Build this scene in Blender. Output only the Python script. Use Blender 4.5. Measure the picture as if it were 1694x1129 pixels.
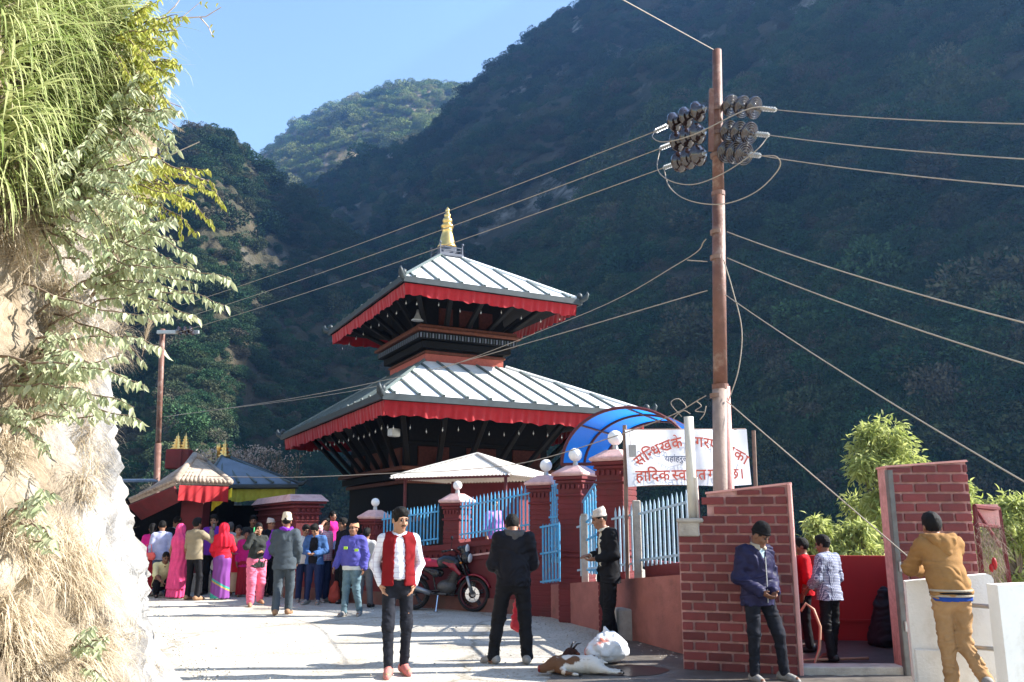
import bpy, bmesh, math, random
import numpy as np
from mathutils import Matrix, Vector, Euler, Quaternion
for _o in list(bpy.data.objects): bpy.data.objects.remove(_o)
SC = bpy.context.scene
COL = SC.collection
R = math.radians
RNG = np.random.default_rng(7)
random.seed(7)

# ---------------------------------------------------------------- camera, sky, sun, exposure
F_PX, CAM_H, HORIZ = 1415.0, 1.52, 870.0          # focal length in photo pixels, eye height, horizon row
PITCH = math.atan((HORIZ - 564.5) / F_PX)
cd = bpy.data.cameras.new('camera'); cam = bpy.data.objects.new('camera', cd); COL.objects.link(cam)
cd.sensor_width = 36.0; cd.lens = F_PX / 1694.0 * 36.0
cd.clip_start = 0.05; cd.clip_end = 6000
cam.location = (0, 0, CAM_H); cam.rotation_euler = (R(90) + PITCH, 0, 0)
SC.camera = cam
SUN_EL, SUN_AZ = R(36), R(85)                     # azimuth clockwise from +Y (straight ahead)
SUN_DIR = Vector((math.sin(SUN_AZ) * math.cos(SUN_EL), math.cos(SUN_AZ) * math.cos(SUN_EL), math.sin(SUN_EL)))
w = bpy.data.worlds.new('World'); SC.world = w; w.use_nodes = True
nt = w.node_tree; bg = nt.nodes['Background']
sky = nt.nodes.new('ShaderNodeTexSky'); sky.sky_type = 'NISHITA'; sky.sun_disc = False
sky.sun_elevation = SUN_EL; sky.sun_rotation = SUN_AZ
sky.altitude = 400; sky.air_density = 1.25; sky.dust_density = 0.35; sky.ozone_density = 1.0
nt.links.new(sky.outputs[0], bg.inputs[0]); bg.inputs[1].default_value = 0.088
sd = bpy.data.lights.new('sun', 'SUN'); sun = bpy.data.objects.new('sun', sd); COL.objects.link(sun)
sd.energy = 5.0; sd.angle = R(0.5); sd.color = (1.0, 0.955, 0.88)
sun.rotation_euler = (-SUN_DIR).to_track_quat('-Z', 'Y').to_euler(); sun.location = (30, 0, 40)
SC.view_settings.view_transform = 'Standard'; SC.view_settings.look = 'None'
SC.view_settings.exposure = 1.9; SC.view_settings.gamma = 1.0
SC.render.engine = 'CYCLES'
SC.cycles.use_denoising = True
SC.cycles.max_bounces = 6; SC.cycles.diffuse_bounces = 3; SC.cycles.glossy_bounces = 2
SC.cycles.transmission_bounces = 4; SC.cycles.transparent_max_bounces = 8; SC.cycles.volume_bounces = 0
SC.cycles.caustics_reflective = False; SC.cycles.caustics_refractive = False

# ---------------------------------------------------------------- photo pixel -> world
_cp, _sp = math.cos(PITCH), math.sin(PITCH)
def ray(px, py):
    a, b = px - 847.0, 564.5 - py
    return Vector((a, F_PX * _cp - b * _sp, F_PX * _sp + b * _cp))
def at(px, py, Y):
    d = ray(px, py); t = Y / d.y
    return Vector((d.x * t, Y, CAM_H + d.z * t))
def gp(px, py, z=0.0):
    d = ray(px, py); t = (z - CAM_H) / d.z
    return Vector((d.x * t, d.y * t, z))

# ---------------------------------------------------------------- scene helpers
def tag(o, label=None, cat=None, group=None, kind=None):
    if label: o['label'] = label
    if cat: o['category'] = cat
    if group: o['group'] = group
    if kind: o['kind'] = kind
    return o
def thing(name, label, cat, loc=(0, 0, 0), rz=0.0, group=None, rot=None):
    o = bpy.data.objects.new(name, None); COL.objects.link(o)
    o.location = loc; o.rotation_euler = rot if rot else (0, 0, rz)
    o.empty_display_size = 0.1
    return tag(o, label, cat, group)
def wmat(o):
    m = Matrix.Identity(4)
    while o is not None:
        m = (Matrix.Translation(o.location) @ o.rotation_euler.to_matrix().to_4x4() @ Matrix.Diagonal((*o.scale, 1))) @ m
        o = o.parent
    return m
def link(name, me, mats, parent=None, world=False, smooth=False):
    if world and parent is not None:
        me.transform(wmat(parent).inverted())
    if mats is not None:
        for m in (mats if isinstance(mats, (list, tuple)) else [mats]): me.materials.append(m)
    if smooth: me.polygons.foreach_set('use_smooth', [True] * len(me.polygons))
    o = bpy.data.objects.new(name, me); COL.objects.link(o)
    if parent is not None: o.parent = parent
    return o
def npmesh(name, V, Fq, mats=None, parent=None, world=False, smooth=False, midx=None):
    me = bpy.data.meshes.new(name)
    me.from_pydata([tuple(v) for v in V] if not isinstance(V, np.ndarray) else V.tolist(), [],
                   Fq if not isinstance(Fq, np.ndarray) else Fq.tolist())
    if midx is not None: me.polygons.foreach_set('material_index', list(midx))
    me.update()
    return link(name, me, mats, parent, world, smooth)
class MB:
    """collects simple solids into one mesh"""
    def __init__(s): s.v = []; s.f = []; s.m = []; s.cm = 0
    def add(s, vs, fs, M=None):
        b = len(s.v)
        for v in vs:
            v = Vector(v)
            s.v.append(tuple(M @ v) if M is not None else tuple(v))
        for f in fs: s.f.append([b + i for i in f]); s.m.append(s.cm)
        return s
    def mat(s, i): s.cm = i; return s
    def box(s, c, size, M=None, taper=1.0, rz=0.0):
        x, y, z = (k / 2 for k in size)
        vs = [(-x, -y, -z), (x, -y, -z), (x, y, -z), (-x, y, -z), (-x * taper, -y * taper, z), (x * taper, -y * taper, z), (x * taper, y * taper, z), (-x * taper, y * taper, z)]
        T = Matrix.Translation(Vector(c)) @ Matrix.Rotation(rz, 4, 'Z')
        if M is not None: T = M @ T
        return s.add(vs, [(0, 3, 2, 1), (4, 5, 6, 7), (0, 1, 5, 4), (1, 2, 6, 5), (2, 3, 7, 6), (3, 0, 4, 7)], T)
    def bbox(s, c, size, b=0.01, M=None, rz=0.0):
        """box with chamfered vertical and top edges"""
        x, y, z = (k / 2 for k in size)
        T = Matrix.Translation(Vector(c)) @ Matrix.Rotation(rz, 4, 'Z')
        if M is not None: T = M @ T
        def ring(dx, zz):
            X, Y = x - dx, y - dx
            return [(-X + b, -Y, zz), (X - b, -Y, zz), (X, -Y + b, zz), (X, Y - b, zz), (X - b, Y, zz), (-X + b, Y, zz), (-X, Y - b, zz), (-X, -Y + b, zz)]
        vs = ring(b, -z) + ring(0, -z + b) + ring(0, z - b) + ring(b, z)
        fs = [tuple(range(7, -1, -1)), tuple(range(24, 32))]
        for k in range(3):
            for i in range(8): j = (i + 1) % 8; fs.append((k * 8 + i, k * 8 + j, k * 8 + 8 + j, k * 8 + 8 + i))
        return s.add(vs, fs, T)
    def tube(s, pts, rad, n=8, caps=True, M=None):
        pts = [Vector(p) for p in pts]; N = len(pts)
        rad = [rad] * N if not isinstance(rad, (list, tuple)) else rad
        vs, fs = [], []; up = None
        for i, p in enumerate(pts):
            t = (pts[min(i + 1, N - 1)] - pts[max(i - 1, 0)]).normalized()
            if up is None:
                up = Vector((0, 0, 1)) if abs(t.z) < .9 else Vector((1, 0, 0))
            a = (up - t * up.dot(t)).normalized(); up = a; b = t.cross(a)
            for k in range(n):
                an = 2 * math.pi * k / n
                vs.append(p + (a * math.cos(an) + b * math.sin(an)) * rad[i])
        for i in range(N - 1):
            for k in range(n):
                j = (k + 1) % n
                fs.append((i * n + k, i * n + j, i * n + n + j, i * n + n + k))
        if caps: fs.append(tuple(range(n - 1, -1, -1))); fs.append(tuple(range((N - 1) * n, N * n)))
        return s.add(vs, fs, M)
    def lathe(s, prof, n=16, M=None):
        vs, fs = [], []
        for r, z in prof:
            for k in range(n):
                an = 2 * math.pi * k / n; vs.append((r * math.cos(an), r * math.sin(an), z))
        for i in range(len(prof) - 1):
            for k in range(n):
                j = (k + 1) % n; fs.append((i * n + k, i * n + j, i * n + n + j, i * n + n + k))
        fs.append(tuple(range(n - 1, -1, -1))); fs.append(tuple(range((len(prof) - 1) * n, len(prof) * n)))
        return s.add(vs, fs, M)
    def sphere(s, c, r, n=12, m=8, M=None):
        r = (r, r, r) if not isinstance(r, (tuple, list)) else r
        prof = []
        vs = [(0, 0, -1)]; fs = []
        for i in range(1, m):
            th = -math.pi / 2 + math.pi * i / m
            for k in range(n):
                an = 2 * math.pi * k / n; vs.append((math.cos(th) * math.cos(an), math.cos(th) * math.sin(an), math.sin(th)))
        vs.append((0, 0, 1))
        for k in range(n):
            j = (k + 1) % n; fs.append((0, 1 + j, 1 + k)); fs.append((len(vs) - 1, 1 + (m - 2) * n + k, 1 + (m - 2) * n + j))
            for i in range(m - 2):
                a = 1 + i * n; fs.append((a + k, a + j, a + n + j, a + n + k))
        T = Matrix.Translation(Vector(c)) @ Matrix.Diagonal((*r, 1))
        if M is not None: T = M @ T
        return s.add(vs, fs, T)
    def prism(s, poly, z0, z1, M=None):
        n = len(poly)
        vs = [(p[0], p[1], z0) for p in poly] + [(p[0], p[1], z1) for p in poly]
        fs = [tuple(range(n - 1, -1, -1)), tuple(range(n, 2 * n))] + [(i, (i + 1) % n, n + (i + 1) % n, n + i) for i in range(n)]
        return s.add(vs, fs, M)
    def mesh(s, name):
        me = bpy.data.meshes.new(name); me.from_pydata(s.v, [], s.f)
        me.polygons.foreach_set('material_index', s.m); me.update(); return me
    def build(s, name, mats, parent=None, world=False, smooth=False):
        return link(name, s.mesh(name), mats, parent, world, smooth)
def frame(p, x, y):
    """matrix with origin p, local X along x, local Y roughly along y"""
    x = Vector(x).normalized(); y = Vector(y); z = x.cross(y).normalized(); y = z.cross(x)
    return Matrix(((x.x, y.x, z.x, p[0]), (x.y, y.y, z.y, p[1]), (x.z, y.z, z.z, p[2]), (0, 0, 0, 1)))
def smooth_angle(o, deg=40):
    me = o.data; me.polygons.foreach_set('use_smooth', [True] * len(me.polygons))
    bm = bmesh.new(); bm.from_mesh(me)
    for e in bm.edges:
        if len(e.link_faces) == 2 and e.calc_face_angle(0) > R(deg): e.smooth = False
    bm.to_mesh(me); bm.free()
    return o
def copy_tree(o, parent=None, label=None):
    c = o.copy(); COL.objects.link(c); c.parent = parent
    if label: c['label'] = label
    for ch in list(o.children): copy_tree(ch, c)
    return c

# ---------------------------------------------------------------- noise for shapes
def vnoise(P, seed=0):
    """smooth value noise, P (...,3) -> (...) in -1..1"""
    P = np.asarray(P, dtype=np.float64); I = np.floor(P).astype(np.int64); f = P - I; f = f * f * (3 - 2 * f)
    def h(a, b, c):
        n = (a * 374761393 + b * 668265263 + c * 2147483647 + seed * 974634777) & 0xffffffff
        n = ((n ^ (n >> 13)) * 1274126177) & 0xffffffff
        return ((n ^ (n >> 16)) & 0xffff) / 32767.5 - 1
    X, Y, Z = I[..., 0], I[..., 1], I[..., 2]; fx, fy, fz = f[..., 0], f[..., 1], f[..., 2]
    def lx(b, c): return h(X, b, c) * (1 - fx) + h(X + 1, b, c) * fx
    a = lx(Y, Z) * (1 - fy) + lx(Y + 1, Z) * fy
    b = lx(Y, Z + 1) * (1 - fy) + lx(Y + 1, Z + 1) * fy
    return a * (1 - fz) + b * fz
def fbm(P, oct=4, seed=0, ridged=False):
    P = np.asarray(P, float); s = 0; a = 1.0; t = 0
    for k in range(oct):
        n = vnoise(P * 2.03 ** k + 17.3 * k, seed + k)
        s = s + a * ((1 - 2 * np.abs(n)) if ridged else n); t += a; a *= 0.5
    return s / t

# ---------------------------------------------------------------- materials
MATS = {}
def mat(name, col=(.5, .5, .5), rough=.7, var=.15, scale=6.0, bump=.0, bscale=40.0, metal=0.0, col2=None, spec=.3, detail=5, trans=0.0, alpha=1.0, sheen=0.0, subs=0.0, dirt=None, dscale=2.5, rnd=0.0):
    """principled material whose colour wanders with noise between col*(1-var) and col (or col2); fine relief from noise"""
    if name in MATS: return MATS[name]
    m = bpy.data.materials.new(name); m.use_nodes = True; MATS[name] = m
    nt = m.node_tree; N = nt.nodes; L = nt.links; b = N['Principled BSDF']
    tc = N.new('ShaderNodeTexCoord')
    nz = N.new('ShaderNodeTexNoise'); nz.inputs['Scale'].default_value = scale; nz.inputs['Detail'].default_value = detail; nz.inputs['Roughness'].default_value = .6
    L.new(tc.outputs['Object'], nz.inputs['Vector'])
    rp = N.new('ShaderNodeValToRGB'); rp.color_ramp.elements[0].position = .32; rp.color_ramp.elements[1].position = .68
    c2 = col2 if col2 else tuple(c * (1 + var) for c in col); c1 = col if col2 else tuple(c * (1 - var) for c in col)
    rp.color_ramp.elements[0].color = (*c1, 1); rp.color_ramp.elements[1].color = (*[min(1, c) for c in c2], 1)
    L.new(nz.outputs['Fac'], rp.inputs['Fac']); out = rp.outputs['Color']
    if dirt:
        n2 = N.new('ShaderNodeTexNoise'); n2.inputs['Scale'].default_value = dscale; n2.inputs['Detail'].default_value = 7; n2.inputs['Roughness'].default_value = .68
        L.new(tc.outputs['Object'], n2.inputs['Vector'])
        r2 = N.new('ShaderNodeValToRGB'); r2.color_ramp.elements[0].position = .5; r2.color_ramp.elements[1].position = .68
        r2.color_ramp.elements[0].color = (0, 0, 0, 1); r2.color_ramp.elements[1].color = (.8, .8, .8, 1)
        L.new(n2.outputs['Fac'], r2.inputs['Fac'])
        mx = N.new('ShaderNodeMix'); mx.data_type = 'RGBA'; mx.inputs['B'].default_value = (*dirt, 1)
        L.new(r2.outputs['Color'], mx.inputs['Factor']); L.new(out, mx.inputs['A']); out = mx.outputs['Result']
    if rnd:
        oi = N.new('ShaderNodeObjectInfo'); mr = N.new('ShaderNodeMapRange'); mr.inputs['To Min'].default_value = 1 - rnd; mr.inputs['To Max'].default_value = 1 + rnd
        L.new(oi.outputs['Random'], mr.inputs['Value'])
        hs = N.new('ShaderNodeHueSaturation'); L.new(mr.outputs['Result'], hs.inputs['Value']); L.new(out, hs.inputs['Color']); out = hs.outputs['Color']
    L.new(out, b.inputs['Base Color'])
    b.inputs['Roughness'].default_value = rough; b.inputs['Metallic'].default_value = metal
    b.inputs['Specular IOR Level'].default_value = spec
    if trans: b.inputs['Transmission Weight'].default_value = trans
    if alpha < 1: b.inputs['Alpha'].default_value = alpha
    if sheen: b.inputs['Sheen Weight'].default_value = sheen
    if subs:
        b.inputs['Subsurface Weight'].default_value = subs; b.inputs['Subsurface Radius'].default_value = (.02, .008, .004)
    if bump:
        n3 = N.new('ShaderNodeTexNoise'); n3.inputs['Scale'].default_value = bscale; n3.inputs['Detail'].default_value = 6
        L.new(tc.outputs['Object'], n3.inputs['Vector'])
        bp = N.new('ShaderNodeBump'); bp.inputs['Strength'].default_value = bump; bp.inputs['Distance'].default_value = .02
        L.new(n3.outputs['Fac'], bp.inputs['Height']); L.new(bp.outputs['Normal'], b.inputs['Normal'])
    return m
def leafmat(name, col, col2, trans=.35, rough=.5, scale=3.0):
    """two-sided leaf: diffuse plus translucency, colour random per island"""
    if name in MATS: return MATS[name]
    m = bpy.data.materials.new(name); m.use_nodes = True; MATS[name] = m
    nt = m.node_tree; N = nt.nodes; L = nt.links; b = N['Principled BSDF']; o = N['Material Output']
    ge = N.new('ShaderNodeNewGeometry'); tc = N.new('ShaderNodeTexCoord')
    nz = N.new('ShaderNodeTexNoise'); nz.inputs['Scale'].default_value = scale; nz.inputs['Detail'].default_value = 2
    L.new(tc.outputs['Object'], nz.inputs['Vector'])
    ad = N.new('ShaderNodeMath'); ad.operation = 'ADD'; L.new(ge.outputs['Random Per Island'], ad.inputs[0]); L.new(nz.outputs['Fac'], ad.inputs[1])
    hf = N.new('ShaderNodeMath'); hf.operation = 'MULTIPLY'; hf.inputs[1].default_value = .5; L.new(ad.outputs[0], hf.inputs[0])
    rp = N.new('ShaderNodeValToRGB'); rp.color_ramp.elements[0].position = .2; rp.color_ramp.elements[1].position = .8
    rp.color_ramp.elements[0].color = (*col, 1); rp.color_ramp.elements[1].color = (*col2, 1)
    L.new(hf.outputs[0], rp.inputs['Fac']); L.new(rp.outputs['Color'], b.inputs['Base Color'])
    b.inputs['Roughness'].default_value = rough; b.inputs['Specular IOR Level'].default_value = .25
    t = N.new('ShaderNodeBsdfTranslucent'); L.new(rp.outputs['Color'], t.inputs['Color'])
    mx = N.new('ShaderNodeMixShader'); mx.inputs[0].default_value = trans
    L.new(b.outputs[0], mx.inputs[1]); L.new(t.outputs[0], mx.inputs[2]); L.new(mx.outputs[0], o.inputs['Surface'])
    return m
# ---------------------------------------------------------------- the land: ground sheet, three mountains, their woods, haze
def interp(px, table):
    xs, ys = zip(*table); return np.interp(px, xs, ys)
def sky_tan(az, table):
    """skyline rows (photo px) -> tangent of elevation for an array of azimuths; rows are for the column the azimuth meets there"""
    pts = []
    for x, y in table:
        d = ray(x, y); pts.append((math.atan2(d.x, d.y), d.z / math.hypot(d.x, d.y)))
    pts.sort(); return np.interp(az, [p[0] for p in pts], [p[1] for p in pts])
def smooth01(t): t = np.clip(t, 0, 1); return t * t * (3 - 2 * t)

def ground_z(x, y):
    """flat road and yard; falls away to the valley behind the temple and beyond the right-hand walls"""
    rgt = smooth01((x - 5.2 - 0.10 * np.maximum(0, 14 - y)) / 26) * smooth01((y - 11.9) / 4)
    back = smooth01((y - 30) / 75)
    d = np.maximum(rgt * 0.45, back)
    return -32.0 * d
def grid_mesh(name, X, Y, Z, material, kind='structure'):
    r, c = X.shape; V = np.stack([X, Y, Z], -1).reshape(-1, 3)
    i = np.arange(r - 1)[:, None] * c + np.arange(c - 1)[None]
    Fq = np.stack([i, i + 1, i + c + 1, i + c], -1).reshape(-1, 4)
    o = npmesh(name, V, Fq, material, smooth=True)
    o['kind'] = kind
    return o
# ground: fine near, coarse far, 1.4 km out
def spread(lo, hi, fine, nf, nc):
    a = np.linspace(-fine, fine, nf)
    l = -fine - np.geomspace(1, 1 - lo - fine, nc)[1:][::-1] + 1
    h = fine + np.geomspace(1, 1 + hi - fine, nc)[1:] - 1
    return np.concatenate([l, a, h])
gx = spread(-1390, 1390, 20, 161, 40); gy = spread(-140, 1380, 40, 321, 40)
GX, GY = np.meshgrid(gx, gy); GZ = ground_z(GX, GY)
m_ground = mat('pale_road_dust', (.40, .37, .32), .92, .10, 1.1, .5, 55, col2=(.52, .49, .43), dirt=(.30, .26, .21), dscale=.8, spec=.08)
def _cracks(m):
    nt = m.node_tree; N = nt.nodes; L = nt.links; b = N['Principled BSDF']; src = b.inputs['Base Color'].links[0].from_socket
    tc = N.new('ShaderNodeTexCoord'); w1 = N.new('ShaderNodeTexNoise'); w1.inputs['Scale'].default_value = 1.3; w1.inputs['Detail'].default_value = 6; L.new(tc.outputs['Object'], w1.inputs['Vector'])
    mx = N.new('ShaderNodeMix'); mx.data_type = 'RGBA'; mx.inputs['Factor'].default_value = .45; L.new(tc.outputs['Object'], mx.inputs['A']); L.new(w1.outputs['Color'], mx.inputs['B'])
    vo = N.new('ShaderNodeTexVoronoi'); vo.feature = 'DISTANCE_TO_EDGE'; vo.inputs['Scale'].default_value = .33; L.new(mx.outputs['Result'], vo.inputs['Vector'])
    r = N.new('ShaderNodeValToRGB'); r.color_ramp.elements[0].position = .0; r.color_ramp.elements[0].color = (.62, .60, .56, 1); r.color_ramp.elements[1].position = .012; r.color_ramp.elements[1].color = (1, 1, 1, 1); L.new(vo.outputs['Distance'], r.inputs['Fac'])
    n2 = N.new('ShaderNodeTexNoise'); n2.inputs['Scale'].default_value = 26; n2.inputs['Detail'].default_value = 5; L.new(tc.outputs['Object'], n2.inputs['Vector'])
    r2 = N.new('ShaderNodeValToRGB'); r2.color_ramp.elements[0].position = .33; r2.color_ramp.elements[0].color = (.55, .52, .48, 1); r2.color_ramp.elements[1].position = .47; r2.color_ramp.elements[1].color = (1, 1, 1, 1); L.new(n2.outputs['Fac'], r2.inputs['Fac'])
    cur = src
    for q in (r.outputs['Color'], r2.outputs['Color']):
        m1 = N.new('ShaderNodeMix'); m1.data_type = 'RGBA'; m1.blend_type = 'MULTIPLY'; m1.inputs['Factor'].default_value = 1; L.new(cur, m1.inputs['A']); L.new(q, m1.inputs['B']); cur = m1.outputs['Result']
    L.new(cur, b.inputs['Base Color'])
_cracks(m_ground)
near = (np.abs(GX) < 14) & (GY < 24) & (GY > -10)
GZ = GZ + np.where(near, .012 * fbm(np.stack([GX * .9, GY * .9, GX * 0], -1), 4, 3), 0)
grid_mesh('ground', GX, GY, GZ, m_ground)

NH = np.array([-.70, -.714]); S1, C1 = 1.15, 100.0
def m1_z(az, r, T):
    k = -(NH[0] * np.sin(az) + NH[1] * np.cos(az))
    rr = C1 / np.maximum(k - T / S1, .075)                   # where the slope meets the skyline
    zc = 505.0; rcap = (zc / S1 + C1) / k; rr = np.minimum(rr, rcap)
    up = S1 * (k * r - C1); top = S1 * (k * rr - C1)
    down = top - 1.0 * (r - rr)
    return np.where(r < rr, up, down), rr
def polar(a0, a1, na, r0, r1, nr):
    az = np.linspace(a0, a1, na); r = np.geomspace(r0, r1, nr)
    A, Rr = np.meshgrid(az, r); return A, Rr
SK1 = [(-400, 430), (200, 415), (430, 345), (500, 311), (580, 272), (640, 250), (700, 226), (740, 186), (780, 142), (830, 100), (890, 50), (925, 25), (960, 3), (1000, -35), (1100, -170), (1300, -420), (1700, -700)]
SK2 = [(200, 420), (360, 330), (430, 262), (480, 212), (530, 185), (580, 165), (640, 146), (700, 137), (775, 142), (840, 160), (950, 220), (1100, 300)]
SK3 = [(-900, 0), (-500, 60), (-200, 140), (100, 230), (230, 240), (285, 236), (320, 214), (345, 210), (385, 230), (405, 250), (430, 282), (442, 300), (500, 322), (560, 372), (600, 425), (640, 485), (690, 580), (740, 690), (800, 800), (860, 860)]
LAND = []
A, Rr = polar(R(-34), R(50), 520, 80, 1150, 300)
T = sky_tan(A, SK1); Z, RR1 = m1_z(A, Rr, T)
X, Y = Rr * np.sin(A), Rr * np.cos(A)
P = np.stack([X, Y, 0 * X], -1)
amp = np.clip((Rr - 90) / 260, 0, 1) * np.clip(np.abs(RR1 - Rr) / 150, .05, 1)
Zr = Z + amp * (32 * (fbm(P / 95, 4, 11, True) - .75) + 9 * fbm(P / 24, 3, 12)); Zr = np.maximum(Zr, -60)
LAND.append(('m1', X, Y, Zr, A, Rr, RR1))
A2, R2 = polar(R(-26), R(16), 300, 560, 1150, 140)
T2 = sky_tan(A2, SK2); rr2 = 930.0
Z2 = np.where(R2 < rr2, T2 * rr2 - .95 * (rr2 - R2), T2 * rr2 - .8 * (R2 - rr2))
X2, Y2 = R2 * np.sin(A2), R2 * np.cos(A2); P2 = np.stack([X2, Y2, 0 * X2], -1)
am2 = np.clip(np.abs(R2 - rr2) / 60, .15, 1)
Z2r = Z2 + am2 * (15 * fbm(P2 / 120, 4, 21, True) + 10 * fbm(P2 / 28, 3, 22))
LAND.append(('m2', X2, Y2, Z2r, A2, R2, np.full_like(R2, rr2)))
A3, R3 = polar(R(-62), R(1.5), 420, 70, 420, 220)
T3 = sky_tan(A3, SK3); rr3 = 300.0 - 150 * smooth01((A3 - R(-16)) / R(16))
zt3 = T3 * rr3; sl3 = .95 + .3 * smooth01((A3 - R(-16)) / R(10))
Z3 = np.where(R3 < rr3, zt3 - sl3 * (rr3 - R3), zt3 - .7 * (R3 - rr3))
X3, Y3 = R3 * np.sin(A3), R3 * np.cos(A3); P3 = np.stack([X3, Y3, 0 * X3], -1)
am3 = np.clip(np.abs(R3 - rr3) / 45, .1, 1)
Z3r = Z3 + am3 * (11 * fbm(P3 / 42, 4, 31, True) + 6 * fbm(P3 / 11, 4, 32, True)); Z3r = np.maximum(Z3r, -60)
LAND.append(('m3', X3, Y3, Z3r, A3, R3, rr3))

def hill_mat(name, lo, hi, rock):
    m = bpy.data.materials.new(name); m.use_nodes = True
    nt = m.node_tree; N = nt.nodes; L = nt.links; b = N['Principled BSDF']; b.inputs['Roughness'].default_value = .95; b.inputs['Specular IOR Level'].default_value = .05
    tc = N.new('ShaderNodeTexCoord')
    def noise(s, d=6):
        n = N.new('ShaderNodeTexNoise'); n.inputs['Scale'].default_value = s; n.inputs['Detail'].default_value = d; n.inputs['Roughness'].default_value = .65
        L.new(tc.outputs['Object'], n.inputs['Vector']); return n
    r = N.new('ShaderNodeValToRGB'); r.color_ramp.elements[0].position = .35; r.color_ramp.elements[1].position = .65
    r.color_ramp.elements[0].color = (*lo, 1); r.color_ramp.elements[1].color = (*hi, 1)
    L.new(noise(.06).outputs['Fac'], r.inputs['Fac'])
    r2 = N.new('ShaderNodeValToRGB'); r2.color_ramp.elements[0].position = .54; r2.color_ramp.elements[1].position = .62
    r2.color_ramp.elements[0].color = (0, 0, 0, 1); r2.color_ramp.elements[1].color = (1, 1, 1, 1)
    L.new(noise(.022, 9).outputs['Fac'], r2.inputs['Fac'])
    mx = N.new('ShaderNodeMix'); mx.data_type = 'RGBA'; mx.inputs['B'].default_value = (*rock, 1)
    L.new(r2.outputs['Color'], mx.inputs['Factor']); L.new(r.outputs['Color'], mx.inputs['A']); L.new(mx.outputs['Result'], b.inputs['Base Color'])
    bp = N.new('ShaderNodeBump'); bp.inputs['Strength'].default_value = .9; bp.inputs['Distance'].default_value = 3.0
    L.new(noise(.25, 8).outputs['Fac'], bp.inputs['Height']); L.new(bp.outputs['Normal'], b.inputs['Normal'])
    return m
hm = {'m1': hill_mat('slope_earth', (.025, .034, .02), (.075, .066, .048), (.21, .20, .185)),
      'm2': hill_mat('ridge_earth', (.07, .075, .035), (.20, .15, .09), (.30, .25, .20)),
      'm3': hill_mat('spur_earth', (.03, .036, .02), (.09, .075, .05), (.15, .135, .115))}
for nm, X_, Y_, Z_, *_ in LAND:
    grid_mesh({'m1': 'mountain_right', 'm2': 'mountain_far', 'm3': 'mountain_left'}[nm], X_, Y_, Z_, hm[nm])

# crowns for the far woods: ragged shells of leaf clumps, instanced on points
def crown_mesh(name, seed, n=1900, flat=.8):
    rg = np.random.default_rng(seed); V = []; Fc = []
    lobes = [(rg.normal(0, .38, 3) * np.array([1, 1, .7]), rg.uniform(.32, .62)) for _ in range(7)]
    for k in range(n):
        c, rad = lobes[k % 7]; d = rg.normal(size=3); d[2] += .25; d /= np.linalg.norm(d)
        p = c + d * rad * rg.uniform(.8, 1.12); p[2] = p[2] * flat + .55
        a = np.cross(d, rg.normal(size=3)); a /= np.linalg.norm(a); bb = np.cross(d, a) * rg.uniform(.6, 1); s = rg.uniform(.018, .052)
        b = len(V); tilt = d * rg.uniform(-.1, .1)
        V += [p - a * s, p - bb * s + tilt, p + a * s * rg.uniform(.7, 1.2), p + bb * s - tilt * .5 + d * .05]; Fc.append((b, b + 1, b + 2, b + 3))
    me = bpy.data.meshes.new(name); me.from_pydata([tuple(v) for v in V], [], Fc); me.update()
    return me
def wood_mat(name, cols):
    m = bpy.data.materials.new(name); m.use_nodes = True; nt = m.node_tree; N = nt.nodes; L = nt.links; b = N['Principled BSDF']
    oi = N.new('ShaderNodeObjectInfo'); ge = N.new('ShaderNodeNewGeometry')
    r = N.new('ShaderNodeValToRGB'); r.color_ramp.interpolation = 'LINEAR'
    while len(r.color_ramp.elements) < len(cols): r.color_ramp.elements.new(.5)
    for k, c in enumerate(cols): r.color_ramp.elements[k].position = k / (len(cols) - 1); r.color_ramp.elements[k].color = (*c, 1)
    L.new(oi.outputs['Random'], r.inputs['Fac'])
    mr = N.new('ShaderNodeMapRange'); mr.inputs['To Min'].default_value = .72; mr.inputs['To Max'].default_value = 1.28; L.new(ge.outputs['Random Per Island'], mr.inputs['Value'])
    hs = N.new('ShaderNodeHueSaturation'); L.new(mr.outputs['Result'], hs.inputs['Value']); L.new(r.outputs['Color'], hs.inputs['Color'])
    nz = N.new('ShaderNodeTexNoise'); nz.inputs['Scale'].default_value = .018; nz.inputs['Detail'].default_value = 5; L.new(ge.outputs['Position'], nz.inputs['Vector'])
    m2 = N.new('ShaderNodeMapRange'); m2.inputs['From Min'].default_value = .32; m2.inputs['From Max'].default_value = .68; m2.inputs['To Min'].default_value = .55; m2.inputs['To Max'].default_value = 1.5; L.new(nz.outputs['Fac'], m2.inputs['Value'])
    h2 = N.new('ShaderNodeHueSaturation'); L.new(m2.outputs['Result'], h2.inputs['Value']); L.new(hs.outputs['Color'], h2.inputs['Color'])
    L.new(h2.outputs['Color'], b.inputs['Base Color']); b.inputs['Roughness'].default_value = .8; b.inputs['Specular IOR Level'].default_value = .1
    return m
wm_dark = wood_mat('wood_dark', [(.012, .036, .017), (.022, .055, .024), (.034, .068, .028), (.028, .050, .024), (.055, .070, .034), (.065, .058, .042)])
wm_lit = wood_mat('wood_sunlit', [(.08, .13, .035), (.14, .19, .05), (.20, .22, .07), (.11, .15, .045), (.24, .22, .10)])
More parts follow.
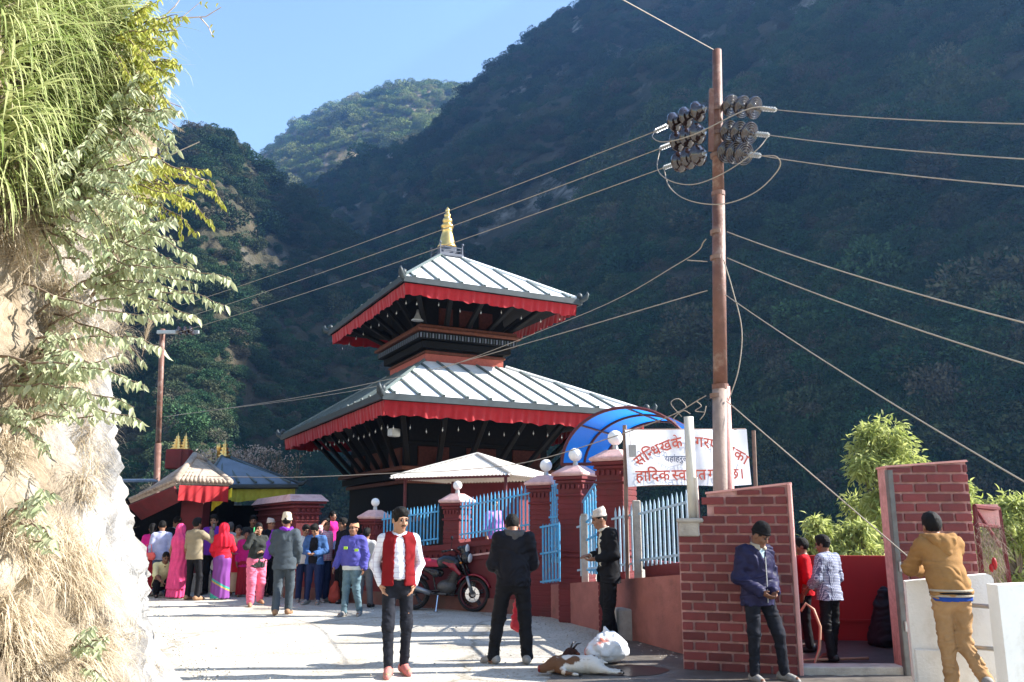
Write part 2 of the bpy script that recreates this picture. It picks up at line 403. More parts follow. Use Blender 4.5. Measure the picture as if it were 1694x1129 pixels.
def forest(name, pts, scl, material, seed, parts=4):
    me = bpy.data.meshes.new(name); me.from_pydata(pts.tolist(), [], []); me.update()
    a = me.attributes.new('sc', 'FLOAT_VECTOR', 'POINT'); rg = np.random.default_rng(seed)
    s3 = np.stack([scl * rg.uniform(.85, 1.2, len(pts)), scl * rg.uniform(.85, 1.2, len(pts)), scl * rg.uniform(.7, 1.25, len(pts))], -1)
    a.data.foreach_set('vector', s3.ravel())
    ro = me.attributes.new('ro', 'FLOAT_VECTOR', 'POINT'); ro.data.foreach_set('vector', np.stack([rg.normal(0, .12, len(pts)), rg.normal(0, .12, len(pts)), rg.uniform(0, 6.28, len(pts))], -1).ravel())
    ix = me.attributes.new('ix', 'INT', 'POINT'); ix.data.foreach_set('value', rg.integers(0, parts, len(pts)).astype(np.int32))
    o = bpy.data.objects.new(name, me); COL.objects.link(o)
    ng = bpy.data.node_groups.new(name + '_nodes', 'GeometryNodeTree')
    ng.interface.new_socket('Geometry', in_out='INPUT', socket_type='NodeSocketGeometry'); ng.interface.new_socket('Geometry', in_out='OUTPUT', socket_type='NodeSocketGeometry')
    N, L = ng.nodes, ng.links; gi = N.new('NodeGroupInput'); go = N.new('NodeGroupOutput'); jn = N.new('GeometryNodeJoinGeometry')
    def attr(n, t):
        k = N.new('GeometryNodeInputNamedAttribute'); k.data_type = t; k.inputs['Name'].default_value = n; return k.outputs['Attribute']
    for k in range(parts):
        src = bpy.data.objects.new('%s_crown' % name, crown_mesh('%s_crown' % name, seed * 10 + k)); src.data.materials.append(material)
        oi = N.new('GeometryNodeObjectInfo'); oi.inputs['Object'].default_value = src; oi.inputs['As Instance'].default_value = True
        ip = N.new('GeometryNodeInstanceOnPoints'); cmp = N.new('FunctionNodeCompare'); cmp.data_type = 'INT'; cmp.operation = 'EQUAL'
        L.new(attr('ix', 'INT'), cmp.inputs[2]); cmp.inputs[3].default_value = k
        L.new(gi.outputs[0], ip.inputs['Points']); L.new(cmp.outputs[0], ip.inputs['Selection']); L.new(oi.outputs['Geometry'], ip.inputs['Instance'])
        e2r = N.new('FunctionNodeEulerToRotation'); L.new(attr('ro', 'FLOAT_VECTOR'), e2r.inputs[0]); L.new(e2r.outputs[0], ip.inputs['Rotation'])
        L.new(attr('sc', 'FLOAT_VECTOR'), ip.inputs['Scale']); L.new(ip.outputs[0], jn.inputs[0])
    L.new(jn.outputs[0], go.inputs[0])
    md = o.modifiers.new('trees', 'NODES'); md.node_group = ng
    return o
def scatter(k, n, seed, rmin, rmax, cut, front=1.02, a0=-99, a1=99, fexp=1.3):
    """tree points on a hill, denser where noise says wood, thinner on rock; even in view"""
    nm, X_, Y_, Z_, A_, R_, RR_ = LAND[k]; rg = np.random.default_rng(seed)
    u = rg.uniform(0, 1, n); i = ((X_.shape[0] - 1.001) * rg.uniform(0, 1, n)); j = (X_.shape[1] - 1.001) * rg.uniform(0, 1, n)
    i0, j0 = i.astype(int), j.astype(int); fi, fj = i - i0, j - j0
    def g(M): return (M[i0, j0] * (1 - fi) + M[i0 + 1, j0] * fi) * (1 - fj) + (M[i0, j0 + 1] * (1 - fi) + M[i0 + 1, j0 + 1] * fi) * fj
    p = np.stack([g(X_), g(Y_), g(Z_)], -1); r = g(R_); rr = g(RR_); a = g(A_)
    dn = fbm(np.stack([p[:, 0], p[:, 1], p[:, 2]], -1) / 38, 3, seed)
    keep = (r < rr * front) & (r > rmin) & (r < rmax) & (dn > cut + rg.normal(0, .12, n)) & (a > R(a0)) & (a < R(a1)) & (p[:, 2] > -45)
    p = p[keep]; return p, r[keep]
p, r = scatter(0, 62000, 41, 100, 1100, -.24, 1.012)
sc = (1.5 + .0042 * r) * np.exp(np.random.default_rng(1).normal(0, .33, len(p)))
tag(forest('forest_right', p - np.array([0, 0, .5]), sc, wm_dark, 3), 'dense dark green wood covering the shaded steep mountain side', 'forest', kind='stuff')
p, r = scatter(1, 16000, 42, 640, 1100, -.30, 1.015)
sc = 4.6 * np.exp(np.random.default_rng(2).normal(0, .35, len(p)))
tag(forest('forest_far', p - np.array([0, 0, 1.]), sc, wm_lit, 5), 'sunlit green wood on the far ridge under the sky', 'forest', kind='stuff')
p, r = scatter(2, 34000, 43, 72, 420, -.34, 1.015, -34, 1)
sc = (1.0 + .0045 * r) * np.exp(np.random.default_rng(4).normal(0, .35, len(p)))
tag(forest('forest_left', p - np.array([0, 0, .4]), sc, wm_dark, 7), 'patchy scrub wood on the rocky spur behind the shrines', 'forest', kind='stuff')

# the air
hz = MB().box((0, 620, 236), (2800, 1540, 594))
m_hz = bpy.data.materials.new('haze'); m_hz.use_nodes = True
_n = m_hz.node_tree.nodes; _n.remove(_n['Principled BSDF']); _v = _n.new('ShaderNodeVolumePrincipled')
_v.inputs['Density'].default_value = .00024; _v.inputs['Color'].default_value = (.22, .48, 1.0, 1); _v.inputs['Anisotropy'].default_value = .4
m_hz.node_tree.links.new(_v.outputs[0], _n['Material Output'].inputs['Volume'])
HAZE = hz.build('haze', m_hz); tag(HAZE, 'thin bluish valley haze in front of the mountains', 'haze', kind='stuff')
# ---------------------------------------------------------------- the two-tier pagoda and the shrines
m_white = mat('white_roof_paint', (.80, .80, .78), .45, .05, 3, .08, 30, dirt=(.60, .59, .56), dscale=1.5)
m_slate = mat('dark_roof_edge', (.035, .045, .05), .5, .2, 5)
m_rib = mat('grey_green_batten', (.10, .125, .12), .5, .2, 5)
m_red_cloth = mat('red_cloth', (.31, .006, .011), .75, .12, 9, .2, 60, sheen=.2)
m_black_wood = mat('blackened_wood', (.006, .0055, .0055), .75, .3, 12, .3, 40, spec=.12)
m_brown_wood = mat('brown_carved_wood', (.10, .034, .02), .7, .3, 10, .3, 50, spec=.15)
m_temple_brick = mat('temple_brick', (.34, .085, .06), .8, .18, 14, .3, 60)
m_lattice = mat('dark_carved_lattice', (.055, .016, .011), .75, .3, 14, .4, 60, spec=.12)
m_dent = mat('blue_grey_dentil', (.10, .11, .14), .6, .2, 8)
m_gold = mat('gilded_brass', (.72, .48, .17), .32, .12, 8, metal=.9)
m_steel = mat('dull_steel', (.42, .43, .43), .45, .15, 8, metal=.5)
m_bell = mat('pale_brass_bell', (.62, .58, .50), .35, .1, 8, metal=.4)
m_red_wall = mat('red_wall_paint', (.135, .021, .024), .75, .12, 5, .25, 50, dirt=(.085, .026, .026), dscale=1.6)
m_pink_cap = mat('weathered_pink_cap', (.62, .40, .38), .8, .12, 10, .3, 50, dirt=(.45, .22, .20), dscale=4)
m_globe = mat('white_globe_glass', (.80, .80, .79), .25, .03, 3)
m_blue = mat('sky_blue_paint', (.07, .33, .60), .45, .14, 14, .05, 60, dirt=(.25, .30, .33), dscale=9)
m_palblue = mat('sunbleached_blue_paint', (.36, .50, .62), .5, .14, 14, .05, 60, dirt=(.42, .42, .42), dscale=9)
m_conc = mat('bare_concrete', (.40, .365, .32), .9, .15, 8, .4, 60, dirt=(.26, .23, .20), dscale=3)

TC, TR = Vector((-2.0, 25.1, 0)), 0.4676
temple = thing('pagoda_temple', 'two-tiered pagoda temple with white metal roofs and red cloth valances', 'temple', TC, TR)
def box_part(name, c, size, m, parent, bevel=0.0):
    b = MB(); (b.bbox(c, size, bevel) if bevel else b.box(c, size)); return b.build(name, m, parent)
def pagoda_roof(parent, a, b, ze, ta, tb, zt, ribs_f, ribs_s, valance=.46, th=.13):
    """hipped roof tier: white sheets on each face, dark fascia, battens, hip caps with turned-up tips, cloth valance"""
    E = [Vector((-a, -b, ze)), Vector((a, -b, ze)), Vector((a, b, ze)), Vector((-a, b, ze))]
    T = [Vector((-ta, -tb, zt)), Vector((ta, -tb, zt)), Vector((ta, tb, zt)), Vector((-ta, tb, zt))]
    roof = MB()
    for k in range(4):
        j = (k + 1) % 4; roof.add([E[k], E[j], T[j], T[k]], [(0, 1, 2, 3)])
    for k in range(4):
        j = (k + 1) % 4; d = Vector((0, 0, -th)); roof.mat(1).add([E[k] + d, E[j] + d, T[j] + d, T[k] + d], [(3, 2, 1, 0)])
    ro = roof.build('roof', [m_white, m_black_wood], parent)
    for k in range(4):                                                 # fascia boards, butted at the corners
        j = (k + 1) % 4; p0, p1 = E[k], E[j]; t = (p1 - p0).normalized(); n = Vector((t.y, -t.x, 0))
        M = frame((p0 + p1) / 2 + n * .03 - Vector((0, 0, th / 2 - .01)), t, n)
        MB().box((0, 0, 0), ((p1 - p0).length + (.055 if k % 2 else -.005), .05, th + .02), M).build('fascia', m_slate, ro)
    for k in range(4):
        j = (k + 1) % 4; nr = ribs_f if k % 2 == 0 else ribs_s
        L = (E[j] - E[k]).length
        for i in range(nr):
            f = (i + .5) / nr; base = E[k].lerp(E[j], f)
            # walk straight up the slope until the hip or the top edge
            fx = (f * 2 - 1) * L / 2; tl = (T[j] - T[k]).length / 2
            q = 1.0 if abs(fx) <= tl else (L / 2 - abs(fx)) / (L / 2 - tl)
            up = (T[k] + T[j]) / 2 - (E[k] + E[j]) / 2; top = base + up * min(1, q * .985)
            s = (E[j] - E[k]).normalized(); n = s.cross(up).normalized()
            lo = base + up.normalized() * .03
            if (top - lo).length < .12: continue
            M = frame((lo + top) / 2 + n * .022, (top - lo).normalized(), s)
            rb = MB().box((0, 0, 0), ((top - lo).length, .055, .05), M).tube([lo + n * .0 - up.normalized() * .0 - n * .01, lo + n * .075], .035, 8)
            rb.build('batten', m_rib, ro)
    for k in range(4):                                                 # hip caps and tips
        hv = T[k] - E[k]; d = hv.normalized()
        pts = [E[k] - d * .02 + Vector((0, 0, .03)), E[k].lerp(T[k], .5) + Vector((0, 0, .04)), T[k] + Vector((0, 0, .03))]
        MB().tube(pts, .045, 6).build('hip_cap', m_white if k in (1, 2) else m_rib, ro)
        o = Vector((E[k].x, E[k].y, 0)).normalized()
        tip = [E[k] + Vector((0, 0, .02)) - o * .25, E[k] + o * .05 + Vector((0, 0, .0)), E[k] + o * .17 + Vector((0, 0, .05)), E[k] + o * .23 + Vector((0, 0, .15)), E[k] + o * .21 + Vector((0, 0, .22))]
        MB().tube(tip, [.05, .085, .08, .05, .015], 8).build('roof_tip', m_slate, ro, smooth=True)
        MB().sphere(E[k] + Vector((0, 0, .12)) - o * .02, (.085, .085, .10), 10, 6).build('corner_boss', m_slate, ro, smooth=True)
    # valance: pleated cloth hung from a rail just inside the fascia
    ins = .07
    for k in range(4):
        j = (k + 1) % 4; s = (E[j] - E[k]).normalized(); n = Vector((s.y, -s.x, 0))
        p0 = E[k] - n * ins + s * (ins + .01); L = (E[j] - E[k]).length - 2 * ins - .02
        N = int(L * 26); rows = 6; V = []
        rg = np.random.default_rng(k + int(a * 10)); ph = rg.uniform(0, 6.28, 4)
        for r_ in range(rows + 1):
            fz = r_ / rows
            for i in range(N + 1):
                x = L * i / N
                pl = (math.sin(x * 26 + ph[0] + .8 * math.sin(x * 3.1)) * .5 + math.sin(x * 43 + ph[1]) * .3 + .6 * math.sin(x * 5.3 + ph[3])) * (.012 + .03 * fz)
                sag = .05 * abs(math.sin(x * 3.3 + ph[2])) * fz + .015 * math.sin(x * 17) * fz
                p = p0 + s * x + n * (pl - .05 * fz) + Vector((0, 0, -th + .0 - (valance - sag) * fz))
                V.append(p)
        i0 = np.arange(rows)[:, None] * (N + 1) + np.arange(N)[None]
        Fq = np.stack([i0, i0 + N + 1, i0 + N + 2, i0 + 1], -1).reshape(-1, 4)
        npmesh('cloth_valance', V, Fq, m_red_cloth, parent, smooth=True)
    return ro
pagoda_roof(temple, 3.60, 5.13, 4.40, 1.26, 1.56, 5.96, 12, 17, .36)
pagoda_roof(temple, 2.61, 3.50, 7.68, .30, .30, 9.50, 8, 11, .33)
# body: lower storey, struts, ledges
box_part('lower_storey', (0, 0, 2.55), (4.0, 5.2, 4.2), m_black_wood, temple)
box_part('brick_band', (0, 0, 5.92), (2.4, 3.0, .7), m_temple_brick, temple)
box_part('upper_storey', (0, 0, 7.1), (2.38, 2.98, 1.7), m_black_wood, temple)
for z, ex, h, m in ((6.22, .05, .07, m_brown_wood), (6.42, .16, .20, m_black_wood), (6.64, .30, .20, m_black_wood), (6.79, .40, .08, m_brown_wood), (6.90, .30, .09, m_brown_wood),
                    (2.62, .10, .10, m_brown_wood), (2.78, .20, .18, m_black_wood), (2.94, .30, .10, m_brown_wood), (3.60, .04, .10, m_black_wood)):
    w_, d_ = (2.4, 3.0) if z > 5 else (4.0, 5.2)
    box_part('ledge', (0, 0, z), (w_ + 2 * ex, d_ + 2 * ex, h), m, temple, .015)
dent = MB(); 
for k in range(34):
    box_part('dentil', (-1.46 + k * .0885, -1.815, 6.63), (.04, .03, .13), m_slate if k % 2 else m_dent, temple)
for k in range(40):
    box_part('dentil', (-1.515, -1.72 + k * .088, 6.63), (.03, .04, .13), m_slate if k % 2 else m_dent, temple)
for x, z in ((-1.35, 3.25), (.0, 3.25), (1.35, 3.25)):
    box_part('lattice_window', (x, -2.62, z), (.85, .07, .52), m_lattice, temple, .01)
for x in (-.62, .0, .62):
    box_part('lattice_window', (x, -1.515, 7.28), (.42, .05, .48), m_lattice, temple, .01)
for y in (-1.6, 0, 1.6):
    box_part('lattice_window', (-2.02, y, 3.25), (.07, .95, .52), m_brown_wood, temple, .01)
def struts(hx, hy, z0, ex, ey, z1, nf, ns):
    for k in range(nf):
        x0 = -hx + 2 * hx * k / (nf - 1); x1 = x0 * (ex / hx) * .94
        for sg in (-1, 1):
            p, q = Vector((x0, sg * hy, z0)), Vector((x1, sg * ey, z1)); M = frame((p + q) / 2, (q - p).normalized(), (1, 0, 0))
            MB().bbox((0, 0, 0), ((q - p).length, .14, .11), .02, M).build('roof_strut', m_black_wood, temple)
    for k in range(1, ns - 1):
        y0 = -hy + 2 * hy * k / (ns - 1); y1 = y0 * (ey / hy) * .94
        for sg in (-1, 1):
            p, q = Vector((sg * hx, y0, z0)), Vector((sg * ex, y1, z1)); M = frame((p + q) / 2, (q - p).normalized(), (0, 1, 0))
            MB().bbox((0, 0, 0), ((q - p).length, .14, .11), .02, M).build('roof_strut', m_black_wood, temple)
struts(2.05, 2.65, 2.98, 3.1, 4.45, 4.42, 6, 8)
struts(1.24, 1.54, 6.92, 2.2, 2.95, 7.72, 5, 6)
# wind bells under both eaves
bell = MB().lathe([(.005, .10), (.018, .095), (.03, .06), (.034, .02), (.045, -.02), (.0, -.02)], 8).tube([(0, 0, .09), (0, 0, .20)], .006, 5).tube([(0, 0, -.02), (0, 0, -.09)], .012, 5)
bme = bell.mesh('bell'); bme.materials.append(m_bell); bme.polygons.foreach_set('use_smooth', [True] * len(bme.polygons))
def hang(x, y, z):
    o = bpy.data.objects.new('wind_bell', bme); COL.objects.link(o); o.parent = temple; o.location = (x, y, z); o.scale = (.38,) * 3; o.rotation_euler = (random.uniform(-.1, .1), random.uniform(-.1, .1), random.uniform(0, 6))
for (a, b, z, n1, n2) in ((3.40, 4.93, 3.70, 17, 22), (2.42, 3.32, 7.08, 8, 9)):
    for k in range(n1):
        hang(-a + 2 * a * (k + .5) / n1, -b + .12, z + random.uniform(-.07, .07))
    for k in range(n2):
        hang(-a + .1, -b + 2 * b * (k + .5) / n2, z + random.uniform(-.07, .07))
# horn loudspeakers / lamp boxes under the eaves
hs = MB().lathe([(.03, 0), (.05, .12), (.10, .24), (.17, .30), (.16, .31), (.02, .2)], 16, frame((-1.62, -1.95, 7.28), (1, .3, 0), (.2, 0, 1)) @ Matrix.Rotation(R(90), 4, 'X'))
hs.build('horn_speaker', m_steel, temple, smooth=True)
MB().bbox((-2.75, -3.55, 3.72), (.26, .2, .2), .02, rz=.4).build('flood_lamp', m_steel, temple)
# finial
fin = MB().bbox((0, 0, 9.54), (.80, .80, .10), .02).bbox((0, 0, 9.74), (.46, .46, .30), .03)
for sx in (-1, 1):
    for sy in (-1, 1):
        fin.tube([(sx * .36, sy * .36, 9.58), (sx * .36, sy * .36, 9.86)], [.03, .02], 6)
        fin.sphere((sx * .37, sy * .37, 9.90), .04, 8, 5)
    fin.tube([(sx * .36, -.36, 9.78), (sx * .36, .36, 9.78)], .016, 6).tube([(-.36, sx * .36, 9.78), (.36, sx * .36, 9.78)], .016, 6)
    fin.tube([(sx * .36, -.36, 9.68), (sx * .36, .36, 9.68)], .012, 6).tube([(-.36, sx * .36, 9.68), (.36, sx * .36, 9.68)], .012, 6)
fin.build('finial_base', m_dent, temple)
MB().lathe([(.30, 9.86), (.285, 9.92), (.25, 9.96), (.225, 10.10), (.19, 10.26), (.15, 10.40), (.165, 10.42), (.165, 10.45), (.12, 10.47), (.19, 10.52), (.20, 10.57), (.16, 10.62), (.10, 10.64), (.14, 10.69), (.155, 10.75), (.12, 10.82), (.075, 10.85), (.105, 10.89), (.10, 10.94), (.06, 10.98), (.05, 11.02), (.07, 11.06), (.055, 11.12), (.01, 11.20)], 24).build('finial', m_gold, temple, smooth=True)

# ---- small tiled shrine and grey-roofed shrine to the left
m_tile = mat('weathered_roof_tile', (.36, .29, .23), .85, .18, 12, .3, 60, dirt=(.22, .16, .12), dscale=5)
m_yellow_cloth = mat('yellow_cloth', (.62, .50, .03), .75, .12, 9, .1, 50)
m_olive_cloth = mat('olive_yellow_cloth', (.40, .38, .05), .75, .12, 9, .1, 50)
m_greyroof = mat('blue_grey_roof_sheet', (.15, .19, .24), .5, .15, 4, .1, 30)
def drape(name, p0, p1, h, m, parent, out=Vector((0, -1, 0)), seed=1, world=True):
    p0, p1 = Vector(p0), Vector(p1); L = (p1 - p0).length; N = max(8, int(L * 34)); rows = 5; V = []
    for r_ in range(rows + 1):
        fz = r_ / rows
        for i in range(N + 1):
            f = i / N; x = L * f
            pl = (math.sin(x * 31 + seed) + .7 * math.sin(x * 17 + 2 * seed)) * (.008 + .022 * fz)
            V.append(p0.lerp(p1, f) + out * pl + Vector((0, 0, -(h - .05 * abs(math.sin(x * 4 + seed))) * fz)))
    i0 = np.arange(rows)[:, None] * (N + 1) + np.arange(N)[None]
    return npmesh(name, V, np.stack([i0, i0 + N + 1, i0 + N + 2, i0 + 1], -1).reshape(-1, 4), m, parent, world, True)
def quadpart(name, pts, m, parent, th=.06, world=True):
    """slab with its top face through four points"""
    pts = [Vector(p) for p in pts]; n = (pts[1] - pts[0]).cross(pts[-1] - pts[0]).normalized()
    if n.z < 0: n = -n; pts = pts[::-1]
    k = len(pts)
    return MB().add(pts + [p - n * th for p in pts], [tuple(range(k)), tuple(range(2 * k - 1, k - 1, -1))] + [(i, k + i, k + (i + 1) % k, (i + 1) % k) for i in range(k)]).build(name, m, parent, world)
sN, sRt, sL = at(290, 797, 20.2), at(381, 800, 20.9), at(214, 829, 21.0)
sA, sB = at(322, 757, 21.3), at(340, 768, 22.6)
sRb, sLb = sRt + Vector((-.9, 2.6, 0)), sL + Vector((-.7, 3.0, 0))
shrine = thing('tiled_shrine', 'small red shrine with a brown tiled roof and scarlet curtain', 'shrine', (sN.x, sN.y, 0))
quadpart('roof_slope', [sN, sRt, sB, sA], m_tile, shrine, .07)
quadpart('roof_slope', [sL, sN, sA, sA + (sLb - sL) * .6], m_tile, shrine, .07)
quadpart('roof_slope', [sRt, sRb, sB], m_tile, shrine, .06)
# rows of half-round tiles down both visible slopes
tl = MB(); ntile = 13
for i in range(ntile):
    f = (i + .5) / ntile; lo = sN.lerp(sRt, f); hi = sA.lerp(sB, f); n = (sRt - sN).cross(sA - sN).normalized(); n = n if n.z > 0 else -n
    for q in range(7):
        a_, b_ = lo.lerp(hi, q / 7), lo.lerp(hi, (q + 1.12) / 7)
        tl.tube([a_ + n * .032, b_ + n * .016], [.052, .044], 6)
for i in range(20):
    f = (i + .5) / 20; lo = sL.lerp(sN, f); hi = (sA + (sLb - sL) * .6).lerp(sA, f); n = (sN - sL).cross(sA - sL).normalized(); n = n if n.z > 0 else -n
    for q in range(8):
        a_, b_ = lo.lerp(hi, q / 8), lo.lerp(hi, (q + 1.12) / 8); tl.tube([a_ + n * .03, b_ + n * .016], [.05, .042], 5)
tag(tl.build('roof_tiles', m_tile, shrine, True, True), kind='stuff')
MB().tube([sN + Vector((0, 0, .03)), sA + Vector((0, 0, .06))], .075, 8).tube([sA + Vector((0, 0, .06)), sB + Vector((0, 0, .05))], .085, 8).tube([sRt + Vector((0, 0, .03)), sB + Vector((0, 0, .05))], .08, 8).build('ridge_tiles', m_tile, shrine, True, True)
quadpart('eave_board', [sL + Vector((0, 0, -.09)), sN + Vector((0, 0, -.09)), sN + Vector((.1, .2, -.42)), sL + Vector((.25, .25, -.42))], m_red_wall, shrine, .05)
drape('curtain', sN + Vector((.1, .02, -.08)), sRt + Vector((-.04, .02, -.08)), .40, m_red_cloth, shrine)
drape('yellow_curtain', sRt + Vector((-.50, .25, -.40)), sRt + Vector((.02, .1, -.10)), .26, m_yellow_cloth, shrine, seed=3)
w0, w1 = at(300, 822, 20.9), at(343, 822, 21.2)
MB().box(((w0.x + w1.x) / 2, 21.2, 1.1), (w1.x - w0.x, .5, 2.2)).build('front_wall', m_red_wall, shrine, True)
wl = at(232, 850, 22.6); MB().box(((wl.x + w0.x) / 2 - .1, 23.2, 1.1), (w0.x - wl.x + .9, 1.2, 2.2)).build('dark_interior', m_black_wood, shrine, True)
for k, (px, s) in enumerate(((291, 1.0), (304, .8))):
    p = at(px, 768, 22.4)
    MB().bbox((p.x, p.y, p.z + .12), (.42 * s, .42 * s, .5), .02).build('finial_pedestal', m_red_wall, shrine, True)
    MB().lathe([(.15 * s, .36), (.18 * s, .40), (.10 * s, .44), (.15 * s, .48), (.08 * s, .52), (.12 * s, .56), (.06 * s, .60), (.09 * s, .63), (.04 * s, .67), (.06 * s, .70), (.02, .74), (.005, .82)], 14, Matrix.Translation(p)).build('gilt_finial', m_gold, shrine, True, True)
gA, gN_, gR, gB = at(366, 756, 24.6), at(322, 802, 23.2), at(494, 801, 24.0), at(376, 757, 25.4)
shr2 = thing('grey_roofed_shrine', 'dark shrine with blue grey sheet roof and olive yellow curtain', 'shrine', (gN_.x, gN_.y, 0))
quadpart('roof_slope', [gN_, gR, gB, gA], m_greyroof, shr2, .06)
quadpart('roof_slope', [gN_, gA, gN_ + Vector((-.6, 3, 0))], m_greyroof, shr2, .06)
quadpart('roof_slope', [gR, gR + Vector((-.9, 2.6, 0)), gB], m_greyroof, shr2, .05)
for i in range(6):
    f = (i + .5) / 6; lo, hi = gN_.lerp(gR, f), gA.lerp(gB, f); MB().tube([lo + Vector((0, -.01, .05)), hi + Vector((0, -.01, .04))], .03, 6).build('batten', m_rib, shr2, True)
MB().tube([gR + Vector((0, 0, .02)), gB + Vector((0, 0, .03))], .05, 6).build('hip_cap', m_slate, shr2, True)
MB().tube([gR, gR + Vector((.12, 0, .01)), gR + Vector((.22, 0, .10))], [.07, .06, .02], 6).build('roof_tip', m_slate, shr2, True)
MB().tube([gN_ + Vector((0, -.03, -.06)), gR + Vector((0, -.03, -.06))], .07, 6).build('eave_board', m_slate, shr2, True)
drape('curtain', gN_.lerp(gR, .30) + Vector((0, .06, -.12)), gR + Vector((-.1, .06, -.12)), .36, m_olive_cloth, shr2, seed=5)
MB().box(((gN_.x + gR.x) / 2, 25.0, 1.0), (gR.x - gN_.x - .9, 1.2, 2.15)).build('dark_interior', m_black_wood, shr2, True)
p = at(371, 757, 25.0); MB().lathe([(.15, 0), (.18, .05), (.09, .10), (.15, .15), (.07, .20), (.12, .25), (.05, .31), (.08, .36), (.03, .42), (.01, .52)], 14, Matrix.Translation(p)).build('gilt_finial', m_gold, shr2, True, True)
p = at(361, 757, 25.0); MB().lathe([(.05, 0), (.05, .2), (.07, .24), (.07, .36), (.02, .42)], 10, Matrix.Translation(p)).build('gilt_lamp', m_gold, shr2, True, True)
# sheet roof of a shed at the far left
p0, p1 = at(205, 796, 24.5), at(262, 795, 25.5)
shed = thing('sheet_roof_shed', 'low dark shed with flat bluish metal roof behind tiled shrine', 'shed', (p0.x, p0.y, 0))
quadpart('roof_sheet', [p0 + Vector((-1.5, 0, 0)), p1, p1 + Vector((-1, 2, .15)), p0 + Vector((-2.5, 2, .15))], m_greyroof, shed, .05)
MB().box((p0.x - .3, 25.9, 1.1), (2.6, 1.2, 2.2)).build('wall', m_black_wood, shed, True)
# courtyard behind the red wall
cy = MB().prism([(-6.5, 20.8), (-4.6, 19.5), (.75, 15.75), (2.5, 12.3), (3.2, 13.0), (3.6, 33), (-12, 33), (-10.5, 21)], -.5, .42)
tag(cy.build('courtyard', m_conc), kind='structure')
# ---------------------------------------------------------------- red boundary wall, fences, gate, arch, low wall
WA, WB = Vector((-4.9, 19.2, 0)), Vector((.56, 15.4, 0))
WD = (WB - WA).normalized(); WN = Vector((WD.y, -WD.x, 0))          # towards the road
WANG = math.atan2(WD.y, WD.x)
def on_wall(px):
    """point of the wall line met by a photo column"""
    d = ray(px, HORIZ); A = np.array([[WD.x, -d.x], [WD.y, -d.y]]); t = np.linalg.solve(A, [-WA.x, -WA.y])[0]; return WA + WD * t
def ztop(px, py, P): return at(px, py, P.y).z
Pl, Pm, Pr = on_wall(605), on_wall(742), on_wall(899)
bwall = thing('red_boundary_wall', 'long red painted boundary wall with moulded course behind the motorcycle', 'wall', WA, WANG)
wall_len = (Pr - WA).length
zl, zm, zr = ztop(650, 909, on_wall(650)), ztop(742, 897, Pm), ztop(870, 880, on_wall(870))
def wtop(x):
    xs = [0, (Pl - WA).length, (Pm - WA).length, wall_len]; return float(np.interp(x, xs, [zl - .05, zl - .02, (zl + zm) / 2 + .03, zr]))
def wall_band(name, off, th, f0, f1, m):
    """band between heights f0(x), f1(x), its road face `off` proud of the wall line"""
    V = []; n = 24
    for i in range(n + 1):
        x = wall_len * i / n
        for y, z in ((-off, f0(x)), (-off, f1(x)), (th, f1(x)), (th, f0(x))): V.append((x, y, z))
    Fq = [(i * 4 + k, i * 4 + 4 + k, i * 4 + 4 + (k + 1) % 4, i * 4 + (k + 1) % 4) for i in range(n) for k in range(4)]
    Fq += [(0, 1, 2, 3), (n * 4 + 3, n * 4 + 2, n * 4 + 1, n * 4)]
    return npmesh(name, V, Fq, m, bwall)
m_plinth = mat('dirty_wall_foot', (.17, .075, .06), .85, .2, 5, .3, 40, dirt=(.12, .09, .07), dscale=3)
wall_band('wall_face', 0, .22, lambda x: .24, lambda x: wtop(x) - .10, m_red_wall)
wall_band('wall_foot', .05, .25, lambda x: -.15, lambda x: .242, m_plinth)
wall_band('coping', .05, .27, lambda x: wtop(x) - .10, lambda x: wtop(x), m_red_wall)
wall_band('moulding', .032, .1, lambda x: wtop(x) - .34, lambda x: wtop(x) - .27, m_red_wall)
wall_band('moulding', .045, .1, lambda x: wtop(x) - .267, lambda x: wtop(x) - .235, m_pink_cap)
for k in range(46):
    x = .1 + k * (wall_len - .2) / 45; box_part('dentil', (x, -.03, wtop(x) - .20), (.06, .04, .05), m_red_wall, bwall)

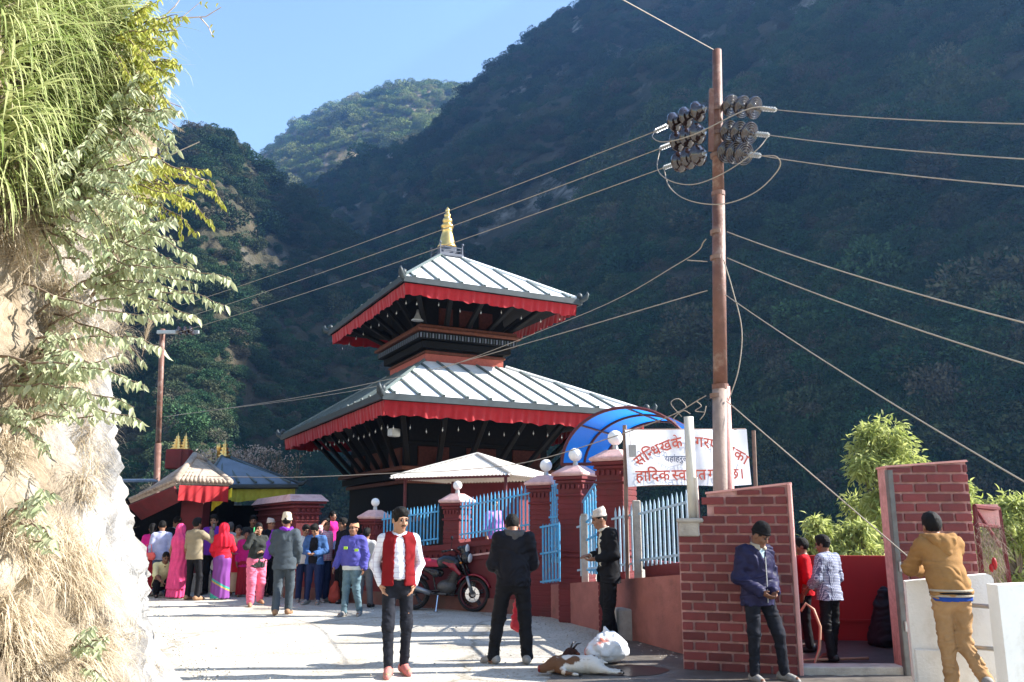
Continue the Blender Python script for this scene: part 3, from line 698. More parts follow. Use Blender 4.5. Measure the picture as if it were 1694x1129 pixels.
def pillar(px, ytop, P, width, zb, label, globe=True, grp='brick pillars of the temple wall', rz=None, ball=.088):
    """brick pillar with moulded neck, stepped cap and (on most) a round white lamp"""
    zt = ztop(px, ytop, P)
    t = thing('brick_pillar', label, 'pillar', (P.x, P.y, zb), WANG if rz is None else rz, grp)
    h = zt - zb; w = width
    MB().bbox((0, 0, (h - .2) / 2 - .1), (w, w, h - .2 + .2), .012).build('shaft', m_red_wall, t)
    nb = int((h - .25) / .085)
    for z, e, hh in ((h * .42, .05, .05), (h * .42 + .07, .025, .04), (h - .48, .03, .04), (h - .26, .035, .05), (h - .20, .06, .06)):
        MB().bbox((0, 0, z), (w + 2 * e, w + 2 * e, hh), .012).build('moulding', m_red_wall, t)
    for s in range(5):
        for ax in range(4):
            M = Matrix.Rotation(ax * math.pi / 2, 4, 'Z'); MB().box((-w / 2 + w * (s + .5) / 5, -w / 2 - .015, h - .34), (w / 9, .03, .07), M).build('dentil', m_red_wall, t)
    # courses of brick as thin raised rows on each face
    for k in range(nb):
        z = .04 + k * .085
        if z > h - .55: break
        MB().bbox((0, 0, z), (w + .012, w + .012, .066), .004).build('brick_course', m_red_wall, t)
    MB().bbox((0, 0, h - .135), (w + .17, w + .17, .07), .02).build('cap_slab', m_pink_cap, t)
    MB().box((0, 0, h - .045), (w + .10, w + .10, .11), taper=.42).build('cap', m_pink_cap, t)
    if globe:
        MB().tube([(0, 0, h), (0, 0, h + .09)], [.05, .035], 10).build('lamp_neck', m_steel, t)
        MB().sphere((0, 0, h + .08 + ball), ball, 20, 14).build('lamp_globe', m_globe, t, smooth=True)
    return t
pillar(605, 845, Pl - WN * .26, .36, 0, 'red brick pillar with white globe lamp at the far end of the blue fence')
pillar(742, 818, Pm - WN * .26, .37, 0, 'red brick pillar with white globe lamp between the two blue fence panels')
PG0 = Vector((Pr.x, Pr.y, 0)); pillar(899, 788, PG0 - WN * .1, .42, 0, 'red brick pillar with white globe lamp right of the long fence panel', ball=.11)
PG1 = at(954, 900, 14.5); PG1.z = 0; pillar(954, 772, PG1, .44, 0, 'red brick gate pillar with globe lamp on the left of the gateway', ball=.115)
PG2 = at(1022, 900, 13.1); PG2.z = 0; pillar(1024, 746, PG2, .44, 0, 'tall red brick gate pillar half hidden by the white banner', ball=.115)

def picket_fence(name, label, p0, p1, zb0, zb1, zt0, zt1, n, m, m2=None, rails=(.12, .8), grp=None, mid=0.0, rr=.017, lit=None):
    """welded bar fence between two ground points: pointed bars and two rails"""
    p0, p1 = Vector((p0.x, p0.y, 0)), Vector((p1.x, p1.y, 0)); t = thing(name, label, 'fence', p0, math.atan2((p1 - p0).y, (p1 - p0).x), grp)
    L = (p1 - p0).length
    for k in range(n):
        f = (k + .5) / n; x = L * f; b = zb0 + (zb1 - zb0) * f; h = zt0 + (zt1 - zt0) * f + mid * math.sin(f * math.pi) + random.uniform(-.008, .008)
        r1 = rr
        MB().tube([(x, 0, b), (x, 0, h - .07)], r1, 8).tube([(x, 0, h - .07), (x, 0, h)], [r1, .003], 8).build('picket', m, t, smooth=False)
    for f in rails:
        MB().box((0, 0, 0), (L, .022, .03), frame((L / 2, -.022, (zb0 + zb1) / 2 * (1 - f) + (zt0 + zt1) / 2 * f), (L, 0, (zb1 - zb0) * (1 - f) + (zt1 - zt0) * f), (0, 1, 0))).build('rail', m2 or m, t)
    return t
def zpx(px, py, P): return at(px, py, P.y).z
FO = -WN * .10
a, b = on_wall(627) + FO, on_wall(722) + FO
picket_fence('blue_fence', 'blue bar fence panel behind the man in the red waistcoat', a, b, zpx(627, 912, a), zpx(722, 899, b), zpx(627, 847, a), zpx(722, 833, b), 17, m_blue, grp='blue fence panels on the red wall')
a, b = on_wall(756) + FO, on_wall(874) + FO
picket_fence('blue_fence', 'blue bar fence panel above the motorcycle', a, b, zpx(756, 893, a), zpx(874, 877, b), zpx(762, 826, a), zpx(874, 801, b), 19, m_blue, grp='blue fence panels on the red wall')
a, b = at(909, 900, 15.25), at(929, 900, 14.9)
picket_fence('blue_fence', 'narrow tall blue fence strip between two brick pillars', a, b, .9, .9, zpx(912, 797, a), zpx(929, 792, b), 5, m_blue, rails=(.2, .55, .93))
# wide red pier with coping at the left end of the wall
q0, q1 = at(487, 900, 19.4), at(424, 900, 23.4); q0.z = q1.z = 0
dd = (q1 - q0); pier = thing('red_gate_pier', 'wide red brick gate pier with pink coping beside the crowd', 'wall', q0, math.atan2(dd.y, dd.x))
Lp = dd.length; zt = ztop(487, 818, q0)
MB().bbox((Lp / 2, -.26, zt / 2 - .15), (Lp, .52, zt - .1), .015).build('shaft', m_red_wall, pier)
for z, e, hh in ((zt - .58, .02, .04), (zt - .42, .05, .05), (zt - .27, .09, .05), (zt - .18, .13, .05)):
    MB().bbox((Lp / 2, -.26, z), (Lp + 2 * e, .52 + 2 * e, hh), .01).build('moulding', m_red_wall, pier)
for k in range(5):
    for z in (zt - .345, zt - .50): MB().box((-.02, -.04 - k * .11, z), (.04, .055, .07)).build('dentil', m_red_wall, pier)
for k in range(26):
    MB().box((.1 + k * .15, -.54, zt - .345), (.07, .04, .07)).build('dentil', m_red_wall, pier)
MB().box((Lp / 2, -.26, zt - .07), (Lp + .34, .86, .16), taper=.82).build('coping', m_pink_cap, pier)

# gateway: two leaves standing open, blue arch roof
g0, g1 = at(896, 900, 14.9), at(928, 900, 14.0)
picket_fence('gate_leaf', 'low blue bar gate leaf beside the man in black jacket', g0, g1, zpx(896, 966, g0), zpx(928, 962, g1), zpx(896, 868, g0), zpx(928, 862, g1), 6, m_blue, rails=(.03, .5, .95), rr=.02)
g0, g1 = at(966, 900, 14.2), at(1003, 900, 13.0)
picket_fence('gate_leaf', 'tall blue gate leaf with rising curved top under the arch', g0, g1, zpx(966, 948, g0), zpx(1003, 952, g1), zpx(966, 824, g0), zpx(1003, 768, g1), 8, m_blue, rails=(.04, .4, .62, .93), rr=.02, mid=-.08)
arch = thing('arch_canopy', 'blue translucent barrel arch canopy over the temple gate', 'canopy', (0, 0, 0))
m_poly = bpy.data.materials.new('blue_polycarbonate'); m_poly.use_nodes = True
_n = m_poly.node_tree.nodes; _l = m_poly.node_tree.links; _b = _n['Principled BSDF']; _b.inputs['Base Color'].default_value = (.012, .15, .55, 1); _b.inputs['Roughness'].default_value = .35
_t = _n.new('ShaderNodeBsdfTranslucent'); _t.inputs['Color'].default_value = (.012, .24, .80, 1); _m = _n.new('ShaderNodeMixShader'); _m.inputs[0].default_value = .7
_l.new(_b.outputs[0], _m.inputs[1]); _l.new(_t.outputs[0], _m.inputs[2]); _l.new(_m.outputs[0], _n['Material Output'].inputs['Surface'])
m_rust = mat('dark_red_steel', (.10, .02, .025), .5, .2, 12)
aL, aR, aT = at(928, 767, 14.9), at(1150, 767, 14.3), at(1042, 673, 14.6)
cmid = (aL + aR) / 2; hv = (aR - aL) / 2; rise = aT.z - cmid.z; axis = Vector((.42, .9, 0)).normalized()
if axis.y < 0: axis = -axis
def ap(th, d, k=1.0):
    p = cmid + hv * (-math.cos(th)) * k; return Vector((p.x, p.y, cmid.z + rise * math.sin(th) * k)) + axis * d
V = []; na = 28; ds = (0, .5, 1.0, 1.6, 2.2)
for d in ds:
    for i in range(na + 1): V.append(ap(math.pi * i / na, d))
i0 = np.arange(len(ds) - 1)[:, None] * (na + 1) + np.arange(na)[None]
Fq = np.stack([i0, i0 + 1, i0 + na + 2, i0 + na + 1], -1).reshape(-1, 4)
npmesh('arch_sheet', V, Fq, m_poly, arch, False, True)
for d in (.0, 1.1, 2.2):
    MB().tube([ap(math.pi * i / na, d, .985) for i in range(na + 1)], .028, 6).build('arch_rib', m_rust, arch)
for th in (.25, .5, .75):
    MB().tube([ap(math.pi * th, .0, .985), ap(math.pi * th, 2.2, .985)], .02, 6).build('purlin', m_rust, arch)
MB().tube([ap(0, 0), ap(math.pi, 0)], .03, 6).build('tie_bar', m_rust, arch)
for d in (0, 2.2):
    for th in (math.pi,):
        p = ap(th, d); MB().tube([(p.x, p.y, .3), (p.x, p.y, p.z)], .04, 8).build('post', m_rust, arch)

# low pink plastered wall with bar fence and concrete posts in front of the gateway
LA, LB = gp(893, 1016), gp(1133, 1086); LD = (LB - LA); LL = LD.length
m_pinkpl = mat('faded_pink_plaster', (.33, .125, .105), .85, .14, 3, .35, 40, dirt=(.19, .085, .07), dscale=2.2)
low = thing('low_pink_wall', 'low faded pink plaster wall with damp stains beside the road', 'wall', LA, math.atan2(LD.y, LD.x))
zA, zB = zpx(893, 969, LA), zpx(1133, 951, LB)
V = []; 
for i in range(9):
    f = i / 8; z = zA + (zB - zA) * f
    for y, zz in ((0, -.15), (0, z), (.28, z), (.28, -.15)): V.append((LL * f, y, zz))
Fq = [(i * 4 + k, i * 4 + 4 + k, i * 4 + 4 + (k + 1) % 4, i * 4 + (k + 1) % 4) for i in range(8) for k in range(4)] + [(0, 1, 2, 3), (35, 34, 33, 32)]
npmesh('wall_face', V, Fq, m_pinkpl, low)
def on_low(px):
    d = ray(px, 950); A = np.array([[LD.x, -d.x], [LD.y, -d.y]]); t = np.linalg.solve(A, [-LA.x, -LA.y])[0]; return LA + LD * t + Vector((.1, .06, 0))
for px, yt, lab in ((958, 850, 'grey concrete fence post beside the capped man in dark suit'), (1045, 828, 'grey concrete fence post below the left end of the banner')):
    p = on_low(px); f = ((p - LA).length / LL); zb = zA + (zB - zA) * f
    t = thing('concrete_post', lab, 'post', (p.x, p.y, zb - .1), group='concrete posts of the low wall')
    MB().bbox((0, 0, (zpx(px, yt, p) - zb + .1) / 2), (.105, .105, zpx(px, yt, p) - zb + .1), .012).build('post_shaft', m_conc, t)
    for k in range(3): MB().tube([(-.056, -.03, .2 + k * .28), (-.056, .0, .2 + k * .28), (.056, -.056, .2 + k * .28)], .004, 5).build('wire_tie', m_steel, t)
for px0, px1, yb0, yb1, yt0, yt1, n, lab in ((928, 954, 957, 953, 862, 853, 6, 'pale blue bar fence left of the concrete post'),
                                           (966, 1040, 951, 944, 850, 832, 12, 'pale blue bar fence behind the capped man'),
                                           (1051, 1133, 938, 928, 832, 810, 11, 'pale blue bar fence below the white banner')):
    a, b = on_low(px0), on_low(px1)
    picket_fence('bar_fence', lab, a, b, zpx(px0, yb0, a), zpx(px1, yb1, b), zpx(px0, yt0, a), zpx(px1, yt1, b), n, m_palblue, rails=(.1, .82), grp='pale blue fences on the low wall', rr=.016)
# red strip under the last fence panel
a, b = on_low(1051), on_low(1133)
rs = thing('red_fence_kerb', 'dark red kerb strip under the pale blue bars by the brick wall', 'kerb', (a.x, a.y, 0), math.atan2(LD.y, LD.x))
MB().bbox(((b - a).length / 2, .1, (zA + zB) / 2 + .1), ((b - a).length, .12, .5), .01).build('kerb_face', m_red_wall, rs)
# little corrugated canopy behind the fence
porch = thing('corrugated_porch', 'small porch with low white corrugated metal roof behind the blue fence', 'porch', (-.75, 18.7, .42), R(-27))
m_corr = mat('white_corrugated_sheet', (.60, .56, .50), .55, .1, 6, .05, 40, dirt=(.42, .33, .27), dscale=2)
ze, za = 2.10, 2.62; ex, ey = 1.42, 1.2
for k in range(4):
    w_, d_ = (ex, ey) if k % 2 == 0 else (ey, ex); Rk = Matrix.Rotation(k * math.pi / 2, 4, 'Z'); N = int(2 * w_ / .021); V = []
    for i in range(N + 1):
        x = -w_ + 2 * w_ * i / N; f = 1 - abs(x) / w_; off = .014 * math.sin(i * math.pi / 2)
        V.append(Rk @ Vector((x, -d_ - .05, ze + off - .02))); V.append(Rk @ Vector((x, -d_ * (1 - f), ze + (za - ze) * f + off)))
    npmesh('roof_sheet', V, [(2 * i, 2 * i + 2, 2 * i + 3, 2 * i + 1) for i in range(N)], m_corr, porch, False, True)
for (sx, sy) in ((-1, -1), (1, -1), (1, 1), (-1, 1)): MB().tube([(sx * ex, sy * ey, ze + .012), (0, 0, za + .012)], .03, 6).build('hip_cap', m_corr, porch)
for x in (-1.2, 1.2):
    for y in (-.98, .98): MB().tube([(x, y, 0), (x, y, ze)], .035, 8).build('post', m_rust, porch)
MB().tube([(-1.35, -1.14, ze - .04), (1.35, -1.14, ze - .04)], .025, 6).build('eave_beam', m_rust, porch)
MB().tube([(-1.35, -1.14, ze - .04), (-.02, 0, za - .05)], .025, 6).tube([(1.35, -1.14, ze - .04), (.02, 0, za - .05)], .025, 6).build('rafter', m_rust, porch)
MB().bbox((.1, .4, 1.0), (1.7, .5, 2.0), .01).build('red_kiosk_wall', m_red_wall, porch)
MB().bbox((-1.15, -.5, 1.35), (.09, .55, .95), .01, M=Matrix.Rotation(R(-16), 4, 'Y')).build('notice_board', m_steel, porch)
# ---------------------------------------------------------------- the cliff on the left and what grows on it
def cliff_base(s):
    """s = distance into the picture; x of the foot"""
    return np.interp(s, [-4, 4, 6.5, 9.0, 12, 15.5, 19, 22, 26], [-2.2, -2.1, -2.45, -3.28, -5.15, -7.0, -8.65, -10.1, -12.0])
def cliff_pt(s, z, rough=1.0):
    s, z = np.asarray(s, float), np.asarray(z, float)
    off = -1.05 * (1 - np.exp(-np.maximum(z, 0) / 1.0)) - .075 * z + .40 * np.exp(-((z - 5.6) / 1.5) ** 2) * (s < 14)
    x = cliff_base(s) + off; y = s + .25 * off
    P = np.stack([x, y, z], -1)
    d = .34 * fbm(P * np.array([.55, .55, .42]), 4, 51, True) + .20 * fbm(P * np.array([2.1, 2.1, 1.3]), 4, 52, True) + .085 * fbm(P * 6.5, 3, 53, True) + .035 * fbm(P * 15., 2, 54)
    d = d * rough * np.clip(.25 + z / 1.2, .25, 1)
    x = x + .92 * d; y = y + .38 * d
    return np.stack([x, y, z], -1)
ss = np.concatenate([np.linspace(1.5, 14, 230), np.linspace(14.1, 26, 90)]); hh = np.linspace(0, 1, 190)
S_, H_ = np.meshgrid(ss, hh)
top = np.interp(S_, [1.5, 8, 11.5, 13, 15, 19, 26], [10.5, 10.0, 9.0, 6.2, 4.2, 3.2, 3.0]) + .5 * fbm(np.stack([S_, S_ * 0, S_ * 0], -1), 3, 9)
CP = cliff_pt(S_, -.3 + H_ * (top + .3))
# roll the top back so that the cliff is a solid shoulder
extra = []
for k in range(1, 9):
    e = CP[-1].copy(); e[:, 0] -= .7 * k; e[:, 2] += .30 * k - .5; extra.append(e)
CV = np.concatenate([CP.reshape(-1, 3)] + extra); nc = len(ss); nr = len(hh) + 8
i0 = np.arange(nr - 1)[:, None] * nc + np.arange(nc - 1)[None]
m_rock = bpy.data.materials.new('pale_limestone_cliff'); m_rock.use_nodes = True
def _rock(m):
    nt = m.node_tree; N = nt.nodes; L = nt.links; b = N['Principled BSDF']; b.inputs['Roughness'].default_value = .92; b.inputs['Specular IOR Level'].default_value = .1
    tc = N.new('ShaderNodeTexCoord'); mp = N.new('ShaderNodeMapping'); mp.inputs['Scale'].default_value = (1, 1, .55); L.new(tc.outputs['Object'], mp.inputs['Vector'])
    def nz(s, d=7, r=.65):
        n = N.new('ShaderNodeTexNoise'); n.inputs['Scale'].default_value = s; n.inputs['Detail'].default_value = d; n.inputs['Roughness'].default_value = r; L.new(mp.outputs[0], n.inputs['Vector']); return n.outputs['Fac']
    def ramp(f, stops):
        r = N.new('ShaderNodeValToRGB')
        while len(r.color_ramp.elements) < len(stops): r.color_ramp.elements.new(.5)
        for k, (p, c) in enumerate(stops): r.color_ramp.elements[k].position = p; r.color_ramp.elements[k].color = (*c, 1)
        L.new(f, r.inputs['Fac']); return r.outputs['Color']
    c1 = ramp(nz(1.6), [(.30, (.15, .145, .14)), (.46, (.34, .335, .33)), (.60, (.50, .49, .475)), (.75, (.30, .26, .21))])
    c2 = ramp(nz(5.5, 8), [(.36, (.35, .34, .34)), (.60, (1, 1, 1))])
    mx = N.new('ShaderNodeMix'); mx.data_type = 'RGBA'; mx.blend_type = 'MULTIPLY'; mx.inputs['Factor'].default_value = .55; L.new(c1, mx.inputs['A']); L.new(c2, mx.inputs['B'])
    soil = ramp(nz(3.2, 9, .7), [(.30, (.12, .09, .062)), (.50, (.30, .24, .17)), (.68, (.48, .41, .31))])
    sp = N.new('ShaderNodeSeparateXYZ'); L.new(tc.outputs['Object'], sp.inputs[0])
    def lin(src, lo, hi):
        k = N.new('ShaderNodeMapRange'); k.inputs['From Min'].default_value = lo; k.inputs['From Max'].default_value = hi; L.new(src, k.inputs['Value']); return k.outputs['Result']
    def op(o, p, q):
        k = N.new('ShaderNodeMath'); k.operation = o; L.new(p, k.inputs[0]); L.new(q, k.inputs[1]); return k.outputs[0]
    mask = op('MULTIPLY', lin(sp.outputs['Y'], 5.7, 7.1), lin(sp.outputs['Z'], 4.6, 3.0))
    wob = N.new('ShaderNodeMath'); wob.operation = 'MULTIPLY_ADD'; wob.inputs[1].default_value = 2.2; wob.inputs[2].default_value = -1.1; L.new(nz(.9, 6), wob.inputs[0])
    msk = N.new('ShaderNodeMath'); msk.operation = 'ADD'; msk.use_clamp = True; L.new(mask, msk.inputs[0]); L.new(wob.outputs[0], msk.inputs[1])
    m2 = N.new('ShaderNodeMix'); m2.data_type = 'RGBA'; L.new(msk.outputs[0], m2.inputs['Factor']); L.new(soil, m2.inputs['A']); L.new(mx.outputs['Result'], m2.inputs['B'])
    L.new(m2.outputs['Result'], b.inputs['Base Color'])
    vo = N.new('ShaderNodeTexVoronoi'); vo.feature = 'DISTANCE_TO_EDGE'; vo.inputs['Scale'].default_value = 2.6; L.new(mp.outputs[0], vo.inputs['Vector'])
    ad = N.new('ShaderNodeMath'); ad.operation = 'ADD'; L.new(nz(9, 8), ad.inputs[0]); L.new(vo.outputs['Distance'], ad.inputs[1])
    bp = N.new('ShaderNodeBump'); bp.inputs['Strength'].default_value = 1.0; bp.inputs['Distance'].default_value = .08; L.new(ad.outputs[0], bp.inputs['Height']); L.new(bp.outputs['Normal'], b.inputs['Normal'])
_rock(m_rock)
o = npmesh('cliff', CV, np.stack([i0, i0 + nc, i0 + nc + 1, i0 + 1], -1).reshape(-1, 4), m_rock, smooth=True); o['kind'] = 'structure'

from mathutils.bvhtree import BVHTree
_bvh = BVHTree.FromPolygons(CV.tolist(), np.stack([i0, i0 + nc, i0 + nc + 1, i0 + 1], -1).reshape(-1, 4).tolist())
def view_to_cliff(px, py, lift=0.0):
    """where the sight line of a photo pixel meets the cliff, or None"""
    h = _bvh.ray_cast(Vector((0, 0, CAM_H)), ray(px, py).normalized(), 24.0)
    return h[0] if h[0] is not None else None
class Blades:
    """many thin bent leaves in one mesh"""
    def __init__(s): s.V = []; s.F = []; s.n = 0
    def blade(s, p, d, L, w, droop, seg=4, side=None, curl=0.0):
        p = np.array(p, float); d = np.array(d, float); d /= np.linalg.norm(d)
        sd = np.cross(d, [0, 0, 1.0]) if side is None else np.array(side, float); nn = np.linalg.norm(sd); sd = sd / nn if nn > 1e-4 else np.array([1., 0, 0])
        b = s.n
        for k in range(seg + 1):
            f = k / seg; ww = w * (1 - f) ** .7 if k else w * .7
            s.V.append(p - sd * ww / 2); s.V.append(p + sd * ww / 2)
            p = p + d * L / seg; d = d + np.array([0, 0, -droop / seg * (1 + f)]); d /= np.linalg.norm(d)
        s.F += [(b + 2 * k, b + 2 * k + 1, b + 2 * k + 3, b + 2 * k + 2) for k in range(seg)]; s.n += 2 * (seg + 1)
    def leaf(s, p, d, L, w, nrm, bend=.25):
        """pointed oval leaf, folded a little along its rib"""
        p = np.array(p, float); d = np.array(d, float); d /= np.linalg.norm(d); sd = np.cross(d, nrm); sd /= (np.linalg.norm(sd) + 1e-9); up = np.cross(sd, d)
        b = s.n
        s.V += [p, p + d * L * .35 + sd * w * .5 + up * bend * w, p + d * L * .38 - up * .02 * L, p + d * L * .35 - sd * w * .5 + up * bend * w,
                p + d * L * .72 + sd * w * .36 + up * bend * w * .6 - up * .07 * L, p + d * L * .72 - up * .09 * L, p + d * L * .72 - sd * w * .36 + up * bend * w * .6 - up * .07 * L, p + d * L - up * .22 * L]
        s.F += [(b, b + 1, b + 2), (b, b + 2, b + 3), (b + 1, b + 4, b + 5, b + 2), (b + 2, b + 5, b + 6, b + 3), (b + 4, b + 7, b + 5), (b + 5, b + 7, b + 6)]; s.n += 8
    def build(s, name, m, parent=None):
        return npmesh(name, np.array(s.V), s.F, m, parent, parent is not None, True)
m_dry = leafmat('dry_tan_grass', (.34, .26, .16), (.76, .66, .50), .25, .7)
m_reed = leafmat('green_reed_leaf', (.16, .23, .05), (.52, .54, .26), .4, .45)
m_silver = leafmat('silvery_green_leaf', (.26, .32, .16), (.56, .58, .38), .35, .5)
m_fresh = leafmat('yellow_green_leaf', (.28, .33, .05), (.58, .55, .13), .45, .5)
m_stem = mat('grey_brown_twig', (.20, .15, .11), .85, .25, 12)
rg = np.random.default_rng(77)
# dry grass: tussocks hanging from the ledges
dry = Blades(); 
zones = [((0, 240), (0, 330), 420), ((0, 150), (340, 1129), 1000), ((0, 165), (760, 1129), 500), ((0, 220), (350, 600), 600), ((0, 130), (600, 760), 420), ((0, 150), (700, 980), 800), ((0, 170), (950, 1129), 650), ((0, 100), (230, 400), 160), ((150, 320), (1040, 1129), 120), ((100, 250), (120, 420), 160)]
for (x0, x1), (y0, y1), n in zones:
    for _ in range(n):
        px, py = rg.uniform(x0, x1), rg.uniform(y0, y1)
        if vnoise(np.array([px * .020, py * .016, 3.3]), 5) + .5 * vnoise(np.array([px * .06, py * .05, 1.3]), 6) < .02: continue
        p = view_to_cliff(px, py)
        if p is None: continue
        k = rg.integers(9, 17); lean = rg.normal(0, .45, 2); sz = rg.uniform(.6, 1.5)
        for _b in range(k):
            d = np.array([.5 + lean[0] * 2 + rg.normal(0, .5), -.1 + lean[1] * 2 + rg.normal(0, .5), rg.uniform(-.4, .9)])
            q = np.array(p) + rg.normal(0, .035, 3)
            dry.blade(q, d, rg.uniform(.10, .34) * sz, rg.uniform(.003, .0075), rg.uniform(.2, 2.4), 4)
tag(dry.build('dry_grass', m_dry), 'dry tan grass tufts hanging down the pale cliff', 'grass', kind='stuff')
# long green reed leaves, upper left
reed = Blades()
for _ in range(400):
    px, py = rg.uniform(-20, 215), rg.uniform(-40, 330)
    if px > 215 - (py - 120) * .35 and py > 120: continue
    p = view_to_cliff(px, py)
    if p is None: continue
    for _b in range(rg.integers(4, 8)):
        d = np.array([.85 + rg.normal(0, .35), -.25 + rg.normal(0, .4), rg.uniform(-.5, .9)])
        reed.blade(np.array(p) + rg.normal(0, .06, 3), d, rg.uniform(.3, .85), rg.uniform(.010, .028), rg.uniform(.7, 2.4), 6)
tag(reed.build('reed_grass', m_reed), 'long green reed leaves arching off the top of the cliff', 'grass', kind='stuff')
# leafy shrubs: arching twigs with rows of drooping leaves
def shrub(name, label, sprays, m, leafL, grp=None, twig=.010, spread=.055, loc=None):
    """sprays: list of photo polylines (px,py) with a depth; leaves hang in pairs along each twig"""
    _h = view_to_cliff(*sprays[0][1][0]); p0 = _h if _h is not None else Vector(at(*sprays[0][1][0], sprays[0][0])); t = thing(name, label, 'shrub', p0, group=grp); st = MB(); lf = Blades()
    for Y, pl in sprays:
        hits = [h.y - .14 + .12 * i for i, h in enumerate(view_to_cliff(*q) for q in pl) if h is not None]
        if hits: Y = min(hits)
        w_ = [np.array(at(x, y, Y - .12 * k)) for k, (x, y) in enumerate(pl)]
        # resample
        pts = []; 
        for a_, b_ in zip(w_[:-1], w_[1:]):
            n = max(2, int(np.linalg.norm(b_ - a_) / .030)); pts += [a_ + (b_ - a_) * i / n for i in range(n)]
        pts.append(w_[-1]); pts = [p + np.array([0, 0, .01 * math.sin(i * .5)]) for i, p in enumerate(pts)]
        st.tube([Vector(p) for p in pts[::3] + [pts[-1]]], [max(.002, twig * (1 - .8 * i / max(1, len(pts[::3])))) for i in range(len(pts[::3]) + 1)], 5)
        for i, p in enumerate(pts):
            if i < len(pts) * .18 and rg.uniform() < .6: continue
            tdir = pts[min(i + 1, len(pts) - 1)] - pts[max(i - 1, 0)]; tdir = tdir / (np.linalg.norm(tdir) + 1e-9)
            for sgn in (-1, 1):
                if rg.uniform() < .22: continue
                sd = np.cross(tdir, [0, 0, 1.]); d = sd * sgn * rg.uniform(.3, .8) + np.array([0, 0, -1.0]) * rg.uniform(.5, 1.1) + tdir * rg.uniform(.1, .6)
                L = leafL * rg.uniform(.65, 1.2); lf.leaf(p + rg.normal(0, .008, 3), d, L, L * rg.uniform(.30, .42), np.array([.6 * rg.normal(), -1 + .5 * rg.normal(), .4 + .3 * rg.normal()]))
    st.build('stems', m_stem, t, True, True)['kind'] = 'stuff'; o = lf.build('foliage', m, t); o['kind'] = 'stuff'
    return t
def fan(cx, cy, Y, ang0, ang1, n, l0, l1, bend=.35):
    """twig polylines in photo pixels springing from one point"""
    out = []
    for k in range(n):
        a = R(ang0 + (ang1 - ang0) * (k + rg.uniform(.2, .8)) / n); L = rg.uniform(l0, l1); pts = []; x, y = cx + rg.normal(0, 12), cy + rg.normal(0, 12)
        for i in range(6):
            pts.append((x, y)); x += math.cos(a) * L / 5; y -= math.sin(a) * L / 5; a -= bend / 5 * rg.uniform(.6, 1.4)
        out.append((Y + rg.normal(0, .25), pts))
    return out
sil = [(8.6, [(60, 520), (130, 470), (220, 440), (310, 445), (382, 462)]), (8.7, [(80, 540), (160, 500), (250, 480), (340, 490), (370, 508)]), (8.8, [(100, 400), (180, 395), (260, 420), (330, 452)]),
       (8.9, [(90, 430), (170, 425), (250, 450), (320, 470)]), (8.5, [(40, 470), (120, 500), (200, 520), (280, 520)]), (8.7, [(110, 375), (190, 372), (270, 395), (320, 425)]), (8.8, [(60, 560), (130, 560), (210, 555), (270, 575)]),
       (8.6, [(90, 520), (150, 540), (200, 560), (240, 600)])]
shrub('silver_leaf_shrub', 'silvery green shrub reaching far out over the road from the cliff', sil + fan(150, 470, 8.9, -20, 60, 16, 90, 190), m_silver, .080)
sil2 = [(8.3, [(0, 590), (60, 600), (130, 605), (200, 620), (238, 640)]), (8.3, [(60, 660), (130, 672), (200, 685), (236, 698)]), (8.4, [(30, 640), (100, 640), (170, 655), (222, 672)]), (8.2, [(80, 690), (130, 690), (200, 690)]), (8.4, [(30, 610), (90, 580), (150, 600), (200, 590)])]
shrub('silver_leaf_shrub', 'lower silvery green shrub drooping above the bare white rock', sil2 + fan(40, 640, 8.5, -25, 40, 9, 70, 150), m_silver, .075)
fr = [(9.3, [(180, 250), (250, 260), (310, 285), (355, 318)]), (9.3, [(200, 290), (260, 305), (320, 335), (352, 372)]), (9.4, [(190, 320), (250, 330), (300, 360), (325, 385)]), (9.3, [(230, 280), (290, 290), (350, 300), (368, 340)]), (9.4, [(200, 230), (260, 275), (300, 320), (300, 395)])]
shrub('yellow_leaf_shrub', 'yellow green shrub with orange tipped sprays hanging beside the reeds', fr + fan(200, 300, 9.5, -50, 50, 16, 70, 140), m_fresh, .066)
shrub('leafy_shrub', 'dense pale green leaves covering the middle of the cliff', fan(110, 300, 9.0, -60, 80, 22, 60, 150) + fan(180, 380, 9.0, -60, 80, 18, 60, 130) + fan(60, 350, 8.8, -60, 90, 12, 60, 130) + fan(190, 190, 9.4, -60, 80, 22, 60, 120), m_silver, .066)
shrub('leafy_shrub', 'green shrub crowning the cliff top beside bare twigs', fan(190, 60, 9.8, -60, 60, 16, 50, 105) + fan(220, 120, 9.8, -80, 40, 16, 40, 80), m_fresh, .062)
shrub('leafy_shrub', 'small pale green shrubs rooted low on the dry grass bank', fan(15, 690, 7.0, -40, 60, 8, 40, 90) + fan(30, 860, 6.5, -40, 70, 7, 35, 70) + fan(120, 1080, 7.2, -20, 80, 7, 30, 60) + fan(60, 590, 7.4, -40, 60, 8, 40, 80), m_silver, .05)
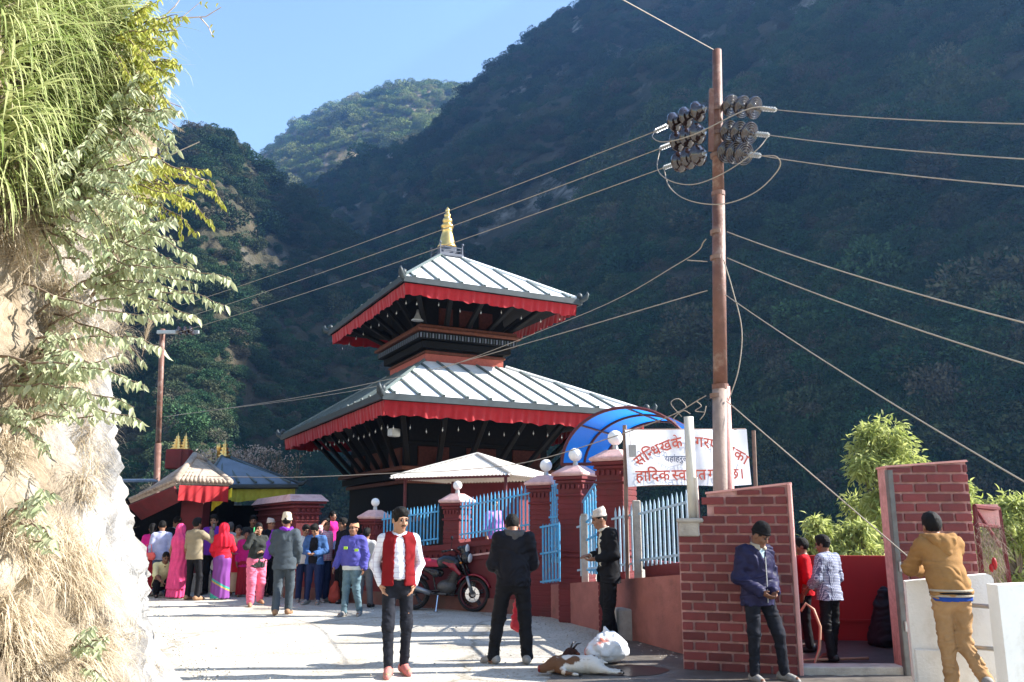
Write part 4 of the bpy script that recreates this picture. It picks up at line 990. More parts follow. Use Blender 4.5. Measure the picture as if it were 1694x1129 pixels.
# bare twigs against the sky
tw = thing('bare_twigs', 'bare pale twigs poking into the sky from the cliff top', 'twigs', at(240, 60, 9.8)); tb = MB()
for pl in ([(215, 45), (260, 38), (300, 30), (330, 5), (350, -10)], [(260, 38), (290, 10), (310, -20)], [(300, 30), (340, 28), (366, 12)], [(220, 70), (270, 62), (300, 40)], [(330, 28), (345, 45), (352, 62)], [(230, 20), (250, -5), (262, -30)], [(200, 250), (270, 262), (330, 235)], [(200, 270), (290, 280), (345, 300)]):
    MB().tube([at(x, y, 9.8) for x, y in pl], [.010, .008, .006, .004, .003][:len(pl)], 5).build('twig', mat('pale_twig', (.45, .40, .36), .8, .2, 12), tw, True)
lf = Blades()
for px, py in ((338, 8), (345, 3), (352, 40), (355, 50), (350, 58), (362, 5), (332, 2)):
    p = np.array(at(px, py, 9.8)); lf.leaf(p, [rg.normal(), rg.normal() * .3, -1], .07, .028, np.array([0, -1, .3]))
lf.build('leaves', m_fresh, tw)
# feathery plumes
pl_ = Blades(); plst = MB(); plumes = thing('plume_grass', 'feathery tan seed plumes among the reeds', 'plume grass', at(210, 170, 9.2))
for (x0, y0, x1, y1) in ((190, 60, 245, 100), (230, 150, 300, 178), (250, 180, 300, 215), (-5, 120, 30, 165), (55, 160, 100, 185), (180, 215, 225, 240), (130, 90, 175, 120), (20, 60, 60, 92), (240, 560, 262, 500), (235, 590, 250, 520)):
    a_, b_ = np.array(at(x0, y0, 9.3)), np.array(at(x1, y1, 9.1)); plst.tube([Vector(a_), Vector(b_)], .004, 4)
    for k in range(150):
        f = rg.uniform(.1, 1); d = (b_ - a_) / np.linalg.norm(b_ - a_) + rg.normal(0, .28, 3); pl_.blade(a_ + (b_ - a_) * f, d, rg.uniform(.08, .2) * (1.1 - .5 * f), .0035, .6, 2)
plst.build('stems', m_stem, plumes, True); pl_.build('plumes', m_dry, plumes)['kind'] = 'stuff'
# ---------------------------------------------------------------- brick gate walls on the right, white parapets, sign, poles, wires
m_brick = mat('painted_brick', (.165, .032, .032), .6, .10, 8, .25, 60, rnd=.28, dirt=(.085, .02, .021), dscale=4)
m_mortar = mat('pink_mortar', (.52, .29, .27), .85, .2, 14, .4, 60, dirt=(.34, .18, .16), dscale=3)
m_plast = mat('pink_plaster_edge', (.60, .30, .27), .8, .14, 6, .3, 50)
m_whitepl = mat('whitewashed_concrete', (.84, .82, .77), .8, .05, 3, .3, 40, dirt=(.58, .53, .44), dscale=1.8)
m_redsheet = mat('bright_red_sheet', (.26, .008, .009), .55, .10, 2, .1, 20, dirt=(.22, .012, .012), dscale=1.2)
m_darkfloor = mat('dark_wet_concrete', (.055, .05, .045), .45, .3, 5, .3, 40)
m_galv = mat('galvanised_steel', (.38, .39, .39), .45, .12, 8, metal=.6)
def brick_slab(t, W, H, th, bw, bh, seed=0, z0=0.0, x0=0.0, topf=None, gap=.024):
    """face at local y=0 (towards -y): mortar core with separate bricks standing 8 mm proud"""
    rg = np.random.default_rng(seed); topf = topf or (lambda x: H)
    rows = int((H + .5) / bh) + 1
    for r_ in range(rows):
        zb = z0 + r_ * bh
        off = (r_ % 2) * bw / 2 + rg.uniform(-.01, .01); x = x0 - off
        while x < x0 + W:
            a_, b_ = max(x, x0) + gap / 2, min(x + bw, x0 + W) - gap / 2; x += bw
            zt = min(zb + bh - gap / 2, topf((a_ + b_) / 2) - .012); zl = zb + gap / 2
            if b_ - a_ < .03 or zt - zl < .025: continue
            MB().bbox(((a_ + b_) / 2, -.002 - .006 + rg.uniform(-.0015, .0015), (zl + zt) / 2), (b_ - a_, .02, zt - zl), .004).build('brick', m_brick, t)
# left brick wall
BL, BR_ = at(1131, 1115, 9.72), at(1322, 1105, 9.34); BL.z = BR_.z = 0
bd = BR_ - BL; BLn = bd.length; bang = math.atan2(bd.y, bd.x)
lw = thing('brick_wall', 'stepped red brick gate wall with pale mortar beside the man in beanie', 'wall', BL, bang)
xs1 = (at(1167, 815, 9.65).x - BL.x) / math.cos(bang)
zlow = at(1148, 862, 9.7).z; zt0, zt1 = at(1167, 818, 9.65).z, at(1303, 802, 9.34).z
def ltop(x): return zlow if x < xs1 else zt0 + (zt1 - zt0) * (x - xs1) / (BLn - xs1)
core = MB().prism([(0, .02), (xs1, .02), (xs1, .34), (0, .34)], -.2, zlow)
V = [(xs1, .02, -.2), (BLn, .02, -.2), (BLn, .34, -.2), (xs1, .34, -.2), (xs1, .02, zt0), (BLn, .02, zt1), (BLn, .34, zt1), (xs1, .34, zt0)]
core.add(V, [(0, 3, 2, 1), (4, 5, 6, 7), (0, 1, 5, 4), (1, 2, 6, 5), (2, 3, 7, 6), (3, 0, 4, 7)])
core.build('mortar_core', m_mortar, lw)
brick_slab(lw, BLn, max(zt0, zt1), .34, .262, .102, 3, -.1, 0, ltop)
# plaster edge at the opening, cement patch on the step, thin cap
MB().bbox((BLn + .022, .16, (zt1 - .1) / 2), (.04, .40, zt1 + .115), .008).build('plaster_edge', m_plast, lw)
MB().add([(xs1 - .01, -.012, zt0), (BLn + .045, -.012, zt1 + .002), (BLn + .045, .36, zt1 + .002), (xs1 - .01, .36, zt0), (xs1 - .01, -.012, zt0 + .022), (BLn + .045, -.012, zt1 + .026), (BLn + .045, .36, zt1 + .026), (xs1 - .01, .36, zt0 + .022)], [(0, 3, 2, 1), (4, 5, 6, 7), (0, 1, 5, 4), (1, 2, 6, 5), (2, 3, 7, 6), (3, 0, 4, 7)]).build('cement_cap', m_plast, lw)
MB().bbox((xs1 * .42, .15, zlow + .004), (xs1 * .9, .40, .05), .015).build('cement_cap', m_conc, lw)
MB().bbox((xs1 * .38, -.014, zlow - .09), (xs1 * .7, .028, .16), .012).build('cement_patch', m_conc, lw)
# right brick wall
CL, CR = at(1477, 900, 9.45), at(1616, 900, 9.35); CL.z = CR.z = 0; cdv = CR - CL; CLn = cdv.length
rw = thing('brick_wall', 'red brick gate pier behind the boy in the tan jacket', 'wall', CL, math.atan2(cdv.y, cdv.x))
zc0, zc1 = at(1477, 774, 9.45).z, at(1610, 764, 9.35).z
V = [(0, .02, -.2), (CLn, .02, -.2), (CLn, .32, -.2), (0, .32, -.2), (0, .02, zc0), (CLn - .02, .02, zc1), (CLn - .02, .32, zc1), (0, .32, zc0)]
MB().add(V, [(0, 3, 2, 1), (4, 5, 6, 7), (0, 1, 5, 4), (1, 2, 6, 5), (2, 3, 7, 6), (3, 0, 4, 7)]).build('mortar_core', m_mortar, rw)
brick_slab(rw, CLn - .01, max(zc0, zc1), .32, .262, .104, 8, .62, 0, lambda x: zc0 + (zc1 - zc0) * x / CLn)
MB().add([(-.01, -.012, zc0), (CLn, -.012, zc1), (CLn, .34, zc1), (-.01, .34, zc0), (-.01, -.012, zc0 + .02), (CLn - .015, -.012, zc1 + .02), (CLn - .015, .34, zc1 + .02), (-.01, .34, zc0 + .02)], [(0, 3, 2, 1), (4, 5, 6, 7), (0, 1, 5, 4), (1, 2, 6, 5), (2, 3, 7, 6), (3, 0, 4, 7)]).build('cement_cap', m_plast, rw)
# steel gate jamb standing against it
jt, jb = at(1473, 778, 9.32), at(1500, 1118, 9.32)
jm = thing('steel_gate_jamb', 'grey steel angle jamb standing against the right brick pier', 'gate jamb', (jb.x, jb.y, 0))
MB().box(((jt.x + jb.x) / 2, 9.30, jt.z / 2), (.05, .012, jt.z)).box(((jt.x + jb.x) / 2 - .028, 9.335, jt.z / 2), (.006, .07, jt.z)).build('angle_bar', mat('dark_steel', (.13, .13, .125), .55, .25, 8, dirt=(.10, .06, .04), dscale=3), jm, True)
for z in (.45, 1.05):
    MB().tube([(jb.x + .02, 9.28, z), (jb.x + .02, 9.28, z + .10)], .012, 8).bbox((jb.x + .055, 9.285, z + .05), (.05, .01, .05), .003).build('hinge', m_galv, jm, True)
MB().tube([(jb.x + .05, 9.26, 1.12), (jb.x + .09, 9.25, 1.12), (jb.x + .09, 9.25, 1.02)], .009, 6).build('latch', m_galv, jm, True)
# sunken entry: sill, floor, red sheet wall, hose
zs = at(1400, 1104, 9.35).z
sill = MB().bbox(((BR_.x + CL.x) / 2, 9.48, zs / 2 - .1), (CL.x - BR_.x - .05, .26, zs + .2), .01); so = sill.build('entry_sill', m_conc); tag(so, kind='structure')
fl = MB().box(((BR_.x + CL.x) / 2 + .2, 10.87, -.0305), (CL.x - BR_.x + 1.2, 2.50, .1)).build('entry_floor', m_darkfloor); tag(fl, kind='structure')
rA, rB = at(1316, 919, 12.1), at(1500, 914, 11.9)
rwall = thing('red_sheet_wall', 'plain bright red sheet wall behind the youth with the hose', 'wall', (rA.x, rA.y, 0), math.atan2(rB.y - rA.y, rB.x - rA.x))
Lr = (rB - rA).length + .5
MB().bbox((Lr / 2, .03, rA.z / 2 - .2), (Lr, .05, rA.z + .4), .006).build('sheet', m_redsheet, rwall)
MB().box((Lr / 2, -.012, .28), (Lr, .03, .03)).build('rail', m_redsheet, rwall)
# red side sheet of the entry, running back from the left brick wall
sA, sB = BR_ + Vector((.08, .35, 0)), Vector((rA.x + .02, rA.y, 0))
rside = thing('red_side_sheet', 'dark red side sheet of the entry behind the left brick wall', 'wall', sA, math.atan2(sB.y - sA.y, sB.x - sA.x))
zsd = at(1325, 925, 9.8).z
MB().bbox(((sB - sA).length / 2, .03, zsd / 2 - .15), ((sB - sA).length, .04, zsd + .3), .006).build('sheet', m_redsheet, rside)
# unseen low wall added right of the entry to shade its floor
eA = CL + Vector((.24, .36, 0)); eB = at(1512, 950, 12.2); ew = thing('entry_shade_wall', 'low dark red wall added to shade the entry, hidden behind the right brick pier', 'wall', eA, math.atan2(eB.y - eA.y, eB.x - eA.x))
MB().bbox((1.3, -.06, .42), (2.6, .12, 1.25), .01).build('wall_face', m_red_wall, ew)
# white parapets and rails
pA, pB = at(1498, 962, 8.55), at(1642, 950, 8.35)
wp = thing('white_parapet', 'whitewashed concrete parapet slab the boy leans over', 'parapet', (pA.x, pA.y, 0), math.atan2(pB.y - pA.y, pB.x - pA.x))
Lw = (pB - pA).length; zp0, zp1 = pA.z, pB.z
def slab(t, L, za, zb, th, name, m, r=.05):
    poly = [(0, -.3), (L, -.3), (L, zb - r), (L - r * .3, zb - r * .3), (L - r, zb), (.0, za)]
    M = Matrix(((1, 0, 0, 0), (0, 0, 1, 0), (0, 1, 0, 0), (0, 0, 0, 1)))
    return MB().prism([(x, z) for x, z in poly[::-1]], 0, th, M).build(name, m, t)
slab(wp, Lw, zp0, zp1, .13, 'slab', m_whitepl)
MB().bbox((.27, -.022, .13), (.50, .045, .50), .008).build('block', m_whitepl, wp)
qA = at(1650, 968, 7.55)
wp2 = thing('white_parapet', 'whitewashed concrete post block right of the two pipe rails', 'parapet', (qA.x, qA.y, 0), R(3))
slab(wp2, .62, qA.z, qA.z + .02, .16, 'slab', m_whitepl, .03)
for y0, y1, lab in ((1000, 1006, 'upper'), (1069, 1076, 'lower')):
    a_, b_ = at(1588, y0, 8.32), at(1668, y1, 7.62)
    rt = thing('pipe_rail', '%s grey pipe rail joining the two white parapets' % lab, 'rail', a_, group=None)
    MB().tube([a_, b_], .021, 12).build('pipe', m_galv, rt, True, True)
    MB().tube([a_, a_ + (a_ - b_).normalized() * .02], .034, 12).build('flange', m_galv, rt, True)
# stack of brush behind the right pier: red frame full of dry creepers
fA, fB = at(1612, 838, 10.2), at(1652, 842, 10.4)
rk = thing('brush_rack', 'dark red metal frame overgrown with dry creepers behind the pier', 'rack', (fA.x, 10.3, 0))
MB().tube([(fA.x, 10.2, 0), fA], .03, 6).tube([(fB.x + .05, 10.4, 0), fB], .03, 6).tube([fA, fB], .03, 6).tube([at(1612, 868, 10.2), at(1655, 872, 10.4)], .025, 6).tube([fA, at(1655, 905, 10.4)], .022, 6).build('frame', m_red_wall, rk, True)
MB().box((0, 0, 0), (.30, .03, .26), frame(at(1632, 853, 10.36), (1, .1, 0), (0, 0, 1)) @ Matrix.Rotation(R(90), 4, 'X')).build('panel', m_plast, rk, True)
br = Blades(); rg = np.random.default_rng(5)
for k in range(900):
    p = np.array(at(rg.uniform(1604, 1658), rg.uniform(868, 965), rg.uniform(9.9, 10.7))); br.blade(p, rg.normal(0, 1, 3) + np.array([0, 0, -.5]), rg.uniform(.1, .35), .006, 1.5, 3)
br.build('creepers', leafmat('dead_creeper', (.10, .07, .05), (.36, .28, .22), .2, .8), rk)['kind'] = 'stuff'
MB().sphere(at(1645, 933, 9.85), (.03, .03, .07), 8, 6).sphere(at(1640, 940, 9.85), (.025, .025, .05), 8, 6).build('red_flowers', m_redsheet, rk, True, True)

# ---- banner
sPL, sPR = at(1041, 1050, 12.25), at(1243, 800, 12.75)
m_board = mat('white_banner_vinyl', (.72, .73, .78), .5, .03, 2, .12, 5)
m_ink = mat('brick_red_ink', (.36, .05, .03), .6, .05, 5); m_ink2 = mat('dark_blue_ink', (.03, .05, .12), .6, .05, 5)
m_rustpost = mat('brown_steel_post', (.20, .13, .10), .6, .2, 10)
bn = thing('banner_sign', 'white welcome banner with red Nepali lettering on two posts', 'sign', (sPL.x, sPL.y, 0))
c00, c10, c01, c11 = at(1039, 806, 12.2), at(1243, 801, 12.7), at(1037, 707, 12.2), at(1245, 715, 12.7)
ux = (c10 - c00); Wb = ux.length; uxn = ux.normalized(); Hb = (c01.z - c00.z + c11.z - c10.z) / 2
BM = frame(c00, Vector((uxn.x, uxn.y, uxn.z)), Vector((0, 0, 1)))            # local x along the banner, y up, z towards the road
if BM.col[2].y > 0: pass
NV = []; nn = 24
for j in range(7):
    for i in range(nn + 1):
        x = Wb * i / nn; y = Hb * j / 6
        if j == 0: y += .02 * math.sin(x * 3.0)
        NV.append(BM @ Vector((x, y, .012 * math.sin(x * 5 + y * 3) + .006 * math.sin(x * 17))))
i0 = np.arange(6)[:, None] * (nn + 1) + np.arange(nn)[None]
npmesh('banner_cloth', NV, np.stack([i0, i0 + 1, i0 + nn + 2, i0 + nn + 1], -1).reshape(-1, 4), m_board, bn, True, True)
for (p, q) in ((sPL, at(1034, 703, 12.22)), (Vector((c10.x + .03, c10.y, 0)), at(1248, 712, 12.72))):
    MB().tube([(p.x, p.y + .05, 0), (q.x, q.y + .05, q.z)], .03, 6).build('post', m_rustpost, bn, True)
MB().tube([BM @ Vector((0, Hb, -.03)), BM @ Vector((Wb, Hb, -.03))], .016, 6).build('rail', m_rustpost, bn, True)
MB().tube([BM @ Vector((0, 0.02, -.03)), BM @ Vector((Wb, .02, -.03))], .016, 6).build('rail', m_rustpost, bn, True)
MB().bbox((0, 0, 0), (.11, .17, .012), .004, BM @ Matrix.Translation((.085, Hb - .30, .045))).build('grey_tag', mat('grey_card', (.20, .20, .20), .7, .1, 5), bn, True)
MB().tube([BM @ Vector((.06, Hb - .22, .045)), BM @ Vector((.055, Hb, .03))], .003, 4).tube([BM @ Vector((.11, Hb - .22, .045)), BM @ Vector((.115, Hb, .03))], .003, 4).build('string', m_rustpost, bn, True)
gp_ = gp(1036, 1062); MB().bbox((sPL.x, sPL.y + .05, .10), (.34, .34, .62), .02).build('footing', m_conc, bn, True)
# lettering: glyph meshes laid on the cloth
_GL = {}
def glyph(ch):
    if ch in _GL: return _GL[ch]
    cu = bpy.data.curves.new('g', 'FONT'); cu.body = ch; cu.resolution_u = 2; cu.offset = .014; ob = bpy.data.objects.new('g', cu); COL.objects.link(ob)
    dg = bpy.context.evaluated_depsgraph_get(); me = ob.evaluated_get(dg).to_mesh()
    V = [tuple(v.co) for v in me.vertices]; Fc = [tuple(p.vertices) for p in me.polygons]; bpy.data.objects.remove(ob)
    _GL[ch] = (V, Fc); return _GL[ch]
def cut_right(g, xmax, keep_top=.52):
    """half form: drop the stem, keep the loop and a short head line"""
    V, Fc = g; bm = bmesh.new(); vs = [bm.verts.new(v) for v in V]
    for f in Fc:
        try: bm.faces.new([vs[i] for i in f])
        except ValueError: pass
    bmesh.ops.bisect_plane(bm, geom=bm.verts[:] + bm.edges[:] + bm.faces[:], plane_co=(xmax, 0, 0), plane_no=(1, 0, 0), clear_outer=True)
    bm.verts.index_update(); out = ([tuple(v.co) for v in bm.verts], [tuple(v.index for v in f.verts) for f in bm.faces]); bm.free(); return out
REPH = ([(-.02, .62, 0), (.04, .62, 0), (-.10, .86, 0), (-.13, .80, 0), (-.26, .80, 0), (-.24, .88, 0)], [(0, 1, 2, 3), (3, 2, 5, 4)])
def word(seq, place, size, m, z=.022):
    """seq: list of (glyph, advance, dx); place(x) -> (x, y, angle) on the banner"""
    x = 0.0
    for g, adv, dx in seq:
        V, Fc = g; b = MB(); px, py, an = place(x + (adv / 2 if adv > 0 else 0) * 0)
        T = BM @ Matrix.Translation((px, py, z)) @ Matrix.Rotation(an, 4, 'Z') @ Matrix.Scale(size, 4)
        b.add([(v[0] + dx, v[1], v[2]) for v in V], Fc, T); b.build('letter', m, bn, True); x += adv * size
    return x
G = glyph
n_half, s_half = cut_right(G('न'), .34), cut_right(G('स'), .47)
def full(ch, adv): return (G(ch), adv, 0)
imat = G('ि')
top = [full('स', .69), (imat, .27, 0), (n_half, .33, 0), full('ध', .63), full('ख', .83), full('क', .78), (REPH, 0, -.36), ((([], [])), .30, 0), full('न', .57), full('ग', .58), full('र', .42), full('प', .58), full('ा', .27), (imat, .27, 0), full('ल', .69), full('क', .78), full('ा', .27)]
szt = Wb * .93 / sum(a for _, a, _ in top); tot = sum(a for _, a, _ in top) * szt
Rarc = Wb * .72; a_tot = tot / Rarc
def arcp(x):
    a = a_tot / 2 - x / Rarc; cx, cy = Wb * .525, Hb * .69 - Rarc
    return cx - Rarc * math.sin(a), cy + Rarc * math.cos(a), a
word(top, arcp, szt, m_ink)
mid = [full('य', .60), full('ह', .55), full('ा', .27), (G('ं'), 0, 0), full('ह', .55), full('र', .42), (G('ु'), 0, -.02), full('ल', .69), full('ा', .27), full('ई', .50)]
word(mid, lambda x: (Wb * .30 + x, Hb * .43, 0), .118, m_ink2)
bot = [full('ह', .55), full('ा', .27), (imat, .27, 0), full('द', .53), (REPH, 0, -.18), full('क', .78), ((([], [])), .14, 0), (s_half, .45, 0), full('व', .58), full('ा', .27), full('ग', .58), full('त', .58), ((([], [])), .14, 0), full('ग', .58), full('र', .42), full('द', .53), (REPH, 0, -.2), full('छ', .72), full('।', .30)]
szb = Wb * .87 / sum(a for _, a, _ in bot)
word(bot, lambda x: (Wb * .06 + x, Hb * .10, 0), szb, m_ink)

# ---- utility pole with strain insulators
m_polered = mat('rusty_red_pole', (.15, .072, .052), .55, .25, 5, .2, 30, dirt=(.32, .24, .20), dscale=3.5)
m_polegrey = mat('bleached_pole_paint', (.30, .225, .19), .6, .18, 5, .2, 30, dirt=(.24, .15, .12), dscale=2.5)
m_porc = mat('brown_porcelain', (.022, .012, .011), .04, .2, 6, spec=.9)
m_wire = mat('aluminium_wire', (.30, .26, .21), .6, .1, 8)
pb, pt = at(1183, 815, 10.3), at(1186, 84, 10.3); pb0 = Vector((pb.x - .01, 10.3, -.1))
pole = thing('utility_pole', 'tall rusty steel utility pole carrying disc insulators and wires', 'utility pole', (pb0.x, pb0.y, 0))
def pp(f): return pb0.lerp(pt, f)
MB().tube([pp(0), pp(.42)], [.100, .094], 20).build('lower_section', m_polegrey, pole, True, True)
MB().tube([pp(.42), pp(.74)], [.086, .080], 20).build('middle_section', m_polered, pole, True, True)
MB().tube([pp(.74), pp(1.0)], [.074, .060], 20).build('upper_section', m_polered, pole, True, True)
for f, r_ in ((.42, .100), (.74, .086)): MB().tube([pp(f) - Vector((0, 0, .03)), pp(f) + Vector((0, 0, .03))], r_, 20).build('collar', m_polered, pole, True)
MB().tube([(pb0.x + .155, 10.28, 0), at(1200, 640, 10.28)], .055, 14).build('side_pipe', m_plast, pole, True, True)
a_, b_ = at(1177, 148, 10.18), at(1176, 250, 10.18)
MB().box((0, 0, 0), ((a_ - b_).length, .06, .05), frame((a_ + b_) / 2, (a_ - b_), (1, 0, 0))).build('back_bracket', m_polered, pole, True)
def band(py, m=m_rustpost):
    p = at(1186, py, 10.3); MB().tube([p - Vector((0, 0, .025)), p + Vector((0, 0, .025))], .088, 14).build('clamp_band', m, pole, True)
for y in (182, 222, 258, 385, 427, 655): band(y)
disc = [(.012, -.075), (.05, -.075), (.055, -.035), (.075, -.025), (.122, .0), (.127, .012), (.123, .034), (.116, .034), (.112, .0), (.104, .0), (.100, .036), (.093, .036), (.088, .0), (.080, .0), (.075, .036), (.068, .036), (.063, .0), (.052, .002), (.046, .034), (.036, .034), (.028, .01), (.022, .05), (.012, .07)]
def insulators(p0, p1, label, n=3):
    """a string of cap-and-pin discs from p0 (pole side) to p1 (wire side); the ribbed hollow faces the wire"""
    p0, p1 = Vector(p0), Vector(p1); d = (p1 - p0); L = d.length; d.normalize()
    t = thing('insulator_string', label, 'insulator', p0, group='strain insulators on the pole')
    M0 = frame(p0, d, Vector((0, 0, 1)) if abs(d.z) < .9 else Vector((1, 0, 0))) @ Matrix.Rotation(R(90), 4, 'Y')
    s = L / (n + 1.6)
    for k in range(n):
        MB().lathe(disc, 24, M0 @ Matrix.Translation((0, 0, s * (k + .7))) @ Matrix.Scale(1.13, 4)).build('disc', m_porc, t, True, True)
        MB().tube([p0 + d * s * (k + .22), p0 + d * s * (k + .58)], .034, 10).build('metal_cap', m_galv, t, True, True)
    MB().tube([p0, p0 + d * s * .3], .014, 8).build('link', m_galv, t, True)
    q = p0 + d * s * (n + .35)
    MB().tube([q, p1], [.016, .022], 8).build('clamp', m_galv, t, True)
    for k in range(5): MB().tube([q.lerp(p1, .15 + k * .17), q.lerp(p1, .22 + k * .17)], .034, 8).build('clamp_bolt', m_galv, t, True)
    return p1
RI = []
for (x0, y0), (x1, y1), lab in (((1194, 174), (1284, 182), 'upper right'), ((1192, 216), (1272, 224), 'middle right'), ((1190, 250), (1258, 258), 'lower right')):
    RI.append(insulators(at(x0, y0, 10.25), at(x1, y1, 9.7), 'ribbed disc insulator string, %s of the pole' % lab))
LI = []
for (x0, y0), (x1, y1), lab in (((1170, 178), (1083, 218), 'upper left'), ((1168, 216), (1092, 246), 'middle left'), ((1168, 253), (1098, 278), 'lower left')):
    LI.append(insulators(at(x0, y0, 10.3), at(x1, y1, 11.0), 'glossy disc insulator string, %s of the pole' % lab))
# ---- wires
def wire(pts, label, r=.008, sag=0.0, n=16, smooth_=True, name='wire'):
    pts = [Vector(p) for p in pts]; P = []
    if len(pts) == 2:
        for i in range(n + 1):
            f = i / n; p = pts[0].lerp(pts[1], f); P.append(p - Vector((0, 0, 4 * sag * f * (1 - f))))
    else:                                                       # Catmull-Rom through the points
        q = [pts[0] * 2 - pts[1]] + pts + [pts[-1] * 2 - pts[-2]]
        for i in range(1, len(q) - 2):
            for k in range(8):
                t = k / 8; a, b, c, d = q[i - 1], q[i], q[i + 1], q[i + 2]
                P.append(.5 * ((2 * b) + (c - a) * t + (2 * a - 5 * b + 4 * c - d) * t * t + (3 * b - a - 3 * c + d) * t ** 3))
        P.append(pts[-1])
    o = MB().tube(P, r, 6).build(name, m_wire, None, False, True)
    return tag(o, label, 'wire')
FAR = [at(305, 560, 27.5), at(300, 568, 27.5), at(312, 552, 27.5)]
for k, (e, lab) in enumerate(((RI[0], 'top'), (RI[1], 'second'), (RI[2], 'third'))):
    wire([e, at(1720, (206, 265, 311)[k], 6.6)], '%s power line leaving the right-hand insulators' % lab, .0055, .03)
for k, (e, q) in enumerate(((LI[0], at(300, 505, 27.0)), (LI[1], at(292, 530, 27.0)), (LI[2], at(285, 553, 27.0)))):
    wire([e, q], '%s power line crossing in front of the temple finial' % ('top', 'second', 'third')[k], .0075, .10)
wire([at(1183, 84, 10.3), at(985, -25, 8.0)], 'stay wire from the pole top up out of view', .006, .0)
for (x0, y0), (x1, y1), Ye, lab in (((1203, 384), (1720, 541), 6.4, 'thick service cable below the insulators'), ((1203, 427), (1720, 610), 6.3, 'second thick service cable below the insulators'), ((1200, 488), (1720, 812), 6.2, 'steep service cable falling to the right of the pole'), ((1202, 664), (1545, 958), 8.7, 'taut stay cable from pole down to the white parapet')):
    wire([at(x0, y0, 10.2), at(x1, y1, Ye)], lab, .0065, .05 if y1 < 900 else .0)
wire([at(1197, 430, 10.15), at(1212, 480, 10.1), at(1227, 545, 10.1), at(1222, 610, 10.1), at(1205, 664, 10.18)], 'slack cable loop hanging beside the pole', .007)
wire([at(1168, 396, 10.3), at(1125, 435, 11.2), at(940, 530, 15), at(620, 640, 21), at(270, 690, 27.5)], 'sagging cable from the pole past the upper roof', .0075)
wire([at(1170, 433, 10.3), at(1137, 431, 10.6)], 'short tie wire joining the sagging cable to the pole', .007)
wire([at(1170, 481, 10.3), at(900, 560, 14), at(700, 615, 18), at(480, 660, 22), at(272, 690, 27.5)], 'lower sagging cable crossing the lower roof', .0075)
wire([at(1168, 655, 10.3), at(1080, 700, 11.2), at(885, 762, 14.5), at(760, 778, 16), at(655, 783, 17.3), at(480, 790, 19), at(330, 788, 21)], 'low service cable running past the porch to the shrines', .0075)
wire([LI[0], at(1080, 228, 10.5), at(1100, 235, 10.2), at(1150, 222, 9.9), at(1240, 180, 9.7), RI[0]], 'jumper cable over the top insulators', .007)
wire([LI[1], at(1088, 280, 10.6), at(1110, 300, 10.2), at(1150, 305, 10), at(1200, 285, 9.8), at(1250, 250, 9.6), RI[1]], 'jumper cable between the middle insulators', .007)
wire([LI[2], at(1108, 310, 10.5), at(1140, 332, 10.1), at(1195, 338, 9.8), at(1250, 318, 9.6), at(1288, 280, 9.4), at(1285, 260, 9.3), RI[2]], 'long looping jumper cable under the insulators', .007)
for k, pl in enumerate(([(1128, 690), (1110, 668), (1122, 660), (1135, 672), (1128, 680)], [(1118, 700), (1115, 692), (1130, 680), (1142, 685)], [(1152, 664), (1160, 672), (1150, 680), (1165, 682)], [(1158, 695), (1165, 685), (1168, 672)])):
    wire([at(x, y, 10.6) for x, y in pl], 'frayed loose wire end knotted %s the low service cable' % ('around', 'below', 'near the pole on', 'hanging off')[k], .006)
# ---- thick short white pipe on the step of the brick wall
tp, tb_ = at(1139, 690, 9.84), at(1147, 862, 9.84)
wpipe = thing('white_pipe_post', 'short thick white pipe standing on the brick wall step', 'post', (tb_.x, tb_.y, tb_.z - .02))
MB().tube([tb_ - Vector((0, 0, .02)), tp], .055, 18).build('pipe', mat('cream_pipe_paint', (.58, .55, .48), .5, .1, 5, dirt=(.4, .36, .3)), wpipe, True, True)
MB().tube([tp - Vector((0, 0, .004)), tp + Vector((0, 0, .004))], .046, 18).build('pipe_mouth', m_black_wood, wpipe, True)
MB().tube([tb_ + Vector((.05, -.02, .0)), at(1151, 790, 9.79)], .02, 6).build('loose_strip', m_corr, wpipe, True)
# ---- far pole at the shrines
fb, ft = at(270, 770, 27.5), at(269, 545, 27.5)
fp = thing('far_utility_pole', 'rusty utility pole behind the tiled shrine', 'utility pole', (fb.x, fb.y, 0))
MB().tube([(fb.x, fb.y, -.5), Vector((fb.x, fb.y, -.5)).lerp(ft, .55)], .10, 12).tube([Vector((fb.x, fb.y, -.5)).lerp(ft, .55), ft], .085, 12).build('shaft', m_polered, fp, True, True)
c_ = at(262, 551, 27.5); d_ = at(322, 546, 27.0)
MB().bbox(((c_.x + d_.x) / 2, 27.4, c_.z), (d_.x - c_.x, .1, .12), .01).build('cross_arm', m_galv, fp, True)
for px in (296, 306, 316):
    MB().lathe(disc, 14, Matrix.Translation(at(px, 548, 27.2)) @ Matrix.Rotation(R(80), 4, 'Y') @ Matrix.Scale(1.25, 4)).build('disc', m_porc, fp, True, True)
